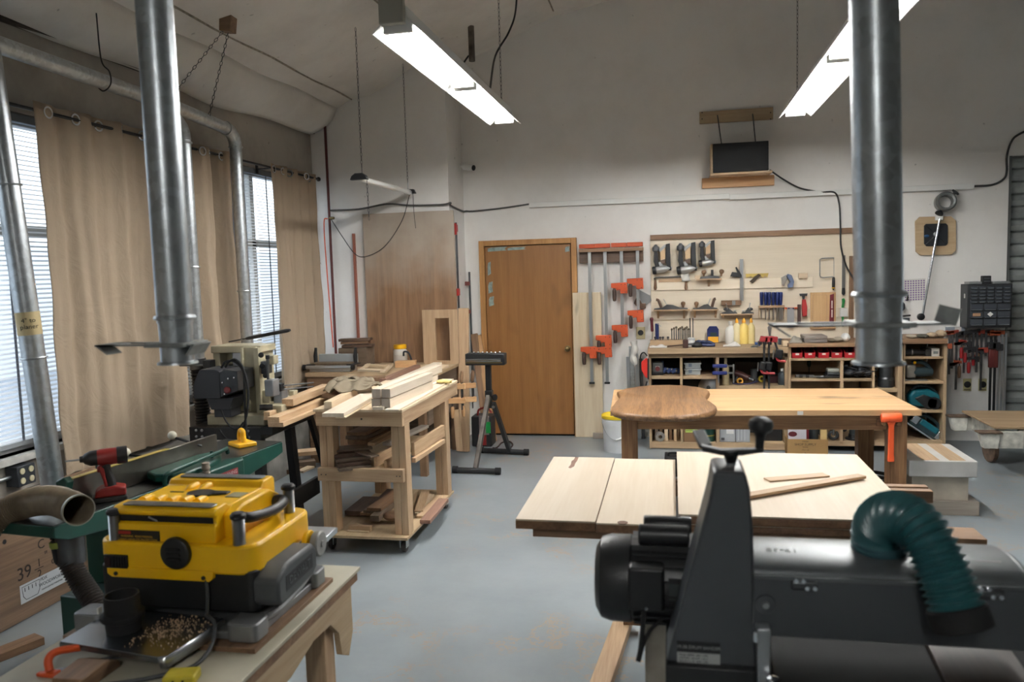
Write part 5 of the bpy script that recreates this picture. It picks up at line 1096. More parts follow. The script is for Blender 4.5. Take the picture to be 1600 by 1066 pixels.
# ---- plywood tool board
PB = wood('board_ply', (236,223,202), (225,211,187), 'x', scale=.6, contrast=.9)
x0, x1, z0, z1 = wr(1017, 366, 1335, 532, 8.04); z0 = .93
tb = thing('tool_board', 'large pale plywood tool board above the long shelving, dark strip along its top', 'board', ((x0+x1)/2, 8.04, z0))
put('panel', MB().box(x0, x1, 8.04, 8.058, z0, 2.005), PB, tb, bev=.001)
put('top_strip', MB().box(x0, x1+.0, 8.015, 8.04, 1.975, 2.025), wd('brown', 'x'), tb, bev=.001)
put('cleat', fb(1018, 436, 1270, 451.5, 8.025, .015), PB, tb, bev=.001)
put('cleat', fb(1018, 484, 1310, 498, 8.025, .015), PB, tb, bev=.001)
put('edge_strip', fb(1327, 400, 1334, 530, 8.02, .02), wd('brown', 'z'), tb)
Yt = 8.02
def nailer(label, x, y, s=1.0, rot=0.0):
    o = pp(x, y, 7.99); t = thing('nail_gun', label, 'nail gun', o, group='nail guns', rot=(0, rot, 0))
    f = s*6.6/1000     # metres per crop pixel
    def pr(pts, y0, y1): return MB().prism([(px*f, -py*f) for px, py in pts], y0, y1, 'y')
    K = dict(local=True)
    put('handle', pr([(-11,-10), (-6,-11), (-5,8), (-3,14), (-9,16), (-12,6)], -.02, .02), plain('nailer_grip', (40,40,42), .7), t, bev=.004, **K)
    put('air_cap', MB().lathe([(4*f,-1.5*f), (5.2*f,0), (5.2*f,5*f), (3*f,7*f), (1.5*f,9*f)], (-8.5*f, 0, 10*f), (0,0,1), 14), plain('nailer_grey', (96,98,100), .4, .5), t, **K)
    put('magazine', pr([(6,-19), (12,-20), (13,13), (14,20), (8,20), (6,8)], -.014, .014), BLACK, t, bev=.003, **K)
    put('bridge', pr([(-4,-12), (5,-19), (7,-16), (-3,-7)], -.012, .012), plain('nailer_silver', (176,178,178), .35, .6), t, bev=.003, **K)
    put('name_label', pr([(-2,-8), (5,-13), (5,2), (-2,4)], -.013, -.010), plain('nailer_tan', (206,176,138), .6), t, **K)
    put('trigger_guard', pr([(-3,5), (5,3), (5,9), (-1,10)], -.012, .012), plain('nailer_brown', (96,76,64), .6), t, bev=.002, **K)
    put('head', MB().lathe([(4.5*f,0), (5.6*f,1*f), (5.6*f,12*f), (4.5*f,16*f), (3*f,19*f), (1.2*f,24*f)], (-9*f, 0, -19*f), (1,0,.12), 16), plain('nailer_silver', (176,178,178), .35, .6), t, **K)
    put('rear_cap', MB().lathe([(5*f,-5*f), (6*f,-3.5*f), (6*f,0)], (-9*f, 0, -19*f), (1,0,.12), 16), BLACK, t, **K)
    put('nose_spring', pr([(-7,9), (-2,6), (2,12), (-4,16)], -.012, .012), plain('nailer_silver', (176,178,178), .35, .6), t, bev=.002, **K)
    return t
nailer('black and silver nail gun at the top left corner of the tool board', 1034, 402)
nailer('black and silver nail gun in the middle of three on the tool board', 1073, 401, 1.05)
nailer('slimmer nail gun with a tan label, right of three on the tool board', 1105, 394, .86)
def T1(name, label, cat, px, py, Y=Yt, group=None): return thing(name, label, cat, pp(px, py, Y), group=group)
# bow saw
t = T1('frame_saw', 'small frame saw with two wooden handles hanging left on the tool board', 'saw', 1048, 445)
put('back_bar', MB().path(smooth([pp(1023,438,Yt), pp(1025,434,Yt), pp(1050,433,Yt), pp(1068,432,Yt), pp(1072,436,Yt)], 4), .006, 8), DARKST, t)
put('stretcher', fb(1029, 436, 1066, 441, Yt, .012), wd('pine', 'x'), t)
for x in (1024, 1072): a_, b_ = pp(x, 437, Yt), pp(x, 452, Yt); put('handle', MB().lathe([(.010,0), (.013,.03), (.017,.08), (.012,.10), (.004,.104)], a_, b_-a_, 12), wd('brown', 'z'), t)
one('paper_tag', 'crumpled white paper tag hanging below the middle nail gun', 'tag', MB().grid(lambda u, v: pp(1061+13*u+5*v, 422+u*-1+v*18, 7.99-.01*math.sin(6*u+4*v)), 6, 8), PAPER, solid=.001)
# bracket shelf 1 with small planes
def wall_bracket(label, x0, x1, y, ys, supp, Y0=7.92):
    t = thing('bracket_shelf', label, 'shelf', pp((x0+x1)/2, y, 7.96), group='little shelves on the tool board')
    p, q = pp(x0, y, Y0), pp(x1, y, Y0); k = wd('pine', 'x')
    put('shelf_board', MB().box(p.x, q.x, Y0, 8.04, p.z-.012, p.z), k, t, bev=.001)
    for x in supp: s = pp(x, y, Y0); put('support', MB().prism([(8.025, p.z-.012), (Y0+.02, p.z-.012), (8.025, pp(x, ys, 8.0).z)], s.x-.010, s.x+.010, 'x'), wd('pine', 'z'), t)
    return p.z
zs = wall_bracket('tiny shelf with one support under the nail guns', 1088, 1128, 436, 448, [1108])
def plane(label, xa, xb, py, Y, s=1, big=True, flip=False):
    p, q = pp(xa, py, Y), pp(xb, py, Y); L = q.x-p.x; f = -1 if flip else 1; cx = (p.x+q.x)/2; z = p.z
    t = thing('hand_plane', label, 'hand plane', (cx, Y+.03, z), group='hand planes on the tool board')
    X = lambda u: cx + f*u*L
    body = [(X(-.5), z), (X(.5), z), (X(.5), z+.012), (X(.25), z+.02), (X(.05), z+.045), (X(-.12), z+.05), (X(-.25), z+.022), (X(-.5), z+.012)]
    put('body', MB().prism(body, Y, Y+.055, 'y'), DARKST, t, bev=.002)
    put('iron', MB().beam((X(-.08), Y+.0275, z+.02), (X(-.22), Y+.0275, z+.105), .04, .005, up=(0,1,0) if 0 else (1,0,0)), STEEL, t)
    if big:
        put('tote', MB().path(smooth([(X(-.28), Y+.0275, z+.015), (X(-.33), Y+.0275, z+.06), (X(-.38), Y+.0275, z+.095), (X(-.44), Y+.0275, z+.10)], 5), [.014]*16, 10), wd('walnut', 'z'), t)
        put('front_knob', MB().lathe([(.010,0), (.012,.02), (.022,.04), (.020,.058), (.006,.066)], (X(.36), Y+.0275, z+.012), (0,0,1), 16), wd('brown', 'z'), t)
    else:
        put('palm_cap', MB().ball((X(-.2), Y+.0275, z+.045), .024, 12, (1.2,.9,.7)), DARKST, t); put('front_knob', MB().ball((X(.36), Y+.0275, z+.025), .012, 10), STEEL, t)
    return t
t = T1('router_plane', 'small black router plane with two round wooden knobs on the tiny shelf', 'hand plane', 1108, 433, 7.95)
p = V((pp(1108, 436, 7.95).x, 7.95, zs))
put('body', MB().prism([(p.x-.09, zs), (p.x+.10, zs), (p.x+.09, zs+.02), (p.x+.02, zs+.03), (p.x-.08, zs+.02)], 7.93, 8.0, 'y'), DARKST, t, bev=.003)
for x in (1100, 1127): q = pp(x, 436, 7.95); put('round_knob', MB().lathe([(.008,0), (.010,.02), (.024,.04), (.022,.06), (.006,.068)], (q.x, 7.965, zs+.018), (.1 if x > 1110 else 0,0,1), 14), wd('brown', 'z'), t)
q = pp(1113, 436, 7.95); put('cutter_post', MB().box(q.x-.012, q.x+.012, 7.955, 7.975, zs, zs+.085), BLACK, t, bev=.003)
q = pp(1089, 432, 7.94); one('wood_block', 'pale yellow block at the left end of the tiny shelf', 'block', MB().box(q.x-.02, q.x+.035, 7.94, 7.98, zs, zs+.035), wd('pale'), bev=.002)
z2 = wall_bracket('left bracket shelf carrying the long hand plane', 1021, 1078, 484.5, 498, [1028, 1069])
plane('long bench plane with a brown tote, at the left on the tool board', 1022, 1075, 484.5, 7.94)
z2 = wall_bracket('middle bracket shelf carrying the second hand plane', 1082, 1123, 484, 497, [1086, 1119])
plane('bench plane with its tote at the right end, middle of the tool board', 1083, 1121, 484, 7.94, flip=True)
z2 = wall_bracket('right bracket shelf carrying two little block planes', 1126, 1178, 491, 497, [1130, 1174])
plane('little silver block plane, left on the right bracket shelf', 1128, 1152, 491, 7.94, big=False)
plane('little dark block plane, right on the right bracket shelf', 1159, 1178, 491, 7.94, big=False, flip=True)
t = T1('wooden_plane', 'old wooden block plane resting on the cleat above the two block planes', 'hand plane', 1142, 474)
put('body', fb(1127, 469.5, 1158, 477, 7.985, .035), wd('brown', 'x'), t, bev=.002); put('iron', fb(1144, 470, 1149, 477, 7.98, .01), STEEL, t)
# combination square
t = T1('combination_square', 'steel combination square with an upright rule and black head on the tool board', 'square', 1158, 440)
put('rule', fb(1156, 405, 1161.5, 470, 8.0, .004), STEEL, t)
put('head', poly([(1141,432), (1144,425), (1152,426), (1149,418), (1151,417), (1159,430), (1159,434)], 7.99, .02), BLACKM, t, bev=.002)
t = T1('saw_template', 'yellow toothed template with a dark bar across it on the upper cleat', 'template', 1183, 434)
put('toothed_strip', poly([(1165,428), (1201,427), (1199,433), (1195,431), (1192,434), (1188,431), (1184,434), (1180,431), (1176,434), (1172,432), (1166,434)], 8.015, .006), plain('strip_yellow', (204,178,96), .5), t)
put('dark_bar', poly([(1171,440), (1185,428), (1189,430), (1176,443)], 8.0, .015), plain('bar_dark', (58,46,32), .6), t)
t = T1('corner_clamp', 'blue-grey corner clamp hanging on the upper cleat', 'clamp', 1231, 440)
put('body', poly([(1231,428), (1237,430), (1241,440), (1239,449), (1232,450), (1231,446), (1235,440), (1229,432)], 7.98, .04), plain('clamp_bluegrey', (96,108,136), .5), t, bev=.003)
put('screw_arm', poly([(1221,434), (1229,429), (1230,436), (1225,447), (1222,446)], 7.985, .03), plain('clamp_silver', (170,164,156), .4, .5), t, bev=.003)
one('wood_block', 'little square wood block on the right end of the upper cleat', 'block', fb(1248, 427, 1262, 435, 7.995, .03), wd('pale'), bev=.001)
# coping saw
t = T1('coping_saw', 'coping saw with a square steel bow and black handle on the tool board', 'saw', 1293, 430)
put('bow', MB().path([pp(x, y, 8.01) for x, y in ((1303,403),(1284,404),(1281,406),(1281,430),(1282,433),(1286,434),(1302,432.5))], .0055, 8), STEEL, t)
put('blade', MB().path([pp(1303,403,8.01), pp(1303,433,8.01)], .0022, 6), STEEL, t)
a_, b_ = pp(1302.5,433,8.01), pp(1302,453,8.01); put('handle', MB().lathe([(.008,0), (.012,.01), (.014,.06), (.013,.10), (.006,.125)], a_, b_-a_, 12), BLACK, t)
put('handle_ring', MB().lathe([(.0145,.098), (.0145,.108)], a_, b_-a_, 12), YELLOW, t)
t = T1('pull_saw', 'long grey pull saw hanging upright at the right of the tool board', 'saw', 1318, 430)
put('blade', poly([(1316,399), (1321,399), (1320.5,450), (1315.5,450)], 8.012, .004), plain('blade_grey', (128,126,122), .4, .7), t)
put('handle', poly([(1316,450), (1320.5,450), (1321,459), (1318,462), (1315.5,459)], 8.0, .02), BLACKM, t, bev=.003)
t = T1('scrub_tool', 'green-handled tool with a white card wrapped round it, below the long saw', 'tool', 1317, 490)
put('green_handle', poly([(1315.5,467), (1319,466), (1321,470), (1319,476), (1319,481), (1315,481), (1316,474)], 8.0, .02), plain('tool_green', (24,120,52), .45), t, bev=.004)
put('green_tail', poly([(1315,495), (1319,495), (1318.5,502), (1320,508), (1317,511), (1314.5,507), (1316,501)], 8.0, .02), plain('tool_green', (24,120,52), .45), t, bev=.004)
put('white_card', fb(1313, 481.5, 1324.5, 495, 7.995, .03), PAPER, t, bev=.002)
# boxed red square
t = T1('square_case', 'flat wooden case with a dark red L-shaped square on the tool board', 'case', 1286, 486)
put('case', fb(1266.5, 457, 1306, 514, 8.005, .035), wood('case_wood', (206,170,124), (190,152,106), 'z'), t, bev=.003)
put('inner_line', MB().path([pp(x, y, 8.004) for x, y in ((1270,461),(1292,461),(1292,499),(1270,499))], .0015, 4, closed=True), wd('brown', 'z'), t)
sq = put('red_square', poly([(1297,461), (1303,459), (1303,510), (1271,511), (1271,503), (1296,502.5)], 7.996, .01), plain('square_red', (104,28,36), .4), t, bev=.001)
for k, (x, y) in enumerate(((1300,476), (1300,490))): put('square_mark', fb(x-1, y-6, x+1, y+6, 7.995, .001), plain('mark_white', (206,196,186), .6), sq)
text('lettering', 'MADE IN USA', plain('mark_white', (206,196,186), .6), SF(pp(1287, 506.5, 7.995).x, pp(1287, 506.5, 7.995).z, 7.9955), .028, sq)
# scraper, block, rule
t = T1('scraper', 'red-handled scraper hanging left of the wooden case', 'scraper', 1256, 478)
put('blade', poly([(1249,459), (1262,458.5), (1261,463), (1258,462.5), (1257,468), (1254,468), (1253,463), (1250,463)], 8.0, .008), DARKST, t)
put('handle', poly([(1253.5,468), (1259,468), (1261.5,480), (1261,494), (1254,495), (1253,480)], 7.99, .025), plain('scraper_red', (164,44,42), .5), t, bev=.004)
one('sharpening_stone', 'narrow dark brown stone hanging between the rule and the scraper', 'stone', fb(1246.5, 476, 1251.5, 507, 7.995, .03), plain('stone_dark', (66,44,38), .7), bev=.002)
t = T1('rasp_plate', 'silver plate with holes hanging from an orange bar under the chisels', 'plate', 1236, 496)
put('plate', fb(1230, 481, 1241, 512, 8.0, .008), plain('plate_silver', (186,188,190), .35, .6), t, bev=.001)
put('orange_bar', fb(1225, 480.5, 1247, 483, 8.01, .012), plain('bar_orange', (196,84,48), .5), t)
for x in (1232.5, 1239.5): p = pp(x, 482, 7.999); put('hole_pin', MB().cyl(p, p+V((0,-.004,0)), .007, n=10), BLUE, t)
# chisels
rk = T1('chisel_rack', 'thin wooden rack holding six blue-handled chisels on the tool board', 'rack', 1205, 480)
put('rail', fb(1185.5, 477.5, 1226, 481, 7.975, .05), wd('pine', 'x'), rk)
for x in (1186, 1196, 1202, 1208, 1214, 1220, 1225.5): put('post', fb(x-.4, 481, x+.4, 498, 7.99, .03), wd('pine', 'z'), rk)
cw = [3.2, 4, 5, 6.5, 8, 17]
c0_ = None
for i, x in enumerate((1190, 1196.5, 1202, 1208.5, 1214.5, 1220)):
    p = pp(x, 478, 7.985); lab = 'blue-handled chisel, %s in the rack of six' % ('leftmost narrow one','second from the left','third from the left','third from the right','second from the right','rightmost and widest')[i]
    t = thing('chisel', lab, 'chisel', p, group='blue chisels')
    put('handle', MB().lathe([(.011,0), (.013,.01), (.015,.03), (.0175,.09), (.0175,.118), (.014,.124)], (0,0,.008), (0,0,1), 14), plain('chisel_blue', (30,44,98), .4), t, local=True)
    put('ferrule', MB().cyl((0,0,-.01), (0,0,.01), .007, n=10), STEEL, t, local=True)
    put('blade', MB().box(-cw[i]*.0011, cw[i]*.0011, -.003, .003, -.135+.012*(i==0), -.01), plain('chisel_steel', (128,122,116), .35, .8), t, local=True)
# ---- clamp rack left of the tool board
cr = thing('clamp_rack', 'brown wooden rail with four orange parallel clamps hooked over it, right of the door', 'rack', pp(955, 400, 8.0))
put('rail', fb(905, 391, 1005, 410, 8.0, .055), wd('walnut', 'x'), cr, bev=.002)
put('rail_cap', fb(904, 388, 1005, 393, 7.94, .115), wd('brown', 'x'), cr, bev=.002)
OJ = plain('jaw_orange', (184,74,34), .45)
def pclamp(label, x, ytop, ybot, yj, extra=None, flipw=25):
    o = pp(x, ytop, 7.95); t = thing('parallel_clamp', label, 'clamp', o, group='orange parallel clamps')
    bx = pp(x, 500, 7.95).x; zt = pp(x, ytop, 7.95).z; zb = pp(x, ybot, 7.95).z
    put('bar', MB().box(bx-.016, bx+.016, 7.945, 7.957, zb, zt-.01), plain('bar_zinc', (164,166,166), .35, .8), t, bev=.002)
    put('end_stop', MB().box(bx-.028, bx+.028, 7.935, 7.967, zb-.02, zb), BLACK, t, bev=.006)
    put('fixed_jaw', MB().box(bx-.10, bx+.055, 7.925, 7.975, zt-.008, zt+.035), OJ, t, bev=.006)
    def jaw(yy, nm, big=1):
        z = pp(x, yy, 7.92).z
        put('sliding_jaw', MB().prism([(bx-.105, z+.055), (bx+.05, z+.06), (bx+.055, z-.06*big), (bx-.012, z-.062*big), (bx-.018, z-.012), (bx-.05, z-.018), (bx-.055, z+.0), (bx-.105, z+.01)], 7.915, 7.965, 'y'), OJ, t, bev=.005)
        put('handle', MB().lathe([(.012,0), (.014,.012), (.019,.02), (.021,.09), (.017,.125), (.008,.13)], (bx-.075, 7.935, z+.005), (.02,0,-1), 12), plain('clamp_handle', (62,42,34), .6), t)
        put('screw', MB().cyl((bx-.075, 7.935, z+.0), (bx-.075, 7.935, z+.045), .007, n=8), DARKST, t)
        for dx, dz in ((.035,.04), (-.005,.04), (.035,-.035)): put('pin', MB().cyl((bx+dx, 7.913, z+dz), (bx+dx, 7.917, z+dz), .005, n=8), BLACKM, t)
    jaw(yj, 'jaw')
    if extra: jaw(extra, 'jaw', .8)
    return t
pclamp('leftmost long orange parallel clamp on the rack right of the door', 923, 387, 597, 551)
pclamp('second long orange parallel clamp from the left on the rack', 947, 386, 597, 533, 551)
pclamp('third orange parallel clamp on the rack, with a second jaw higher up', 972.5, 385, 508, 517, 451)
pclamp('rightmost and shortest orange parallel clamp on the rack', 997.5, 384, 490, 494, 444)
one('plywood_sheet', 'pale stained plywood panel standing on the floor right of the door', 'plywood', MB().box(-.985, -.70, 7.985, 8.003, .002, 1.475), wood('panel_ply', (214,200,174), (194,174,144), 'z', scale=.7, knots=.8), bev=.002)
t = thing('hand_saw', 'hand saw with a wooden handle hanging right of the orange clamps', 'saw', pp(1003, 480, 8.03))
put('blade', poly([(997,452), (1016,462), (1018,470), (1003,482)], 8.03, .003), STEEL, t)
put('handle', poly([(990,474), (996,462), (1003,474), (1009,474), (1009,482), (1003,484), (996,480)], 8.015, .022), wd('walnut', 'x'), t, bev=.004)
t = thing('outlet_box', 'yellowed outlet plate on the wall below the rightmost orange clamp', 'outlet', pp(1001, 520, 8.05))
put('plate', fb(994, 511, 1008, 530, 8.045, .012), plain('plate_ivory', (178,166,130), .5), t, bev=.002)
p = pp(1001, 520, 8.045); put('receptacle', MB().cyl(p, p+V((0,-.006,0)), .028, n=16), BLACK, t)
G = 'metal bars standing left of the shelving'
for i, (x, y0, y1, w, m, lab) in enumerate(((985,556,690,5,ALU,'silver bar standing leftmost beside the shelving'), (991,540,694,7,GALV,'wide grey track standing second beside the shelving'), (999,552,696,5,ALU,'silver bar standing third beside the shelving'), (1005,560,698,5,DARKST,'dark bar standing nearest the shelving end'))):
    a_, b_ = pp(x, y0, 7.98), pp(x, y1, 7.85); one('metal_bar', lab, 'bar', MB().box(-w*.0033, w*.0033, -.008, .008, 0, a_.z).xf(Matrix.Translation((b_.x, 7.93+.02*i-.03, 0)) @ Matrix.Rotation(-.02, 4, 'Y')), m, G, bev=.002)
one('plastic_sleeve', 'white printed plastic sleeve wrapped round the bars left of the shelving', 'sleeve', MB().path(smooth([pp(990,533,7.90), pp(992,545,7.895), pp(989,558,7.90), pp(993,570,7.90)], 5), [.035,.034,.03,.028,.03,.034,.036,.035,.03,.028,.03,.034,.034,.03,.026,.02], 10), plain('sleeve_white', (214,212,206), .4))
# ---- things right of the big duct
t = thing('router_ring', 'round metal router ring with two black knobs mounted on the wall above the square board', 'router base', pp(1475, 317, 8.0))
p = pp(1475, 317, 8.05)
put('ring', MB().lathe([(.058,0), (.085,.0), (.088,.01), (.088,.10), (.075,.115), (.058,.112), (.056,.0)], p+V((0,.0,0)), (-.12,-1,.08), 28, caps=False), plain('ring_grey', (128,130,128), .4, .6, noise=.15), t)
for dx, dz in ((.075,.085), (-.055,-.095)): put('knob', MB().lathe([(.010,0), (.014,.025), (.034,.03), (.036,.045), (.015,.05)], p+V((dx*.7, -.05, dz*.7)), (dx, -.03, dz), 14), BLACK, t)
t = thing('square_jig', 'square plywood board with a black plate and slanting steel rod on the wall', 'jig', pp(1462, 368, 8.03))
put('plywood_board', poly([(1430,346), (1437,339), (1486,338), (1494,345), (1494,391), (1487,398), (1438,399), (1431,393)], 8.03, .02), wd('ply', 'x'), t, bev=.002)
put('black_plate', poly([(1444,353), (1447,350), (1478,349), (1481,352), (1481,380), (1478,384), (1448,385), (1444,381)], 8.018, .012), plain('plate_black', (30,32,36), .5), t, bev=.002)
for u, v in (((1446,352), (1480,382)), ((1479,351), (1446,383))): put('plate_rib', MB().cyl(pp(*u, 8.018), pp(*v, 8.018), .004, n=6), plain('rib_dark', (18,18,20), .5), t)
p = pp(1462, 366, 8.017); put('hub', MB().lathe([(.022,0), (.020,.012), (.008,.016)], p, (0,-1,0), 16), STEEL, t)
p = pp(1448, 369, 8.017); put('blue_cap', MB().ball(p, .018, 10, (1.3,.5,.8)), plain('cap_blue', (28,72,110), .5), t)
put('rod_mount', fb(1462, 338, 1474, 344, 8.0, .03), WHITE, t, bev=.003)
p, q = pp(1468, 342, 7.99), pp(1441, 495, 7.96)
put('rod', MB().cyl(p, q, .011, n=12), CHROME, t); put('rod_end', MB().lathe([(.018,0), (.032,.006), (.032,.03), (.014,.03)], q+V((-.015,-.03,-.0)), (0,1,0), 16), BLACK, t)
sh_ = thing('dotted_sheet', 'white paper sheet with rows of purple dots pinned right of the big duct', 'paper', pp(1430, 453, 8.055))
put('sheet', poly([(1412,437), (1446,435), (1446,469), (1412,471)], 8.055, .002), PAPER, sh_)
PUR = plain('dot_purple', (130,104,150), .7)
m = MB()
for i in range(8):
    for j in range(9):
        p = pp(1415+i*4.1, 440+j*3.6-i*.2, 8.0545); m.cyl(p, p+V((0,-.0006,0)), .008, n=6)
put('dots', m, PUR, sh_)
t = thing('wall_control', 'small grey control plate on the wall just right of the big duct', 'control', pp(1416, 505, 8.05)); put('plate', fb(1411, 497, 1421.5, 513, 8.04, .018), plain('control_grey', (88,98,104), .5), t, bev=.002)
for dy in (-3, 3): put('button', fb(1413, 503+dy, 1419, 506+dy, 8.037, .004), plain('control_light', (130,136,140), .5), t)
t = thing('wall_hook', 'black gear hanging on the wall half hidden by the right side of the big duct', 'hook', pp(1413, 470, 8.03))
put('hook_arm', MB().path(smooth([pp(1404,452,8.0), pp(1412,455,7.98), pp(1418,462,8.0), pp(1417,470,8.02)], 5), .008, 8), BLACK, t); put('round_pad', MB().ball(pp(1409,479,8.0), .045, 12, (.7,.6,1)), BLACK, t); put('peg', MB().cyl(pp(1411,494,8.04), pp(1422,493,7.95), .008, n=8), BLACK, t)
# ---- small-parts drawer cabinet
x0, x1, z0, z1 = wr(1516, 446, 1580, 510, 7.86)
dc = thing('drawer_cabinet', 'black wall cabinet of small clear drawers right of the back wall, beside the roll-up door', 'cabinet', ((x0+x1)/2, 7.95, z0))
put('case', MB().box(x0-.02, x1+.012, 7.875, 8.055, z0-.015, z1+.012), plain('case_black', (34,35,38), .5), dc, bev=.004)
DWR = plain('drawer_smoke', (66,70,76), .25); n = 0
rows = [5, 5, 5, 5, 5, 3, 3, 3]; hh = [.075]*5+[.165]*3; hs = sum(hh); zt = z1-.004; H_ = (z1-z0-.008)/hs
for ri, (nc, h) in enumerate(zip(rows, hh)):
    h *= H_; wcol = (x1-x0)/nc
    for c in range(nc):
        xa = x0+c*wcol+.004; xb = x0+(c+1)*wcol-.004
        d = put('drawer', MB().box(xa, xb, 7.864, 7.99, zt-h+.004, zt-.004), DWR, dc, bev=.002)
        put('drawer_pull', MB().box(xa+.01, xb-.01, 7.852, 7.866, zt-h+.006, zt-h+.011), plain('pull_light', (104,108,112), .3), d)
        if (ri, c) in ((5,1), (6,1)) and ri == 6: put('white_tag', MB().prism([((xa+xb)/2, zt-h*.15), ((xa+xb)/2+.025, zt-h*.45), ((xa+xb)/2, zt-h*.8), ((xa+xb)/2-.025, zt-h*.45)], 7.861, 7.864, 'y'), WHITE, d)
        if (ri, c) == (6, 0): put('tan_contents', MB().box(xa+.02, xb-.02, 7.862, 7.866, zt-h*.7, zt-h*.3), plain('contents_tan', (170,130,98), .7), d)
    zt -= h
p = pp(1510, 463, 7.88); put('side_label', MB().box(x0-.0215, x0-.0195, 7.93, 7.96, p.z-.02, p.z+.02), PAPER, dc)
t = thing('radio', 'small black device standing on the drawer cabinet', 'radio', (pp(1541, 440, 7.93).x, 7.93, z1+.012))
xm = t.location.x; put('body', MB().box(xm-.035, xm+.035, 7.91, 7.97, z1+.012, z1+.085), BLACK, t, bev=.005)
for k in range(2): put('face_slot', MB().box(xm-.025, xm+.025, 7.907, 7.911, z1+.03+k*.026, z1+.042+k*.026), plain('slot_grey', (70,72,76), .4), t)
one('parts_tray', 'clear plastic tray lying left on the drawer cabinet', 'tray', MB().box(xm-.15, xm-.045, 7.90, 8.03, z1+.012, z1+.035), plain('tray_smoke', (120,122,122), .3), bev=.004)
one('parts_tray', 'clear plastic tray lying right on the drawer cabinet', 'tray', MB().box(xm+.045, xm+.19, 7.90, 8.03, z1+.012, z1+.032), plain('tray_smoke', (120,122,122), .3), bev=.004)
# ---- clamps on the wall under the cabinet
wrk = thing('clamp_rack', 'narrow wooden rail on the wall under the drawer cabinet that the small clamps hang from', 'rack', pp(1528, 522, 8.04))
put('rail', fb(1480, 518, 1577, 527, 8.02, .038), plain('rail_grey2', (150,146,140), .6), wrk, bev=.002)
lb = put('sign_plate', fb(1478, 511, 1508, 519, 8.035, .02), plain('sign_greyblue', (140,148,156), .5), wrk); put('sign_patch', fb(1492, 511.5, 1502, 518.5, 8.033, .003), plain('sign_white', (200,190,184), .5), lb)
HW = wd('brown', 'z')
def fclamp(label, x, yt, yb, yj, jc, hc, hl=.11, side=-1, bw=.009, bm=None, ys=0, name='bar_clamp'):
    Y = 7.97+ys; o = pp(x, yt, Y); t = thing(name, label, 'clamp', o, group='small clamps by the roll-up door')
    bx, zt, zb, zj = o.x, o.z, pp(x, yb, Y).z, pp(x, yj, Y).z
    put('bar', MB().box(bx-bw, bx+bw, Y-.004, Y+.004, zb, zt), bm or DARKST, t)
    put('fixed_jaw', MB().prism([(bx-.014, zt-.01), (bx-.014, zt+.028), (bx+side*.075, zt+.016), (bx+side*.08, zt-.02), (bx+side*.055, zt-.02), (bx+side*.05, zt-.006)] if side < 0 else [(bx+.014, zt-.01), (bx+.014, zt+.028), (bx+.075*-1, zt+.016), (bx-.08, zt-.02), (bx-.055, zt-.02), (bx-.05, zt-.006)], Y-.012, Y+.012, 'y'), jc, t, bev=.002)
    if yj < yb:
        put('sliding_jaw', MB().prism([(bx-.018, zj-.03), (bx+.018, zj-.03), (bx+.018, zj+.02), (bx+side*.08, zj+.012), (bx+side*.085, zj-.012), (bx-.018, zj-.012)], Y-.013, Y+.013, 'y'), jc, t, bev=.002)
        put('screw', MB().cyl((bx+side*.065, Y, zj+.04), (bx+side*.065, Y, zj-.05), .006, n=8), DARKST, t)
        put('handle', MB().lathe([(.009,0), (.014,.012), (.016,hl*.6), (.013,hl), (.004,hl+.004)], (bx+side*.065, Y, zj-.035), (0,0,-1), 12), hc, t)
    return t
JR_ = plain('jaw_red', (140,54,40), .5); JO = plain('jaw_rust', (172,84,50), .55); JB = plain('jaw_black', (34,34,36), .5); HR = plain('handle_red', (150,30,34), .4); HDR = plain('handle_darkred', (86,28,26), .5)
fclamp('leftmost small bar clamp with a wooden handle beside the shelving tower', 1484, 521, 585, 540, JO, HW)
fclamp('small bar clamp with its wooden handle low, second from the left', 1488, 521, 576, 566, JO, HW, side=1)
fclamp('long-barred clamp with a red jaw, third from the left under the cabinet', 1495, 520, 609, 534, JR_, HW, side=1)
fclamp('clamp with a plain bar only, fourth from the left under the cabinet', 1507, 522, 583, 640, JB, HW)
fclamp('red-handled clamp hanging highest in the middle of the row', 1515, 521, 552, 537, JB, HR, .10)
fclamp('red-handled clamp in front of the middle of the row', 1521, 520, 560, 545, JB, HR, .09, ys=-.03)
fclamp('red-handled clamp hanging lowest in the row', 1527, 520, 582, 560, JB, HR, .10, ys=-.02)
fclamp('red-handled clamp on a long bar above the right yellow outlet', 1534, 519, 610, 548, JB, HR, .10, ys=-.01)
fclamp('wooden-handled clamp with a red jaw in the middle right of the row', 1541, 520, 556, 546, JR_, HW, .08, ys=-.01)
for i, (x, lab) in enumerate(((1549, 'left of the two tall black pipe clamps with dark red grips'), (1555.5, 'right of the two tall black pipe clamps with dark red grips'))):
    t = fclamp(lab, x, 520, 668, 700, JO if i else JB, HW, bm=BLACKM, bw=.010, name='tall_clamp')
    o = t.location; z = pp(x, 541, 7.95).z
    put('clamp_head', MB().box(o.x-.035, o.x+.035, 7.935, 7.985, z-.025, z+.035), JB, t, bev=.006); put('grip', MB().box(o.x-.022, o.x+.022, 7.945, 7.98, z-.20, z-.025), HDR, t, bev=.008)
    put('trigger', MB().box(o.x-.006, o.x+.006, 7.94, 7.985, z+.035, z+.06), JB, t)
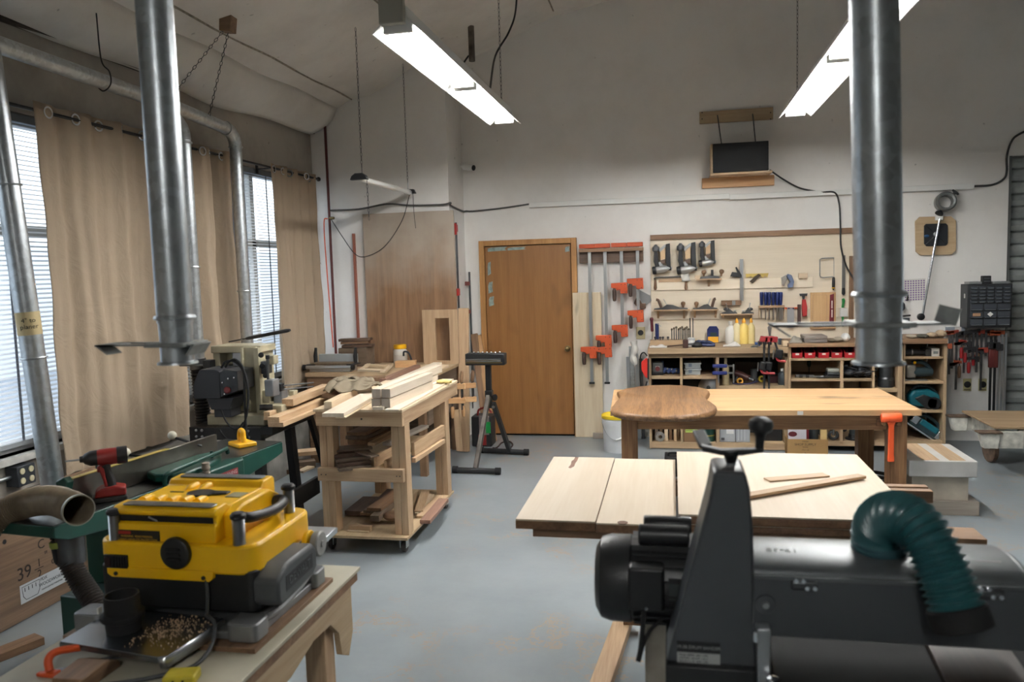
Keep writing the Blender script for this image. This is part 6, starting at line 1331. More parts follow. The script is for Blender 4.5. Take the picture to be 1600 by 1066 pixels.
for i, (x, lab) in enumerate(((1561, 'left of three tall aluminium bar clamps next to the roll-up door'), (1566.5, 'middle of three tall aluminium bar clamps next to the roll-up door'), (1572, 'right of three tall aluminium bar clamps next to the roll-up door'))):
    t = fclamp(lab, x, 521, 690, 700, JO, HW, bm=ALU, bw=.009, name='tall_clamp')
    if i == 0: z = pp(x, 543, 7.95).z; put('clamp_head', MB().box(t.location.x-.03, t.location.x+.03, 7.94, 7.985, z-.03, z+.03), JB, t, bev=.006)
for x, lab in ((1511.5, 'yellowed round outlet plate low on the wall, left of two'), (1535.5, 'yellowed round outlet plate low on the wall, right of two')):
    t = thing('wall_outlet', lab, 'outlet', pp(x, 601, 8.05), group='round outlets'); put('plate', fb(x-6.3, 592, x+6.3, 611, 8.048, .010), plain('plate_yellow', (188,180,132), .5), t, bev=.002)
    p = pp(x, 601, 8.048); put('receptacle', MB().lathe([(.030,0), (.030,.004), (.026,.006)], p, (0,-1,0), 18), BLACK, t)
    put('lettering', MB().box(p.x-.028, p.x+.028, 8.0465, 8.048, p.z-.053, p.z-.043), plain('label_dim', (120,110,80), .7), t)
# ================================================================== shelving along the back wall and what is on it
SW = wd('shelf', 'x'); SWZ = wd('shelf', 'z'); SWT = wd('brown', 'x')
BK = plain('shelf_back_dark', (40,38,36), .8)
def unit(label, cx, name='shelving_unit'): return thing(name, label, 'shelving', (at(cx, 700, Y=7.75).x, 7.75, 0))
def part(t, nm, r, Yf, d, m, bev=.0015): return put(nm, fb(*r, Yf, d), m, t, bev=bev)
def backp(t, r, Yf, Yb, m):
    a, b, c, d = wr(*r, Yf); put('back_panel', MB().box(a, b, Yb, Yb+.012, c, d), m, t)
ua = unit('long shelving bench section at the left under the tool board, dark inside', 1122)
part(ua, 'worktop', (1012,544,1231.5,553), 7.45, .58, SW, .003); part(ua, 'apron', (1015,553,1231,559), 7.50, .02, SW)
for r in ((1014,553,1018,701), (1063,559,1067,694), (1119,559,1124,694), (1226,553,1231,701)): part(ua, 'upright', r, 7.50, .50, SWZ)
part(ua, 'shelf', (1018,588,1063,592.5), 7.505, .49, SW); part(ua, 'shelf', (1067,588,1119,592.5), 7.505, .49, SW); part(ua, 'shelf', (1124,603,1226,608), 7.505, .49, SW)
part(ua, 'bottom_board', (1015,692,1231,702), 7.505, .50, SW)
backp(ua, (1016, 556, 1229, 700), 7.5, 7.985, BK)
ub = unit('shelving section right of the bench section, with red bins under its top', 1297)
part(ub, 'top', (1232.5,537,1361.5,542.5), 7.48, .55, SWT, .002)
for r in ((1231.5,543,1236,698), (1313,564,1317.5,694)): part(ub, 'upright', r, 7.505, .49, SWZ)
for r in ((1236,559.5,1362,563.5), (1236,592,1313,596), (1317.5,592,1362,596), (1236,690,1362,697)): part(ub, 'shelf', r, 7.505, .49, SW)
backp(ub, (1236, 540, 1362, 694), 7.5, 7.985, wd('ply', 'x'))
uc = unit('narrow shelving section behind the big hanging duct', 1386)
part(uc, 'top', (1362.5,536,1410,541.5), 7.48, .55, SWT, .002)
for r in ((1363,541,1366.5,697), (1402.5,541,1410,697)): part(uc, 'upright', r, 7.505, .49, SWZ)
for r in ((1366.5,607,1402.5,613), (1366.5,560,1402.5,564), (1366.5,690,1402.5,697)): part(uc, 'shelf', r, 7.51, .48, SW)
backp(uc, (1366.5, 541, 1402.5, 694), 7.5, 7.985, wd('ply', 'x'))
ud = unit('shelving tower at the right end, full of teal power tools', 1445)
part(ud, 'top', (1411,530,1481,537.5), 7.50, .54, SWT, .002)
for r in ((1411,537,1414,696), (1474,537,1479,696)): part(ud, 'upright', r, 7.545, .46, SWZ)
for r in ((1414,557.5,1474,561), (1414,596,1474,600), (1414,641,1474,645), (1414,689,1474,695)): part(ud, 'shelf', r, 7.55, .45, SW)
backp(ud, (1414, 537, 1474, 690), 7.5, 7.985, wd('ply', 'x'))
def zt_(px, y, Y): return at(px, y, Y=Y).z
def item(name, label, cat, px, py, Y, group=None): return thing(name, label, cat, at(px, py, Y=Y), group=group)
def boxt(name, label, cat, r, Y, d, m, bev=.003, group=None): return one(name, label, cat, fb(*r, Y, d), m, group, bev=bev)
# -- bench section, top left bay: radio and blue clamps
ZA = zt_(1040, 588, 7.5)
t = item('radio', 'boxy dark job-site radio with a pale dial in the top left bay', 'radio', 1027, 588, 7.6)
x0, x1, z0, z1 = wr(1019, 567, 1036, 588, 7.58); z0 = ZA
put('body', MB().box(x0, x1, 7.58, 7.72, z0, z1), plain('radio_grey', (98,100,98), .5), t, bev=.01); put('face', MB().box(x0+.03, x1-.03, 7.575, 7.582, z0+.05, z1-.03), plain('radio_face', (188,184,176), .5), t, bev=.003)
put('dial', MB().cyl(((x0+x1)/2, 7.576, z0+.06), ((x0+x1)/2, 7.570, z0+.06), .022, n=14), plain('radio_red', (110,40,40), .5), t); put('base_band', MB().box(x0-.004, x1+.004, 7.572, 7.72, z0, z0+.03), BLACK, t, bev=.004)
for i, (x, lab) in enumerate(((1041, 'blue spring tool standing beside the radio'), (1048, 'blue tool with a bright end in the top left bay'), (1055, 'dark blue tool nearest the divider in the top left bay'))):
    t = item('hand_tool', lab, 'tool', x, 588, 7.62); p = at(x, 588, Y=7.62); p.z = ZA
    put('body', MB().path(smooth([p+V((-.03,0,.02)), p+V((-.01,0,.05-.01*i)), p+V((.02,.01,.04)), p+V((.035,.02,.02))], 5), .02, 10), plain('tool_blue', (40,58,100), .4), t); put('tip', MB().ball(p+V((.01,-.005,.055-.008*i)), .013, 10), CHROME, t)
    if i == 0: put('upright_arm', MB().cyl(p+V((-.03,0,.03)), p+V((-.035,.0,.13)), .012, n=10), plain('tool_blue', (40,58,100), .4), t)
# second bay: clear organiser boxes
CLR = plain('clear_box', (168,174,176), .25)
Z2 = zt_(1090, 588, 7.5)
x0, x1, _, _ = wr(1069, 570, 1096, 588, 7.58)
for k, lab in enumerate(('clear organiser box at the bottom of the stack of two', 'clear organiser box on top of the stack of two')):
    t = thing('organiser_box', lab, 'box', ((x0+x1)/2, 7.7, Z2+k*.058), group='clear organiser boxes')
    put('tray', MB().box(x0+.008, x1-.008, 7.59, 7.84, Z2+k*.058, Z2+k*.058+.042), CLR, t, bev=.004); put('lid', MB().box(x0, x1, 7.58, 7.85, Z2+k*.058+.042, Z2+k*.058+.056), plain('lid_clear', (190,196,198), .25), t, bev=.004)
    put('latch', MB().box(x0+.04, x0+.07, 7.574, 7.582, Z2+k*.058+.02, Z2+k*.058+.05), plain('latch_grey', (110,124,140), .4), t)
t = item('circular_saw_disc', 'round saw blade leaning in the lower bay, half hidden by the live-edge slab', 'blade', 1106, 610, 7.6); p = at(1107, 606, Y=7.62)
put('disc', MB().lathe([(.001,-.002), (.10,-.002), (.104,0), (.10,.002), (.001,.002)], p, (-.5,-1,.1), 40), STEEL, t); put('arbor', MB().lathe([(.02,0), (.018,.006), (.004,.008)], p, (-.5,-1,.1), 16), DARKST, t)
# third bay: quick clamps, bottle, cardboard, tools
Z3 = zt_(1170, 603, 7.5)
for i, (y, lab) in enumerate(((572, 'blue quick clamp hooked on the divider, upper'), (583, 'blue quick clamp hooked on the divider, lower'))):
    t = item('quick_clamp', lab, 'clamp', 1130, y, 7.46, 'blue quick clamps'); p, q = at(1113, y, Y=7.46), at(1136, y, Y=7.46); e = at(1147, y, Y=7.46)
    put('body', MB().box(p.x, q.x, 7.445, 7.475, p.z-.016, p.z+.016), plain('clamp_blue', (34,44,104), .4), t, bev=.006); put('bar', MB().box(q.x, e.x, 7.456, 7.464, p.z-.008, p.z+.008), STEEL, t)
    put('jaw', MB().box(e.x-.012, e.x+.004, 7.448, 7.472, p.z-.09, p.z+.014), STEEL, t, bev=.003); put('jaw', MB().box(p.x+.05, p.x+.062, 7.448, 7.472, p.z-.09, p.z), STEEL, t, bev=.003)
def bottle(name, label, px, Y, z, h, r, m, capm, group=None, cone=False, band=None):
    p = at(px, 600, Y=Y); p = V((p.x, Y, z)); t = thing(name, label, 'bottle', p, group=group)
    put('body', MB().lathe([(.001,0), (r*.95,0), (r,.006), (r,h*.62), (r*.8,h*.72), (r*.35,h*.8), (r*.33,h*.84), (.001,h*.84)], p, (0,0,1), 20), m, t)
    put('cap', MB().lathe([(r*.4,h*.82), (r*.42,h*.88), (r*.3,h*.93), (r*.1,h)] if cone else [(r*.42,h*.83), (r*.42,h), (.001,h)], p, (0,0,1), 16), capm, t)
    if band: put('band', MB().lathe([(r*1.01,h*.2), (r*1.01,h*.5)], p, (0,0,1), 20, caps=False), band, t)
    return t
bottle('bottle', 'cream bottle standing behind the blue quick clamps', 1134, 7.56, Z3, .25, .032, plain('bottle_cream', (176,160,124), .5), plain('cap_cream', (170,156,124), .5))
boxt('cardboard_box', 'dark cardboard sheet with a black triangle at the back of the big bay', 'box', (1149,566,1183,598), 7.9, .06, plain('card_dark', (74,64,56), .8))
t = item('power_drill', 'dark corded drill with a reddish body lying in the big bay', 'drill', 1162, 600, 7.65); p = V((at(1162, 600, Y=7.65).x, 7.65, Z3))
put('body', MB().path([p+V((-.07,.05,.09)), p+V((-.02,.02,.075)), p+V((.05,-.03,.05))], [.035,.036,.026], 14), plain('drill_maroon', (72,42,38), .45), t); put('chuck', MB().cyl(p+V((.05,-.03,.05)), p+V((.09,-.055,.035)), .018, n=12), DARKST, t)
put('grip', MB().cyl(p+V((-.05,.035,.07)), p+V((-.08,-.01,.02)), .02, n=12), BLACK, t); put('cord_coil', MB().path(smooth([p+V((-.08,-.01,.02)), p+V((-.10,-.06,.01)), p+V((-.04,-.10,.01)), p+V((.05,-.09,.012)), p+V((.09,-.06,.02)), p+V((.12,-.08,.03))], 6), .006, 8), plain('cord_blue', (44,46,84), .5), t)
for x, m, lab in ((1156, plain('tape_orange', (206,150,60), .5), 'small orange tape ring on the floor of the big bay'), (1190, plain('tape_yellow', (196,176,60), .5), 'yellow tape ring leaning at the back of the big bay')):
    p = at(x, 600 if x < 1170 else 594, Y=7.6 if x < 1170 else 7.75); one('tape_roll', lab, 'tape', MB().lathe([(.016,-.012), (.030,-.012), (.030,.012), (.016,.012), (.016,-.012)], V((p.x, p.y, Z3+.030)), (.2,-1,.1), 20, caps=False), m)
bottle('jar', 'white-topped dark jar at the right end of the big bay', 1222, 7.58, Z3, .15, .036, plain('jar_slate', (70,78,84), .35), WHITE)
t = item('tool_case', 'dark red toolbox low at the back right of the big bay', 'box', 1210, 600, 7.7); x0, x1, _, _ = wr(1203, 590, 1217, 600, 7.68)
put('body', MB().box(x0, x1, 7.68, 7.85, Z3, Z3+.07), plain('case_maroon', (60,26,30), .5), t, bev=.006); put('lid', MB().box(x0-.003, x1+.003, 7.675, 7.855, Z3+.07, Z3+.09), BLACK, t, bev=.004)
t = item('glass_jar', 'glass tumbler standing at the back of the big bay', 'jar', 1178, 598, 7.8); p = V((at(1178,598,Y=7.8).x, 7.8, Z3)); put('glass', MB().lathe([(.001,0), (.03,0), (.036,.12), (.033,.12), (.028,.006), (.001,.006)], p, (0,0,1), 18), plain('glass_grey', (96,100,102), .15), t); put('contents', MB().lathe([(.001,.007), (.028,.007), (.03,.04), (.001,.045)], p, (0,0,1), 14), DARKST, t)
# lower row
ZB = zt_(1120, 692, 7.5)
for i, (x, h, w, ty) in enumerate(((1026,.24,5,0), (1033,.20,5,.1), (1041,.27,6,0), (1048,.25,5,.05), (1055,.22,5,0), (1060,.26,4,.08))):
    p = at(x, 690, Y=7.58+ty); one('wood_offcut', 'wood offcut, %s in the lower left bay behind the table leg' % ('leftmost dark','second','third and tallest','fourth','fifth','sixth by the divider')[i], 'offcut', MB().prism([(p.x-w*.0028, ZB), (p.x+w*.0028, ZB), (p.x+w*.0028, ZB+h*.8), (p.x+w*.001, ZB+h), (p.x-w*.0028, ZB+h*.93)], 7.55+ty, 7.80, 'y'), wd(('dusty','pine','pale','brown','pine','pale')[i], 'z'), 'offcuts in the lower bay', bev=.002)
p = at(1031, 684, Y=7.53); one('tape_roll', 'grey roll of tape standing before the offcuts in the lower left bay', 'tape', MB().lathe([(.018,-.02), (.045,-.02), (.045,.02), (.018,.02), (.018,-.02)], V((p.x, 7.535, ZB+.045)), (.3,-1,0), 20, caps=False), plain('tape_grey2', (120,116,110), .5))
t = item('cardboard_box', 'brown cardboard box with a green paper label in the lower row', 'box', 1080, 690, 7.52); x0, x1, z0, z1 = wr(1068, 664, 1094, 691, 7.52); put('body', MB().box(x0, x1, 7.52, 7.80, ZB, z1+.03), plain('card_brown', (128,98,70), .8), t, bev=.003)
q = wr(1071, 670, 1090, 676, 7.52); lb = put('green_label', MB().box(q[0], q[1], 7.517, 7.52, q[2], q[3]), plain('label_green', (176,200,92), .7), t); text('lettering', 'SANDPAPER', plain('ink', (40,38,36), .8), SF((q[0]+q[1])/2, (q[2]+q[3])/2, 7.5165), .020, lb)
t = item('tin_can', 'dark green tin can in the lower row beside the labelled box', 'can', 1106, 688, 7.6); p = V((at(1106, 688, Y=7.6).x, 7.60, ZB)); put('can_body', MB().lathe([(.001,0), (.066,0), (.066,.20), (.062,.205), (.001,.205)], p, (0,0,1), 28), plain('can_green', (18,58,50), .35), t)
for z, m in ((.05, plain('can_gold', (150,130,60), .5)), (.12, plain('can_text', (60,130,100), .5))): put('can_band', MB().lathe([(.0665,z), (.0665,z+.012)], p, (0,0,1), 28, caps=False), m, t)
for i, (r, lab) in enumerate((((1124.5,662,1149,689), 'grey file box with a white label, left of two'), ((1149.6,662,1172,689), 'grey ribbed file box, right of two'))):
    x0, x1, z0, z1 = wr(*r, 7.53); t = thing('file_box', lab, 'box', ((x0+x1)/2, 7.65, ZB), group='grey file boxes'); put('body', MB().box(x0, x1, 7.53, 7.83, ZB, z1+.02), plain('file_grey', (168,172,176), .45, noise=.06, scale=9), t, bev=.006)
    if i == 0: q = wr(1135, 670, 1146.5, 678, 7.53); put('white_label', MB().box(q[0], q[1], 7.526, 7.53, q[2], q[3]), WHITE, t); q = wr(1127, 684, 1132, 688, 7.53); put('mark', MB().box(q[0], q[1], 7.526, 7.53, q[2], q[3]), plain('mark_dark', (60,62,66), .6), t)
    else:
        for k in range(3): put('rib', MB().box(x0+.02+k*.028, x0+.028+k*.028, 7.524, 7.532, ZB+.02, z1), plain('file_light', (190,194,196), .4), t)
boxt('storage_crate', 'black crate in the lower row behind the sander crank', 'crate', (1186,662,1222,690), 7.62, .28, BLACK, .006)
# -- red tool hanging on the bench end
t = item('angle_polisher', 'red and black power tool hanging on the left end of the shelving', 'power tool', 1006, 575, 7.5)
put('body', poly([(1002,566), (1009,560), (1013,562), (1013,592), (1008,590), (1002,578)], 7.46, .06), plain('polisher_red', (190,44,34), .4), t, bev=.006); put('black_side', poly([(1011.5,561), (1014,561), (1014,594), (1011.5,592)], 7.455, .07), BLACK, t, bev=.004); put('cord', MB().path(smooth([at(1011,556,Y=7.47), at(1006,551,Y=7.45), at(1001,556,Y=7.46), at(1000,575,Y=7.48), at(1001,600,Y=7.5), at(1006,612,Y=7.5), at(1011,596,Y=7.5)], 6), .006, 8), BLACK, t)
# -- on the worktop
ZW = zt_(1122, 544, 7.45)
def onw(px, Y): return V((at(px, 545, Y=Y).x, Y, ZW))
t = thing('drill_block', 'long wooden block drilled to hold bits on the left of the worktop', 'block', onw(1055, 7.86)); a_, b_ = onw(1016, 7.8).x, onw(1090, 7.8).x
put('block', MB().box(a_, b_, 7.78, 7.90, ZW, ZW+.045), SW, t, bev=.002)
for i, x in enumerate((1050,1053.5,1057,1060.5,1063,1066,1068.5,1071,1073.5,1076)):
    p = onw(x, 7.84); t = thing('drill_bit', 'drill bit standing in the wooden block, %s' % ('first from the left','second from the left','third from the left','fourth from the left','fifth from the left','sixth from the left','seventh','eighth','ninth','tenth')[i], 'drill bit', p+V((0,0,.045)), group='drill bits')
    h = .09+.01*(i % 3); put('shank', MB().cyl((0,0,0), (0,0,h), .0045+.0005*(i % 2), n=8), DARKST, t, local=True); put('cutter', MB().lathe([(.006,0), (.010+.002*(i % 3),.006), (.009,.016), (.003,.022)], (0,0,h), (0,0,1), 10), plain('bit_bronze', (104,92,76), .4, .8), t, local=True)
for x, lab in ((1078.5, 'tall thin bit, left of two rising behind the drill bits'), (1083, 'tall thin bit, right of two rising behind the drill bits')): p = onw(x, 7.88); one('long_bit', lab, 'drill bit', MB().cyl(p+V((0,0,.045)), p+V((0,0,.25)), .005, n=8), DARKST, 'long bits')
for i, x in enumerate((1024, 1032, 1036, 1044)): p = onw(x, 7.82); one('router_bit', 'stubby router bit at the left of the wooden block, %s' % ('first','second','third','fourth')[i], 'router bit', MB().lathe([(.005,0), (.005,.012), (.011,.014), (.012,.03), (.006,.034)], p+V((0,0,.045)), (0,0,1), 12), DARKST, 'router bits')
t = thing('screwdriver', 'red-handled screwdriver standing in the corner of the worktop', 'screwdriver', onw(1019.5, 7.92)); p = onw(1019.5, 7.92); put('shaft', MB().cyl(p+V((0,0,.045)), p+V((0,0,.13)), .005, n=8), STEEL, t); put('handle', MB().lathe([(.010,0), (.016,.01), (.015,.10), (.019,.125), (.012,.14)], p+V((0,0,.12)), (-.04,0,1), 12), plain('driver_maroon', (92,30,38), .45), t)
t = thing('hand_tool', 'blue-handled tool standing beside the red screwdriver', 'tool', onw(1027, 7.92)); p = onw(1027, 7.92); put('handle', MB().box(p.x-.018, p.x+.018, 7.905, 7.93, ZW+.045, ZW+.20), BLUE, t, bev=.006); put('tip', MB().beam(p+V((0,-.01,.20)), p+V((.04,-.01,.17)), .012, .006), STEEL, t)
one('rag', 'white rag bunched on the front left corner of the worktop', 'rag', MB().grid(lambda u, v: onw(1015+27*u, 7.50+.13*v)+V((0,0,.004+.030*math.sin(PI*v)*(.6+.4*math.sin(9*u+2*v))*math.sin(PI*min(1,max(0,u))))), 24, 8), plain('rag_white', (214,210,204), .9), solid=.004, sharp=80)
t = thing('bar_clamp', 'dark bar clamp lying across the front of the worktop', 'clamp', onw(1060, 7.52)); a_, b_ = onw(1043, 7.53)+V((0,0,.012)), onw(1072, 7.50)+V((0,0,.030)); put('bar', MB().beam(a_, b_, .02, .012), plain('bar_rusty', (74,56,46), .6, .3), t); put('jaw', MB().box(b_.x-.03, b_.x+.02, 7.47, 7.53, ZW, ZW+.075), plain('jaw_rusty', (70,48,42), .6, .3), t, bev=.006); put('screw', MB().cyl(b_, onw(1084, 7.50)+V((0,0,.034)), .01, n=10), DARKST, t)
t = thing('plastic_cup', 'white plastic cup on the worktop behind the dark clamp', 'cup', onw(1080, 7.62)); p = onw(1080, 7.62); put('cup', MB().lathe([(.001,0), (.03,0), (.036,.06), (.034,.065), (.001,.065)], p, (0,0,1), 18), WHITE, t); put('lid', MB().lathe([(.037,.06), (.034,.08), (.012,.085)], p, (0,0,1), 18), plain('lid_grey', (180,182,182), .4), t)
one('rubber_cup', 'black dome-shaped rubber cup on the worktop front', 'cup', MB().ball(onw(1089, 7.55)+V((0,0,.015)), .042, 14, (1.2,1,.8)), BLACK)
for i, (x, Y_, lab) in enumerate(((1094, 7.66, 'dark blue tool heap beside the black cup'), (1101, 7.62, 'blue clamp lying left of the blue and yellow pack'), (1108, 7.60, 'blue clamp lying in front of the blue and yellow pack'))):
    t = thing('spring_clamp', lab, 'clamp', onw(x, Y_), group='blue clamps on the worktop'); p = onw(x, Y_); put('jaw', MB().path(smooth([p+V((-.05,.03,.02)), p+V((-.01,0,.045)), p+V((.05,-.02,.02))], 5), .014, 8), plain('clamp_navy', (34,48,84), .45), t); put('grip', MB().path([p+V((-.02,-.03,.014)), p+V((.05,-.05,.016))], .012, 8), BLUE, t)
t = thing('package', 'blue and yellow blister pack leaning on the tool board', 'package', onw(1114, 7.98)); x0, x1, z0, z1 = wr(1105, 510, 1123, 534, 7.96)
put('card', MB().prism([(x0,ZW+.003), (x1,ZW+.003), (x1,z1-.03), (x1-.02,z1), (x0+.02,z1), (x0,z1-.03)], 7.96, 7.985, 'y'), plain('pack_blue', (34,46,98), .4), t, bev=.003); put('yellow_band', MB().box(x0+.006, x1-.004, 7.956, 7.962, ZW+.004, ZW+.06), plain('pack_yellow', (226,166,40), .5), t)
put('picture', MB().box(x0+.03, x1-.02, 7.956, 7.962, ZW+.065, z1-.06), plain('pack_dark', (44,62,60), .4), t)
YB_ = plain('glue_yellow', (236,208,120), .4); OC = plain('glue_cap', (226,156,40), .5)
t = bottle('bottle', 'white plastic jug, leftmost of the bottles on the worktop', 1142, 7.86, ZW, .215, .050, plain('jug_white', (222,220,214), .4), plain('jug_cap', (210,208,200), .4))
bottle('glue_bottle', 'pale glue bottle with an orange ring cap beside the white jug', 1151.5, 7.84, ZW, .245, .036, plain('glue_pale', (226,212,168), .4), OC, 'glue bottles', True)
bottle('glue_bottle', 'fat yellow glue bottle in the middle of three on the worktop', 1162.5, 7.84, ZW, .245, .045, YB_, OC, 'glue bottles', True)
bottle('glue_bottle', 'slim yellow glue bottle at the right of three on the worktop', 1174, 7.84, ZW, .245, .034, plain('glue_slim', (232,212,150), .4), OC, 'glue bottles', True)
one('rag', 'white crumpled cloth in front of the glue bottles', 'rag', MB().grid(lambda u, v: onw(1130+27*u, 7.56+.14*v)+V((0,0,.004+.045*math.sin(PI*v)*(.6+.4*math.sin(7*u+1+3*v))*math.sin(PI*u)))
 , 22, 8), plain('rag_white', (214,210,204), .9), solid=.004, sharp=80)
boxt('parts_box', 'blue plastic box on the worktop beside the red clamps', 'box', (1180,536,1188,542), 7.6, .08, plain('box_blue', (40,78,140), .4))
one('flat_tool', 'flat dark iron tool lying at the front edge of the worktop', 'tool', MB().prism([(onw(1172,7.5).x, ZW), (onw(1183,7.5).x, ZW), (onw(1186,7.5).x, ZW+.02), (onw(1176,7.5).x, ZW+.014)], 7.48, 7.54, 'y'), DARKST, bev=.002)
boxt('steel_block', 'dark grey steel plate leaning at the right end of the worktop', 'plate', (1216,529,1221.5,543), 7.7, .02, plain('plate_slate', (76,84,92), .4, .5))
board('pale wood offcut lying at the right end of the worktop', onw(1222,7.62)+V((0,0,.022)), onw(1231,7.62)+V((0,0,.022)), .10, .044, wd('pale'), name='wood_offcut', cat='offcut')
boxt('wood_block', 'brown block standing on the worktop behind the red clamps', 'block', (1196,528,1204,543), 7.75, .06, wd('red', 'z'))
one('trowel', 'small grey pointed trowel standing behind the red clamps', 'trowel', poly([(1199,512), (1204,505), (1206,512), (1204,526), (1202,526)], 7.72, .005), STEEL)
# red ratchet clamps hung over the bench front
RD = plain('clamp_red', (150,40,44), .45)
for i, (x, lab) in enumerate(((1194, 'red and black trigger clamp hanging on the worktop front, left'), (1201.5, 'red and black trigger clamp hanging on the worktop front, middle'), (1211, 'red and black trigger clamp hanging tilted on the worktop front, right'))):
    tl = .05 if i == 2 else 0
    t = item('trigger_clamp', lab, 'clamp', x, 545, 7.42, 'red trigger clamps'); b = at(x, 612 if i < 2 else 562, Y=7.42); a_ = at(x-(2 if i == 2 else 0), 530, Y=7.42)
    put('bar', MB().beam(a_, b+V((tl,0,0)), .018, .007, up=(0,1,0)), BLACKM, t)
    z = at(x, 575 if i < 2 else 556, Y=7.42).z; bx = b.x+tl*.8
    put('top_jaw', MB().prism([(a_.x-.045, a_.z-.025), (a_.x+.03, a_.z-.03), (a_.x+.035, a_.z+.02), (a_.x-.03, a_.z+.03)], 7.40, 7.44, 'y'), RD, t, bev=.006); put('pad', MB().box(a_.x-.05, a_.x-.02, 7.40, 7.47, a_.z-.05, a_.z-.02), BLACK, t, bev=.004)
    put('trigger_body', MB().prism([(bx-.05, z-.01), (bx+.02, z-.03), (bx+.03, z+.05), (bx-.03, z+.06)], 7.395, 7.445, 'y'), BLACK, t, bev=.008); put('trigger', MB().path(smooth([V((bx-.03,7.42,z-.01)), V((bx-.01,7.41,z-.045)), V((bx+.05,7.41,z-.05))], 5), .011, 8), RD, t); put('bracket', MB().path([V((bx-.05,7.42,z+.05)), V((bx-.055,7.42,z-.03))], .007, 6), STEEL, t)
# -- section with the red bins
ZBN = zt_(1297, 559.5, 7.505); xb = [1238, 1258, 1279.5, 1300, 1320.5, 1341]
for i in range(6):
    x0, x1 = at(xb[i]-1, 552, Y=7.52).x, at(xb[i]+15.5, 552, Y=7.52).x; t = thing('parts_bin', 'red parts bin, %s in the row under the shelf top' % ('first from the left','second from the left','third','fourth','fifth','sixth, by the big duct')[i], 'bin', ((x0+x1)/2, 7.6, ZBN), group='red parts bins')
    BR = plain('bin_red', (166,26,34), .4)
    for xa, nm in ((x0, 'side'), (x1-.004, 'side')): put(nm, MB().prism([(7.52,ZBN), (7.80,ZBN), (7.80,ZBN+.085), (7.60,ZBN+.085), (7.50,ZBN+.05)], xa, xa+.004, 'x'), BR, t)
    put('front_lip', MB().box(x0, x1, 7.503, 7.508, ZBN, ZBN+.048), BR, t, bev=.002); put('back', MB().box(x0, x1, 7.795, 7.80, ZBN, ZBN+.085), BR, t); put('bottom', MB().box(x0, x1, 7.505, 7.80, ZBN, ZBN+.004), BR, t)
    put('card_label', MB().box(x0+.03, x1-.03, 7.500, 7.503, ZBN+.028, ZBN+.044), plain('label_cream', (214,206,196), .6), t); put('hardware', MB().box(x0+.008, x1-.008, 7.52, 7.79, ZBN+.004, ZBN+.03), DARKST, t)
ZC1 = zt_(1290, 537, 7.48)
def onb(px, Y): return V((at(px, 537, Y=Y).x, Y, ZC1))
one('grey_cloth', 'grey cloth draped on the shelf top left of the grey case', 'cloth', MB().grid(lambda u, v: onb(1234+20*u, 7.56+.2*v)+V((0,0,.003+.07*math.sin(PI*u)*math.sin(PI*v)*(.8+.2*math.sin(8*u)))), 20, 10), plain('cloth_grey', (146,140,130), .9), solid=.004, sharp=80)
t = thing('tool_case', 'flat grey plastic case lying on the shelf top behind the duct gate', 'case', onb(1275, 7.65)); x0, x1 = onb(1257,7.55).x, onb(1293,7.55).x; put('case_lower', MB().box(x0, x1, 7.55, 7.80, ZC1, ZC1+.03), plain('case_grey', (112,104,100), .5), t, bev=.006); put('case_lid', MB().box(x0, x1, 7.55, 7.80, ZC1+.031, ZC1+.062), plain('case_grey2', (128,118,112), .5), t, bev=.006)
for i, (x, w, h, m, lab) in enumerate(((1300,8,.03,CLOTHG,'small grey bundle right of the grey case'), (1310,9,.045,plain('tan_bundle', (150,140,124), .8),'tan bundle on the shelf top right of the grey case'), (1321,8,.08,WHITE,'white plastic bottle lying on the shelf top'), (1345,10,.05,CARD,'cardboard piece on the shelf top behind the big duct'))):
    p = onb(x, 7.64); one('bundle', lab, 'bundle', MB().ball(p+V((0,0,h*.5)), .5, 12, (w*.010, .14, h)), m)
ZC2 = zt_(1275, 592, 7.505)
for i, (x, w, h, m, lab) in enumerate(((1246,6,.02,STEEL,'first bright socket lying left on the upper shelf'), (1252,5,.025,DARKST,'second dark socket on the upper shelf'), (1257,5,.024,STEEL,'third bright socket on the upper shelf'), (1262,5,.022,DARKST,'fourth dark socket on the upper shelf'), (1267,4,.022,STEEL,'fifth bright socket on the upper shelf'))):
    p = V((at(x, 592, Y=7.56).x, 7.56, ZC2)); one('socket', lab, 'socket', MB().lathe([(.010,0), (.016,.003), (.016,.045), (.010,.048)], p+V((-.02,0,.016)), (1,.2,0), 12), m, 'sockets')
t = thing('wrench', 'long steel wrench lying on the upper shelf', 'wrench', V((at(1276,592,Y=7.55).x, 7.55, ZC2))); p, q = V((at(1268,592,Y=7.56).x, 7.56, ZC2+.012)), V((at(1286,592,Y=7.53).x, 7.53, ZC2+.016)); put('bar', MB().beam(p, q, .022, .010), STEEL, t); put('head', MB().lathe([(.012,-.008), (.024,-.006), (.024,.006), (.012,.008)], q, (0,.2,1), 14), STEEL, t)
t = thing('hand_file', 'green-handled tool standing upright at the back of the upper shelf', 'tool', V((at(1264,590,Y=7.9).x, 7.9, ZC2))); p = t.location.copy(); put('handle', MB().lathe([(.012,.06), (.018,.08), (.018,.15), (.010,.165)], p, (0,0,1), 12), plain('tool_darkgreen', (34,58,40), .5), t); put('shaft', MB().cyl(p, p+V((0,0,.07)), .006, n=8), DARKST, t)
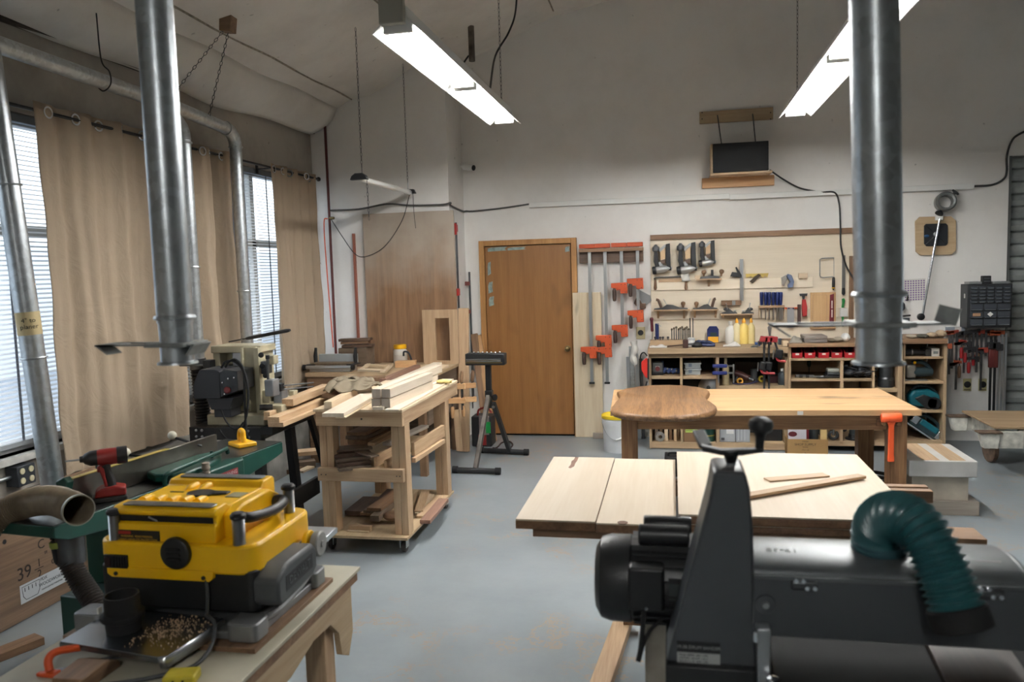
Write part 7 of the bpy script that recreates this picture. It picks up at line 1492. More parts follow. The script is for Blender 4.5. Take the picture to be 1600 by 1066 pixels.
t = thing('power_sander', 'grey pad sander lying right on the upper shelf', 'power tool', V((at(1300,592,Y=7.6).x, 7.6, ZC2))); p = t.location.copy(); put('cord', MB().path(smooth([p+V((-.14,-.04,.012)), p+V((-.08,-.07,.012)), p+V((0,-.06,.012)), p+V((.06,-.05,.012))], 5), .012, 8), BLACK, t); put('pad', MB().box(p.x-.05, p.x+.06, 7.54, 7.66, ZC2+.03, ZC2+.05), DARKST, t, bev=.004); put('body', MB().box(p.x-.045, p.x+.055, 7.55, 7.65, ZC2+.05, ZC2+.085), plain('sander_grey', (150,150,142), .5), t, bev=.01); put('lower_body', MB().box(p.x-.06, p.x+.05, 7.55, 7.68, ZC2, ZC2+.03), BLACK, t, bev=.006)
for i, (x, h, lab) in enumerate(((1325,.09,'dark power cable heap left in the bay behind the duct'), (1340,.11,'dark tool heap in the middle of the bay behind the duct'), (1354,.08,'dark tool heap right in the bay behind the duct'))):
    p = V((at(x, 592, Y=7.65).x, 7.65, ZC2)); t = thing('power_tool', lab, 'power tool', p); put('body', MB().ball(p+V((0,0,h*.5)), .5, 12, (.13,.24,h)), plain('tool_slate', (50,54,60), .5), t); put('cord', MB().path(smooth([p+V((.055*math.cos(a)*1.05, -.115+.03*math.sin(a), .014+.01*a)) for a in [k*.8 for k in range(14)]], 3), .007, 6), BLACK, t)
ZC3 = zt_(1300, 690, 7.505)
t = thing('router', 'black and silver router on the lower shelf behind the table leg', 'router', V((at(1336,690,Y=7.62).x, 7.62, ZC3))); p = t.location.copy(); put('base', MB().lathe([(.001,0), (.085,0), (.085,.012), (.06,.02), (.055,.05), (.001,.05)], p, (0,0,1), 24), BLACK, t); put('motor', MB().lathe([(.05,.05), (.052,.12), (.056,.13), (.056,.19), (.03,.20)], p, (0,0,1), 20), plain('router_grey', (70,76,78), .4, .4), t)
for s in (-1, 1): put('handle', MB().ball(p+V((s*.10,-.02,.10)), .030, 12), BLACK, t)
put('silver_column', MB().box(p.x+.055, p.x+.075, 7.56, 7.59, ZC3+.03, ZC3+.16), STEEL, t)
t = thing('hand_tool', 'grey hanging wrench in the narrow lower slot beside the router', 'tool', V((at(1302,690,Y=7.55).x, 7.55, ZC3))); p = t.location.copy(); put('shaft', MB().cyl(p+V((0,0,.05)), p+V((0,0,.24)), .011, n=10), STEEL, t); put('hook', MB().path(arc(p+V((0,0,.05)), .035, PI*.6, PI*2.3, 12, (1,0,0), (0,0,1)), .014, 8), DARKST, t); put('dark_back', MB().box(p.x-.08, p.x-.05, 7.56, 7.9, ZC3, ZC3+.24), plain('slate', (56,60,62), .6), t)
# open carton on the floor before the shelving
x0, x1, _, _ = wr(1230.5, 684, 1294, 707, 7.30); zb1 = at(1262, 685, Y=7.30).z
t = thing('carton', 'open cardboard carton of supplies on the floor before the shelving', 'box', ((x0+x1)/2, 7.38, 0)); zb1 = .155
for nm, m in (('front', MB().box(x0, x1, 7.30, 7.305, 0, zb1)), ('back', MB().box(x0, x1, 7.455, 7.46, 0, zb1)), ('side', MB().box(x0, x0+.005, 7.305, 7.455, 0, zb1)), ('side', MB().box(x1-.005, x1, 7.305, 7.455, 0, zb1)), ('bottom', MB().box(x0+.005, x1-.005, 7.305, 7.455, 0, .006))): put(nm, m, plain('carton_brown', (158,124,78), .8), t)
CI = plain('carton_ink', (62,48,34), .8); xc = (x0+x1)/2-.02
for body, z, s in (('FINISH', .135, .018), ('SHOP SUPPLY', .108, .030), ('Quality', .086, .016), ('12 x 1 qt', .060, .016), ('6', .032, .02)): text('lettering', body, CI, SF(xc, z, 7.2995), s, t)
for i, (r, Yd, m, lab) in enumerate(((( 1231.5,666,1260,686), 7.32, plain('pack_lilac', (204,200,206), .5), 'white pack with a dark berry picture standing in the carton'), ((1264,660,1281,684), 7.37, plain('can_black', (38,44,46), .4), 'dark can standing in the carton'), ((1282,662,1292,686), 7.34, plain('pack_cream', (204,176,120), .5), 'cream bag with a red top standing in the carton'), ((1256,664,1265,684), 7.42, plain('can_maroon', (112,30,36), .4), 'dark red can at the back of the carton'))):
    a_, b_, c_, d_ = wr(*r, Yd); t2 = thing('package', lab, 'package', ((a_+b_)/2, Yd+.02, .006), group='things in the carton')
    if i in (1, 3): put('body', MB().lathe([(.001,.006), ((b_-a_)/2*.9,.006), ((b_-a_)/2*.9,d_), (.001,d_+.01)], ((a_+b_)/2, Yd+.045 if i == 1 else Yd, 0), (0,0,1), 20), m, t2)
    else: put('body', MB().box(a_, b_, Yd-.01, Yd+.03, .006, d_), m, t2, bev=.006)
    if i == 0: put('picture', MB().ball(((a_+b_)/2-.04, Yd-.01, d_-.07), .03, 10, (1.3,.1,.8)), plain('berry', (92,28,36), .5), t2)
    if i == 2: put('red_top', MB().box(a_-.001, b_+.001, Yd-.012, Yd+.032, d_-.05, d_+.001), plain('bag_red', (200,34,34), .5), t2)
# -- narrow section
t = thing('power_tool', 'black power tool standing in the narrow bay under the duct mouth', 'power tool', V((at(1384,607,Y=7.6).x, 7.6, zt_(1384,607,7.5)))); p = t.location.copy(); put('body', MB().lathe([(.001,0), (.065,0), (.068,.06), (.055,.10), (.06,.16), (.045,.22), (.02,.24)], p, (0,0,1), 18), plain('tool_black2', (40,42,44), .45), t); put('band', MB().lathe([(.0655,.06), (.068,.075), (.06,.09)], p, (0,0,1), 18, caps=False), DARKST, t)
# -- tower with the teal tools
def ontw(px, y): return V((at(px, y, Y=7.62).x, 7.62, zt_(1444, y, 7.55)))
p = ontw(1462, 557.5); t = thing('small_box', 'small white carton on the top shelf of the tower', 'box', p); x0, x1, z0, z1 = wr(1456, 546, 1468, 557, 7.57); put('carton', MB().box(x0, x1, 7.57, 7.75, p.z, p.z+.07), plain('carton_white', (206,200,190), .6), t, bev=.002); put('dark_side', MB().box(x0-.045, x0, 7.58, 7.76, p.z, p.z+.062), plain('carton_dark', (50,48,46), .6), t, bev=.002); q = (x0+.012, x1-.012); put('print', MB().box(q[0], q[1], 7.5685, 7.5705, p.z+.022, p.z+.045), plain('print_grey', (120,126,122), .6), t)
p = ontw(1430, 557.5); t = thing('hand_tool', 'dark ribbed tool lying on the top shelf of the tower', 'tool', p); put('body', MB().path([p+V((-.09,0,.03)), p+V((-.03,0,.035)), p+V((.05,0,.03)), p+V((.11,-.01,.028))], [.028,.03,.022,.014], 12), plain('tool_charcoal', (58,60,62), .4, .5), t); put('ring', MB().lathe([(.031,-.006), (.034,0), (.031,.006)], p+V((-.03,0,.035)), (1,0,0), 14, caps=False), STEEL, t)
TB = plain('tool_teal', (14,92,104), .4); TD = plain('tool_tealdark', (34,52,58), .45)
p = ontw(1436, 596); t = thing('jigsaw', 'dark teal jigsaw with a clear guard in the upper tower bay', 'jigsaw', p)
put('shoe', MB().box(p.x-.13, p.x+.06, 7.58, 7.68, p.z, p.z+.010), STEEL, t); put('gear_head', MB().box(p.x-.11, p.x-.03, 7.59, 7.67, p.z+.02, p.z+.14), plain('head_silver', (128,124,116), .4, .5), t, bev=.015); put('motor', MB().path([p+V((-.05,.01,.075)), p+V((.04,.01,.075)), p+V((.11,.01,.07))], [.042,.045,.034], 14), TD, t); put('handle', MB().path(smooth([p+V((-.06,.01,.15)), p+V((0,.01,.165)), p+V((.06,.01,.14)), p+V((.10,.01,.085))], 5), .018, 10), TD, t); put('yellow_button', MB().cyl(p+V((-.045,-.02,.155)), p+V((-.045,-.03,.165)), .012, n=10), YELLOW, t)
p = ontw(1446, 641); t = thing('belt_sander', 'large teal belt sander in the middle tower bay', 'power tool', p)
put('body', MB().prism([(p.x-.13,p.z+.03), (p.x+.09,p.z+.0), (p.x+.12,p.z+.05), (p.x+.11,p.z+.13), (p.x+.02,p.z+.18), (p.x-.10,p.z+.17), (p.x-.14,p.z+.12)], 7.60, 7.72, 'y'), TB, t, bev=.018, seg=3); put('front_roller', MB().cyl((p.x+.06, 7.575, p.z+.055), (p.x+.06, 7.70, p.z+.055), .055, n=18), BLACK, t); put('belt_cover', MB().prism([(p.x-.10,p.z+.10), (p.x+.0,p.z+.005), (p.x+.08,p.z+.005), (p.x+.09,p.z+.09), (p.x-.03,p.z+.135)], 7.575, 7.60, 'y'), BLACK, t, bev=.008); put('handle', MB().path(smooth([p+V((-.11,.04,.16)), p+V((-.05,.04,.20)), p+V((.05,.04,.185)), p+V((.10,.04,.13))], 5), .017, 10), TD, t)
one('paper_sheet', 'loose sandpaper sheet under the teal belt sander', 'paper', MB().box(p.x-.15, p.x+.10, 7.56, 7.70, p.z-.0, p.z+.002), plain('sandpaper', (160,140,118), .9))
p = ontw(1446, 689); t = thing('power_planer', 'teal planer with chrome trim lying tilted in the lower tower bay', 'power tool', p)
M = Matrix.Translation(p+V((0,.03,.10))) @ Matrix.Rotation(.62, 4, 'Y')
put('body', MB().box(-.15, .14, -.05, .05, -.045, .05, M), TD, t, bev=.02, seg=3); put('teal_cover', MB().box(-.08, .10, -.055, .055, .0, .056, M), TB, t, bev=.012); put('chrome_trim', MB().box(-.15, -.09, -.056, .0, -.02, .052, M), CHROME, t, bev=.004); put('front_trim', MB().box(.10, .142, -.056, .02, -.03, .045, M), CHROME, t, bev=.004); put('handle', MB().path(smooth([M@V((-.10,0,.05)), M@V((-.05,0,.095)), M@V((.06,0,.09)), M@V((.10,0,.05))], 5), .016, 10), TD, t); put('sole', MB().box(-.16, .15, -.045, .045, -.058, -.045, M), ALU, t)
ZD = zt_(1445, 530, 7.5)
for i, (x, w, h, m, lab) in enumerate(((1424,9,.03,plain('paper_tan', (170,158,140), .8),'crumpled paper at the left on the tower top'), (1441,10,.035,plain('tool_olive', (84,82,70), .6),'dark flat tool on the tower top under the duct gate'), (1456,9,.05,plain('rag_tan', (172,150,124), .9),'tan rag on the tower top'), (1470,9,.07,plain('rag_tan', (172,150,124), .9),'tan rag heaped on the right corner of the tower top'))):
    p = V((at(x, 530, Y=7.62).x, 7.62, ZD)); one('rag' if i in (2, 3) else 'scrap', lab, 'rag' if i in (2, 3) else 'scrap', MB().ball(p+V((0,0,h*.5)), .5, 12, (w*.0095, .16, h)), m)
# ---- bucket by the plywood panel
bp0 = V((at(967, 697, Z=0).x, 7.42, 0)); t = thing('bucket', 'white plastic bucket with a yellow lid under the left end of the long table', 'bucket', bp0)
bz0, rb = .345, .138
put('pail', MB().lathe([(.001,0), (rb*.90,0), (rb*.92,.008), (rb*.97,.26), (rb*1.03,.262), (rb*1.03,.30), (rb*.99,.302), (rb,.325), (.001,.325)], bp0, (0,0,1), 36), plain('pail_white', (214,216,218), .35, noise=.03), t)
put('lid', MB().lathe([(rb*1.04,.315), (rb*1.06,.32), (rb*1.06,.345), (rb*.98,.35), (rb*.96,.342), (.001,.342)], bp0, (0,0,1), 36), plain('lid_yellow', (238,206,40), .4), t)
hpts = [bp0 + V((rb*1.02*math.cos(a), rb*1.02*math.sin(a), .27-.14*math.sin(PI*k/10)**1.2)) for k in range(11) for a in [PI*1.08+PI*.82*k/10]]
put('wire_handle', MB().path(smooth(hpts, 3), .003, 6), STEEL, t); put('grip', MB().path(hpts[5:8], .008, 8), WHITE, t)
for i, (z, wdt) in enumerate(((.24,.5), (.20,.42), (.16,.5), (.12,.45))): put('print_mark', MB().grid(lambda u, v, z=z, wdt=wdt: bp0+V((rb*.975*math.cos(PI*1.02+.32*wdt*u), rb*.975*math.sin(PI*1.02+.32*wdt*u), z-.016+.03*v)), 6, 1), plain('print_dark', (62,70,72), .6), t)
board('pale wood strip on the floor at the foot of the plywood panel', (-.80, 7.93, .03), (-.62, 7.93, .03), .04, .055, wd('grey'), name='wood_offcut', cat='offcut')

bottle('spray_bottle', 'white bottle with a yellow top standing under the far bench behind the cart', 521, 6.42, .0, .64, .07, WHITE, YELLOW)
# ================================================================== long table with the live-edge slab
lt = thing('dining_table', 'long honey-coloured plank table with four square oak legs before the shelving', 'table', (.545, 5.83, 0), .045)
K = dict(local=True)
TW, TD_, TH = .985, .46, .76
for y0, y1 in ((-TD_, -.02), (-.016, TD_)): put('plank', MB().box(-TW, TW, y0, y1, TH-.040, TH), wood('table_top', (212,174,130), (180,140,98), 'x', scale=.8, knots=.75, contrast=.8, rough=.45), lt, bev=.004, **K)
OKX, OKY, OKZ = wd('oak', 'x', contrast=1.3), wd('oak', 'y', contrast=1.3), wd('oak', 'z', contrast=1.3)
for s in (-1, 1):
    for q in (-1, 1): put('leg', MB().box(s*(.86)-.055, s*.86+.055, q*.36-.05, q*.36+.05, 0, TH-.04), OKZ, lt, bev=.004, **K)
    put('apron', MB().box(-.805, .805, s*.345-.014, s*.345+.014, TH-.15, TH-.04), OKX, lt, bev=.002, **K); put('apron', MB().box(s*.85-.014, s*.85+.014, -.31, .31, TH-.15, TH-.04), OKY, lt, bev=.002, **K)
p = wm(lt).inverted() @ at(1248, 640, Y=5.43); put('paper_tag', MB().box(p.x-.018, p.x+.018, -TD_-.003, -TD_+.0, TH-.032, TH-.008), PAPER, lt, **K)
# live-edge slab: outline with wavy ends, bevelled bark edge
out = [(700,120),(712,136),(716,152),(700,168),(676,198),(664,216),(672,232),(700,243),(760,252),(830,258),(900,261),(1000,263),(1090,262),(1160,258),(1230,248),(1280,232),(1296,215),(1288,200),(1262,182),(1236,164),(1232,152),(1240,138),(1252,120),(1245,110),(1215,98),(1150,88),(1080,82),(980,80),(900,82),(820,90),(750,102)]
ZS = TH+.045
op = [at(780+x/3.808, 580+y/3.808, Z=ZS) for x, y in out]; op = smooth(op+[op[0]], 3)[:-1]
cx = sum(p.x for p in op)/len(op); cy = sum(p.y for p in op)/len(op)
bm = MB(); n = len(op); lv = [(1.0-.035, ZS), (1.0-.012, ZS-.006), (1.0, ZS-.024), (.985, ZS-.040), (.965, ZS-.0445)]
rings = []
for k, (s, z) in enumerate(lv):
    rings.append([bm.bm.verts.new((cx+(p.x-cx)*(s+.006*math.sin(i*1.9+k)), cy+(p.y-cy)*(s+.006*math.sin(i*1.9+k)), z)) for i, p in enumerate(op)])
for A, B_ in zip(rings, rings[1:]):
    for i in range(n): bm.bm.faces.new((A[i], A[(i+1) % n], B_[(i+1) % n], B_[i]))
for R_, rev in ((rings[0], False), (rings[-1], True)):
    c = bm.bm.verts.new((cx, cy, R_[0].co.z))
    for i in range(n): bm.bm.faces.new((R_[i], R_[(i+1) % n], c) if not rev else (R_[(i+1) % n], R_[i], c))
one('live_edge_slab', 'walnut slab with wavy bark edges lying across the left end of the long table', 'slab', bm, wood('slab_walnut', (150,112,74), (94,64,41), 'y', scale=1.1, contrast=1.25, rough=.45), sharp=50)
# orange dead-blow mallet hanging on the apron, by a small hook
m0 = at(1391, 652, Y=5.42); hz_ = m0.z
t = thing('mallet', 'orange dead-blow mallet hanging head up on the right front of the long table', 'mallet', m0)
Ym = 5.395
hd = put('head', MB().lathe([(.018,-.062), (.027,-.060), (.029,-.055), (.029,.055), (.027,.060), (.018,.062)], (m0.x, Ym, hz_), (1,0,.03), 20), ORANGEP, t)
put('handle', MB().prism([(m0.x-.030,hz_-.02), (m0.x+.030,hz_-.02), (m0.x+.017,hz_-.05), (m0.x+.017,hz_-.24), (m0.x+.020,hz_-.255), (m0.x+.020,hz_-.285), (m0.x-.020,hz_-.285), (m0.x-.020,hz_-.255), (m0.x-.017,hz_-.24), (m0.x-.017,hz_-.05)], Ym-.013, Ym+.013, 'y'), ORANGEP, t, bev=.005)
rk = thing('mallet_rest', 'small wooden peg rail on the table apron that the orange mallet hangs on', 'hook', (m0.x, 5.44, hz_-.05))
for s in (-1, 1): put('peg', MB().cyl((m0.x+s*.042, 5.47, hz_-.04), (m0.x+s*.042, 5.385, hz_-.04), .011, n=12), wd('oak'), rk)
put('rail', MB().box(m0.x-.075, m0.x+.075, 5.44, 5.46, hz_-.065, hz_-.015), wd('oak'), rk, bev=.002)
# clutter under the table
t = thing('coiled_hose', 'coil of black air hose on the floor under the right end of the long table', 'hose', (1.37, 5.95, 0)); m = MB()
put('coil', MB().path([V((1.37+(.19+.012*math.sin(a*.7))*math.cos(a), 5.95+(.19+.01*math.cos(a*1.3))*math.sin(a), .016+.013*a/2.2)) for a in [k*.25 for k in range(122)]], .013, 8), plain('hose_rubber', (38,38,40), .5), t); put('end_fitting', MB().cyl((1.56, 5.95, .2), (1.60, 5.99, .22), .014, n=10), plain('brass', (120,104,72), .3, 1), t)
boxt('grey_can', 'dark grey canister on the floor beside the coiled hose', 'can', (1390,700,1398,756), 5.66, .10, plain('can_slate', (92,92,92), .5))
board('pale board lying on the floor under the coiled hose', (1.15, 5.70, .012), (1.52, 5.70, .012), .18, .022, wd('pine'), name='board', cat='board')
t = thing('tool_bag', 'black tool case on the floor by the left front leg of the long table', 'case', (.03, 5.25, 0)); x0, x1, z0, z1 = wr(1042, 707, 1066, 722, 6.5); put('case', MB().box(x0-.02, x1+.02, 6.5, 6.72, 0, .16), BLACK, t, bev=.01); put('handle', MB().path(smooth([((x0+x1)/2-.05,6.56,.155), ((x0+x1)/2-.04,6.56,.185), ((x0+x1)/2+.04,6.56,.185), ((x0+x1)/2+.05,6.56,.155)], 4), .008, 8), BLACK, t); t.location = (x0, 6.6, 0)
for c in t.children: c.matrix_parent_inverse = Matrix.Identity(4); c.location = V((.03, 5.25, 0))-V((x0, 6.6, 0))
# white plywood chest
wb = thing('storage_box', 'white lidded plywood box on a wooden plinth right of the long table', 'box', (1.775, 5.93, 0))
put('plinth', MB().box(1.585, 1.985, 5.67, 6.17, 0, .095), wd('grey'), wb, bev=.003)
put('body', MB().box(1.575, 1.925, 5.70, 6.17, .095, .262), plain('box_whitewash', (192,182,166), .6, noise=.14, scale=6), wb, bev=.002)
put('lid', MB().box(1.545, 1.965, 5.66, 6.20, .262, .372), plain('box_white', (206,204,200), .5, noise=.06, scale=6), wb, bev=.006)
for i, (a_, b_) in enumerate(((1.63, 1.74), (1.80, 1.90))): put('bare_strip', MB().box(a_, b_, 5.68, 6.19, .3715, .3735), wd('pine', 'y'), wb, label='bare wood strip')
# low dolly by the roll-up door
dy = thing('platform_dolly', 'low white-painted steel dolly with a plywood deck before the roll-up door', 'dolly', (3.1, 7.05, 0))
DW = plain('dolly_white', (198,196,186), .6, noise=.2, scale=14); DRU = plain('dolly_rust', (96,78,64), .7, noise=.3, scale=20)
put('deck', MB().box(2.44, 4.0, 6.70, 7.42, .385, .402), wood('deck_ply', (176,150,118), (150,124,94), 'x', rough=.7), dy, bev=.002)
put('side_rail', MB().box(2.62, 4.0, 6.72, 6.76, .25, .375), DW, dy, bev=.004); put('side_rail', MB().box(2.62, 4.0, 7.36, 7.40, .25, .375), DW, dy, bev=.004); put('end_rail', MB().box(2.50, 2.54, 6.76, 7.36, .25, .375), DW, dy, bev=.004)
for y in (6.70, 7.38):
    put('corner_plate', MB().box(2.46, 2.64, y-.012, y+.03, .235, .365), DW, dy, bev=.003)
    put('stake_pocket', MB().prism([(2.33,.355), (2.47,.355), (2.46,.235), (2.36,.235)], y-.03, y+.05, 'y'), DW, dy, bev=.004); put('pocket_rim', MB().box(2.315, 2.485, y-.04, y+.06, .352, .366), DRU, dy, bev=.003)
for y in (7.22,):
    put('wheel', MB().lathe([(.03,-.022), (.10,-.022), (.112,-.016), (.112,.016), (.10,.022), (.03,.022)], (2.60, y, .112), (0,1,.0) if 0 else (1,.1,0), 24), DRU, dy); put('wheel_fork', MB().prism([(2.57,.12), (2.64,.12), (2.66,.30), (2.55,.30)], y-.04, y+.04, 'y'), DW, dy, bev=.004)
put('wheel', MB().lathe([(.03,-.022), (.10,-.022), (.112,-.016), (.112,.016), (.10,.022), (.03,.022)], (3.8, 7.05, .112), (1,0,0), 24), DRU, dy)
# ================================================================== pale slabs on trestles
MAP = wood('maple_slab', (228,213,192), (216,197,172), 'y', scale=.7, contrast=.8, rough=.5); MEDGE = wd('brown')
ZM = .85
def slab(label, x0, x1, y0, y1, z0, z1, group, round_=False):
    t = thing('wood_slab', label, 'slab', ((x0+x1)/2, (y0+y1)/2, z0), group=group); put('top_face', MB().box(x0, x1, y0, y1, z1-.006, z1), MAP, t, bev=.001)
    put('core', MB().box(x0, x1, y0, y1, z0, z1-.006), wood('slab_core', (150,112,80), (112,80,56), 'y'), t, bev=.008 if round_ else .001, label='brown sawn edge'); return t
sa = slab('pale planed slab lying leftmost on the trestles, brown knot near its far edge', -.548, -.268, 2.672, 3.606, .815, ZM, 'pale slabs on the trestles')
k = [at(x, y, Z=ZM) for x, y in ((899,714),(904,715),(902,720),(899,724),(897,729),(891,732),(888,731),(892,726),(893,721),(897,718))]; put('knot', MB().prism([(p.x, p.y) for p in k], ZM-.002, ZM+.0006, 'z'), plain('knot_brown', (122,86,68), .7, noise=.2), sa)
sb = slab('pale planed slab second from the left on the trestles, a notch in its front edge', -.264, .005, 2.66, 3.592, .815, ZM, 'pale slabs on the trestles')
p = at(973, 816, Z=ZM); put('notch', MB().lathe([(.001,-.002), (.018,-.002), (.018,.0006), (.001,.0006)], V((p.x, 2.672, ZM)), (0,0,1), 16), plain('notch_brown', (110,82,66), .8), sb)
slab('lower of the two wide pale panels stacked at the right on the trestles', .02, .775, 2.70, 3.595, .815, .847, 'pale panels on the trestles', True)
slab('upper of the two wide pale panels, with two thin sticks lying on it', .012, .772, 2.675, 3.60, .849, .885, 'pale panels on the trestles', True)
board('short thin wood stick lying on the upper pale panel', at(1198,750,Z=.889)+V((0,0,0)), at(1291,742,Z=.889), .05, .006, wd('pine'), 'sticks on the pale panel', name='wood_stick', cat='stick')
board('long thin wood stick lying slanting across the upper pale panel', at(1166,775,Z=.896), at(1347,744,Z=.896), .042, .011, wd('pine'), 'sticks on the pale panel', name='wood_stick', cat='stick')
one('support_plank', 'brown plank under the front of the pale slabs, its end showing at the right', 'plank', MB().box(-.50, .985, 2.74, 2.86, .765, .813), wd('brown'), bev=.002)
sp2 = one('support_plank', 'brown plank under the far half of the pale slabs, grooved end at the right', 'plank', MB().box(-.45, .99, 3.30, 3.34, .765, .813).box(-.45, .99, 3.36, 3.40, .765, .813).box(-.45, .99, 3.34, 3.36, .765, .79), wd('brown'), bev=.002)
for x, lab in ((-.20, 'wooden trestle under the left of the pale slabs, its foot on the floor'), (.62, 'wooden trestle under the right of the pale panels')):
    t = thing('trestle', lab, 'trestle', (x, 3.07, 0), group='wooden trestles'); put('beam', MB().box(x-.045, x+.045, 2.62, 3.70, .72, .763), wd('oak', 'y'), t, bev=.002)
    for y in (3.66,): put('leg', MB().box(x-.042, x+.042, y-.03, y+.03, .045, .72), wd('oak', 'z'), t, bev=.002)
    put('foot', MB().box(x-.045-.06, x+.045-.06, 2.55, 3.72, 0, .045) if 0 else MB().beam((x-.115, 2.98, .0225), (x-.045, 3.74, .0225), .085, .045), wd('pine', 'y', knots=.5), t, bev=.003)
# ================================================================== drum sander
sd = thing('drum_sander', 'dark grey drum sander in the lower right with a motor, crank and teal hose', 'sander', (.35, 1.65, .0))
SG = plain('sander_charcoal', (70,73,77), .42, .15); SL = plain('sander_lid', (92,96,98), .4, .25, noise=.1, scale=6); SM = plain('motor_black', (24,25,27), .42)
TY = 1.56
def spx(pts, Y): return [(v.x, v.z) for v in (at(x, y, Y=Y) for x, y in pts)]
tp = spx([(1115,741), (1119,737.5), (1160,738.5), (1166,742), (1172,766), (1177,830), (1184,1050), (1040,1038), (1107,785), (1111,765)], TY)
put('column', MB().prism(tp, TY, TY+.125, 'y'), SG, sd, bev=.006)
q = wr(1058, 1004, 1125, 1042, TY-.001)
lb = put('label_plate', MB().box(q[0], q[1], TY-.003, TY+.001, q[2]+.002, q[3]), plain('plate_black2', (22,23,25), .4), sd)
put('white_label', MB().box(q[0], q[1], TY-.0045, TY-.002, q[2], q[2]+(q[3]-q[2])*.58), plain('plate_silver2', (176,178,176), .45), lb)
text('lettering', '19-38 DRUM SANDER', plain('plate_text', (150,152,152), .5), SF((q[0]+q[1])/2, q[3]-(q[3]-q[2])*.2, TY-.0035), .009, lb)
for i in range(4): text('lettering', ('Model 628900  SER 11070', 'MOTOR 1-3/4 HP  115 V', 'DRUM 5 x 19   RPM 1720', 'CONVEYOR 0-10 FPM')[i], plain('plate_ink', (40,42,44), .6), SF((q[0]+q[1])/2-.01, q[2]+(q[3]-q[2])*(.49-.13*i), TY-.005), .0052, lb)
# crank on top
a_ = at(1142, 735, Y=1.62); cx_, cz_ = a_.x, a_.z
put('lead_screw', MB().cyl((cx_,1.62,cz_-.03), (cx_,1.62,cz_+.02), .0095, n=14).lathe([(.018,-.006), (.018,.0)], (cx_,1.62,cz_), (0,0,1), 14), CHROME, sd)
cr_ = put('crank_hub', MB().lathe([(.008,.012), (.011,.02), (.014,.03), (.017,.032), (.018,.042)], (cx_,1.62,cz_), (0,0,1), 20), BLACK, sd)
put('crank_arm', MB().prism([(cx_-.056,cz_+.040), (cx_-.02,cz_+.032), (cx_+.02,cz_+.032), (cx_+.062,cz_+.040), (cx_+.064,cz_+.046), (cx_+.03,cz_+.045), (cx_-.02,cz_+.043), (cx_-.058,cz_+.052)], 1.608, 1.632, 'y'), BLACK, sd, bev=.003)
put('counter_arm', MB().beam((cx_-.048,1.63,cz_+.045), (cx_-.060,1.70,cz_+.062), .026, .010), BLACK, sd, bev=.003)
put('crank_knob', MB().lathe([(.008,0), (.0085,.022), (.012,.030), (.022,.037), (.0245,.047), (.022,.056), (.012,.062), (.001,.063)], (cx_+.055,1.62,cz_+.046), (.06,0,1), 24), BLACK, sd)
# motor behind the column
ml, mr_ = at(936, 905, Y=1.80), at(1120, 905, Y=1.80); mz = at(1000, 903, Y=1.80).z; rm = .098
put('motor_body', MB().lathe([(.001,-.006), (rm*.72,-.004), (rm*.93,.008), (rm,.03), (rm,.075), (rm*.97,.078), (rm*.97,.27), (.001,.27)], (ml.x, 1.80, mz), (1,0,0), 40), SM, sd)
for i in range(9):
    a = PI*.5+(i-4)*.30
    put('cooling_fin', MB().box(ml.x+.082, ml.x+.265, 1.80-(rm+.004)*math.sin(a)-.002, 1.80-(rm+.004)*math.sin(a)+.006, mz+(rm)*math.cos(a)-.0015, mz+rm*math.cos(a)+.0015), SM, sd)
put('capacitor', MB().lathe([(.001,0), (.020,.0), (.023,.004), (.023,.108), (.020,.112), (.001,.112)], (ml.x+.094, 1.775, mz+rm+.014), (1,0,0), 20), SM, sd); put('capacitor', MB().lathe([(.001,0), (.018,.0), (.020,.004), (.020,.104), (.018,.108), (.001,.108)], (ml.x+.104, 1.825, mz+rm+.022), (1,0,0), 20), SM, sd)
put('capacitor_bracket', MB().box(ml.x+.078, ml.x+.22, 1.75, 1.85, mz+rm-.016, mz+rm-.004), SM, sd)
q = wr(981, 889, 1038, 957, 1.685); put('terminal_box', MB().box(q[0], q[1], 1.685, 1.74, q[2], q[3]), SM, sd, bev=.007, seg=3); put('box_screw', MB().cyl(((q[0]+q[1])/2, 1.686, q[2]+.008), ((q[0]+q[1])/2, 1.682, q[2]+.008), .003, n=8), STEEL, sd)
q = wr(1045, 902, 1085, 935, 1.715); np_ = put('motor_plate', MB().box(q[0], q[1], 1.700, 1.703, q[2], q[3]), plain('motor_plate', (66,72,72), .45, .4), sd); put('plate_head', MB().box(q[0], q[1], 1.698, 1.701, q[3]-.010, q[3]), BLACK, np_)
put('motor_cable', MB().path(smooth([at(1006,955,Y=1.69), at(1004,985,Y=1.68), at(1001,1015,Y=1.67), at(997,1034,Y=1.66)], 5), .0055, 8), RUBBER, sd); put('motor_cable', MB().path(smooth([at(1034,968,Y=1.70), at(1016,985,Y=1.69), at(1004,1010,Y=1.68), at(998,1034,Y=1.66)], 5), .0045, 8), RUBBER, sd)
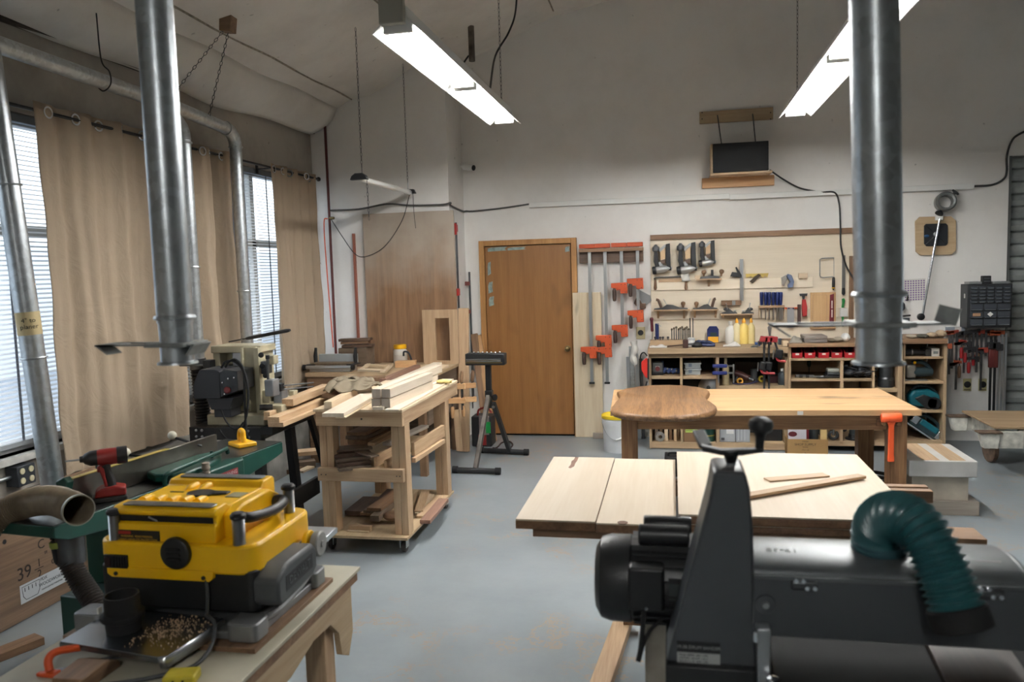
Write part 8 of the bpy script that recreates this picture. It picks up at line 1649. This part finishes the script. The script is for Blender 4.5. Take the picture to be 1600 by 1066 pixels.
# drum cover: curved lid over a flat front, long to the right
X0, X1 = at(1176, 950, Y=1.56).x, .645
zf0, zf1, zt2 = at(1200, 989, Y=1.55).z, at(1200, 898, Y=1.55).z, at(1200, 851, Y=1.64).z
fr = [(1.55, zf0), (1.55, zf1)] + [(1.645-.095*math.cos(a), zf1+(zt2-zf1)*math.sin(a)) for a in [PI*i/14 for i in range(1, 14)]] + [(1.74, zf1), (1.74, zf0)]
put('drum_cover', MB().prism(fr, X0, X1-.02, 'x'), SL, sd, bev=.003)
put('cover_end', MB().prism([(1.645+(y-1.645)*.94, zf0+(z-zf0)*.95) for y, z in fr], X1-.021, X1, 'x'), SL, sd, bev=.012, seg=3)
put('front_panel', MB().box(X0, X1, 1.544, 1.551, zf0-.004, zf1-.006), SG, sd, bev=.002)
put('seam_lip', MB().box(X0, X1, 1.541, 1.552, zf1-.006, zf1+.001), SL, sd, bev=.001)
for px, py in ((1256, 912), (1543, 925)):
    p = at(px, py, Y=1.545); lt_ = put('latch', MB().box(p.x-.024, p.x+.024, 1.532, 1.546, p.z-.009, p.z+.007), DARKST, sd, bev=.003)
    for dx, dz in ((-.016,.010), (-.003,.010), (.004,-.004), (.018,-.004)): put('latch_screw', MB().cyl((p.x+dx, 1.534, p.z+dz), (p.x+dx, 1.529, p.z+dz), .004, n=10), CHROME, lt_)
p = at(1196, 944, Y=1.545); put('bearing_boss', MB().lathe([(.020,0), (.018,.004), (.006,.005)], (p.x, 1.545, p.z), (0,-1,0), 20), SG, sd); put('boss_screw', MB().lathe([(.007,0), (.006,.006), (.001,.006)], (p.x, 1.541, p.z), (0,-1,0), 12), STEEL, sd)
# the model number reads from the far side of the machine
p = at(1220, 864, Y=1.625); nrm = V((0, -.35, 1)).normalized(); text('lettering', '19-38', plain('letter_white', (206,208,208), .5), axes(V((p.x, 1.612, zf1+(zt2-zf1)*.945+.0008)), (-1,0,0), V((0,-1,-.33))), .018, sd, sx=1.5)
put('lid_label', MB().box(.555, .60, 1.60, 1.63, zt2-.006, zt2-.003), plain('label_pale', (170,170,160), .5), sd)
# dust port and hose
pc = at(1373, 862, Y=1.64); pz = zt2-.004
put('port_collar', MB().lathe([(.050,0), (.051,.003), (.051,.018), (.048,.020)], (pc.x, 1.64, pz), (0,0,1), 28), plain('collar_teal', (60,92,100), .3, .4), sd)
hz2 = [V((pc.x, 1.64, pz+.002)), at(1369,838,Y=1.63), at(1375,817,Y=1.61), at(1395,806,Y=1.57), at(1424,816,Y=1.53), at(1450,845,Y=1.50), at(1470,885,Y=1.48), at(1486,925,Y=1.465), at(1497,958,Y=1.455)]
put('teal_hose', hose(hz2, .0425, .0125, .0048, 28), plain('hose_teal', (44,94,98), .32, spec=.7), sd, label='teal ribbed dust hose')
e = hz2[-1]; d = (hz2[-1]-hz2[-2]).normalized(); put('hose_cuff', MB().lathe([(.046,-.012), (.050,-.008), (.051,.012), (.0505,.026), (.046,.028), (.043,.0)], e, d, 28, caps=False), RUBBER, sd)
put('hose_clamp', MB().lathe([(.0475,.004), (.049,.005), (.049,.011), (.0475,.012)], hz2[0], (0,0,1), 28, caps=False), CHROME, sd)
# bed, base and stand
put('bed', MB().box(X0-.02, .80, 1.40, 2.0, .86, .905), plain('bed_dark', (40,41,43), .5), sd, bev=.003)
put('conveyor_belt', MB().box(X0+.04, .72, 1.20, 2.1, .907, .918), plain('belt_grit', (13,13,14), .85, noise=.2, scale=200), sd, bev=.003)
put('base_block', MB().box(at(1040,1040,Y=TY).x, X0+.02, TY-.02, 1.95, .80, at(1100,1036,Y=TY).z), plain('base_black', (28,29,31), .5), sd, bev=.004)
p = at(1193, 990, Y=1.50); put('lift_bracket', MB().box(p.x-.012, p.x+.012, 1.49, 1.52, .90, p.z+.012), STEEL, sd, bev=.002); put('bracket_side', MB().box(p.x-.020, p.x-.012, 1.48, 1.52, p.z-.01, p.z+.010), CHROME, sd, bev=.001)
put('adjust_screw', MB().lathe([(.006,0), (.010,.002), (.010,.010), (.006,.012), (.006,.022), (.011,.024), (.011,.034), (.004,.036)], (p.x+.014, 1.475, .920), (0,0,1), 12), CHROME, sd)
for x in (X0-.06, .76):
    for y in (1.44, 1.94): put('stand_leg', MB().box(x-.025, x+.025, y-.025, y+.025, 0, .86), plain('base_black', (28,29,31), .5), sd, bev=.003)
put('stand_shelf', MB().box(X0-.06, .76, 1.44, 1.94, .25, .27), plain('base_black', (28,29,31), .5), sd)
one('wood_board', 'dark reddish board lying on the sander bed at the lower right', 'board', MB().prism([(.465,1.22), (.62,1.22), (.662,1.75), (.508,1.75)], .9185, .934, 'z'), wood('mahogany', (62,46,38), (44,32,26), 'y'), bev=.002)
p = at(1026, 1010, Y=1.95); one('square_post', 'worn grey square post standing behind the sander column', 'post', MB().box(p.x-.03, p.x+.03, 1.97, 2.03, 0, .955), plain('post_grey', (150,142,130), .7, noise=.15, scale=12), bev=.003)
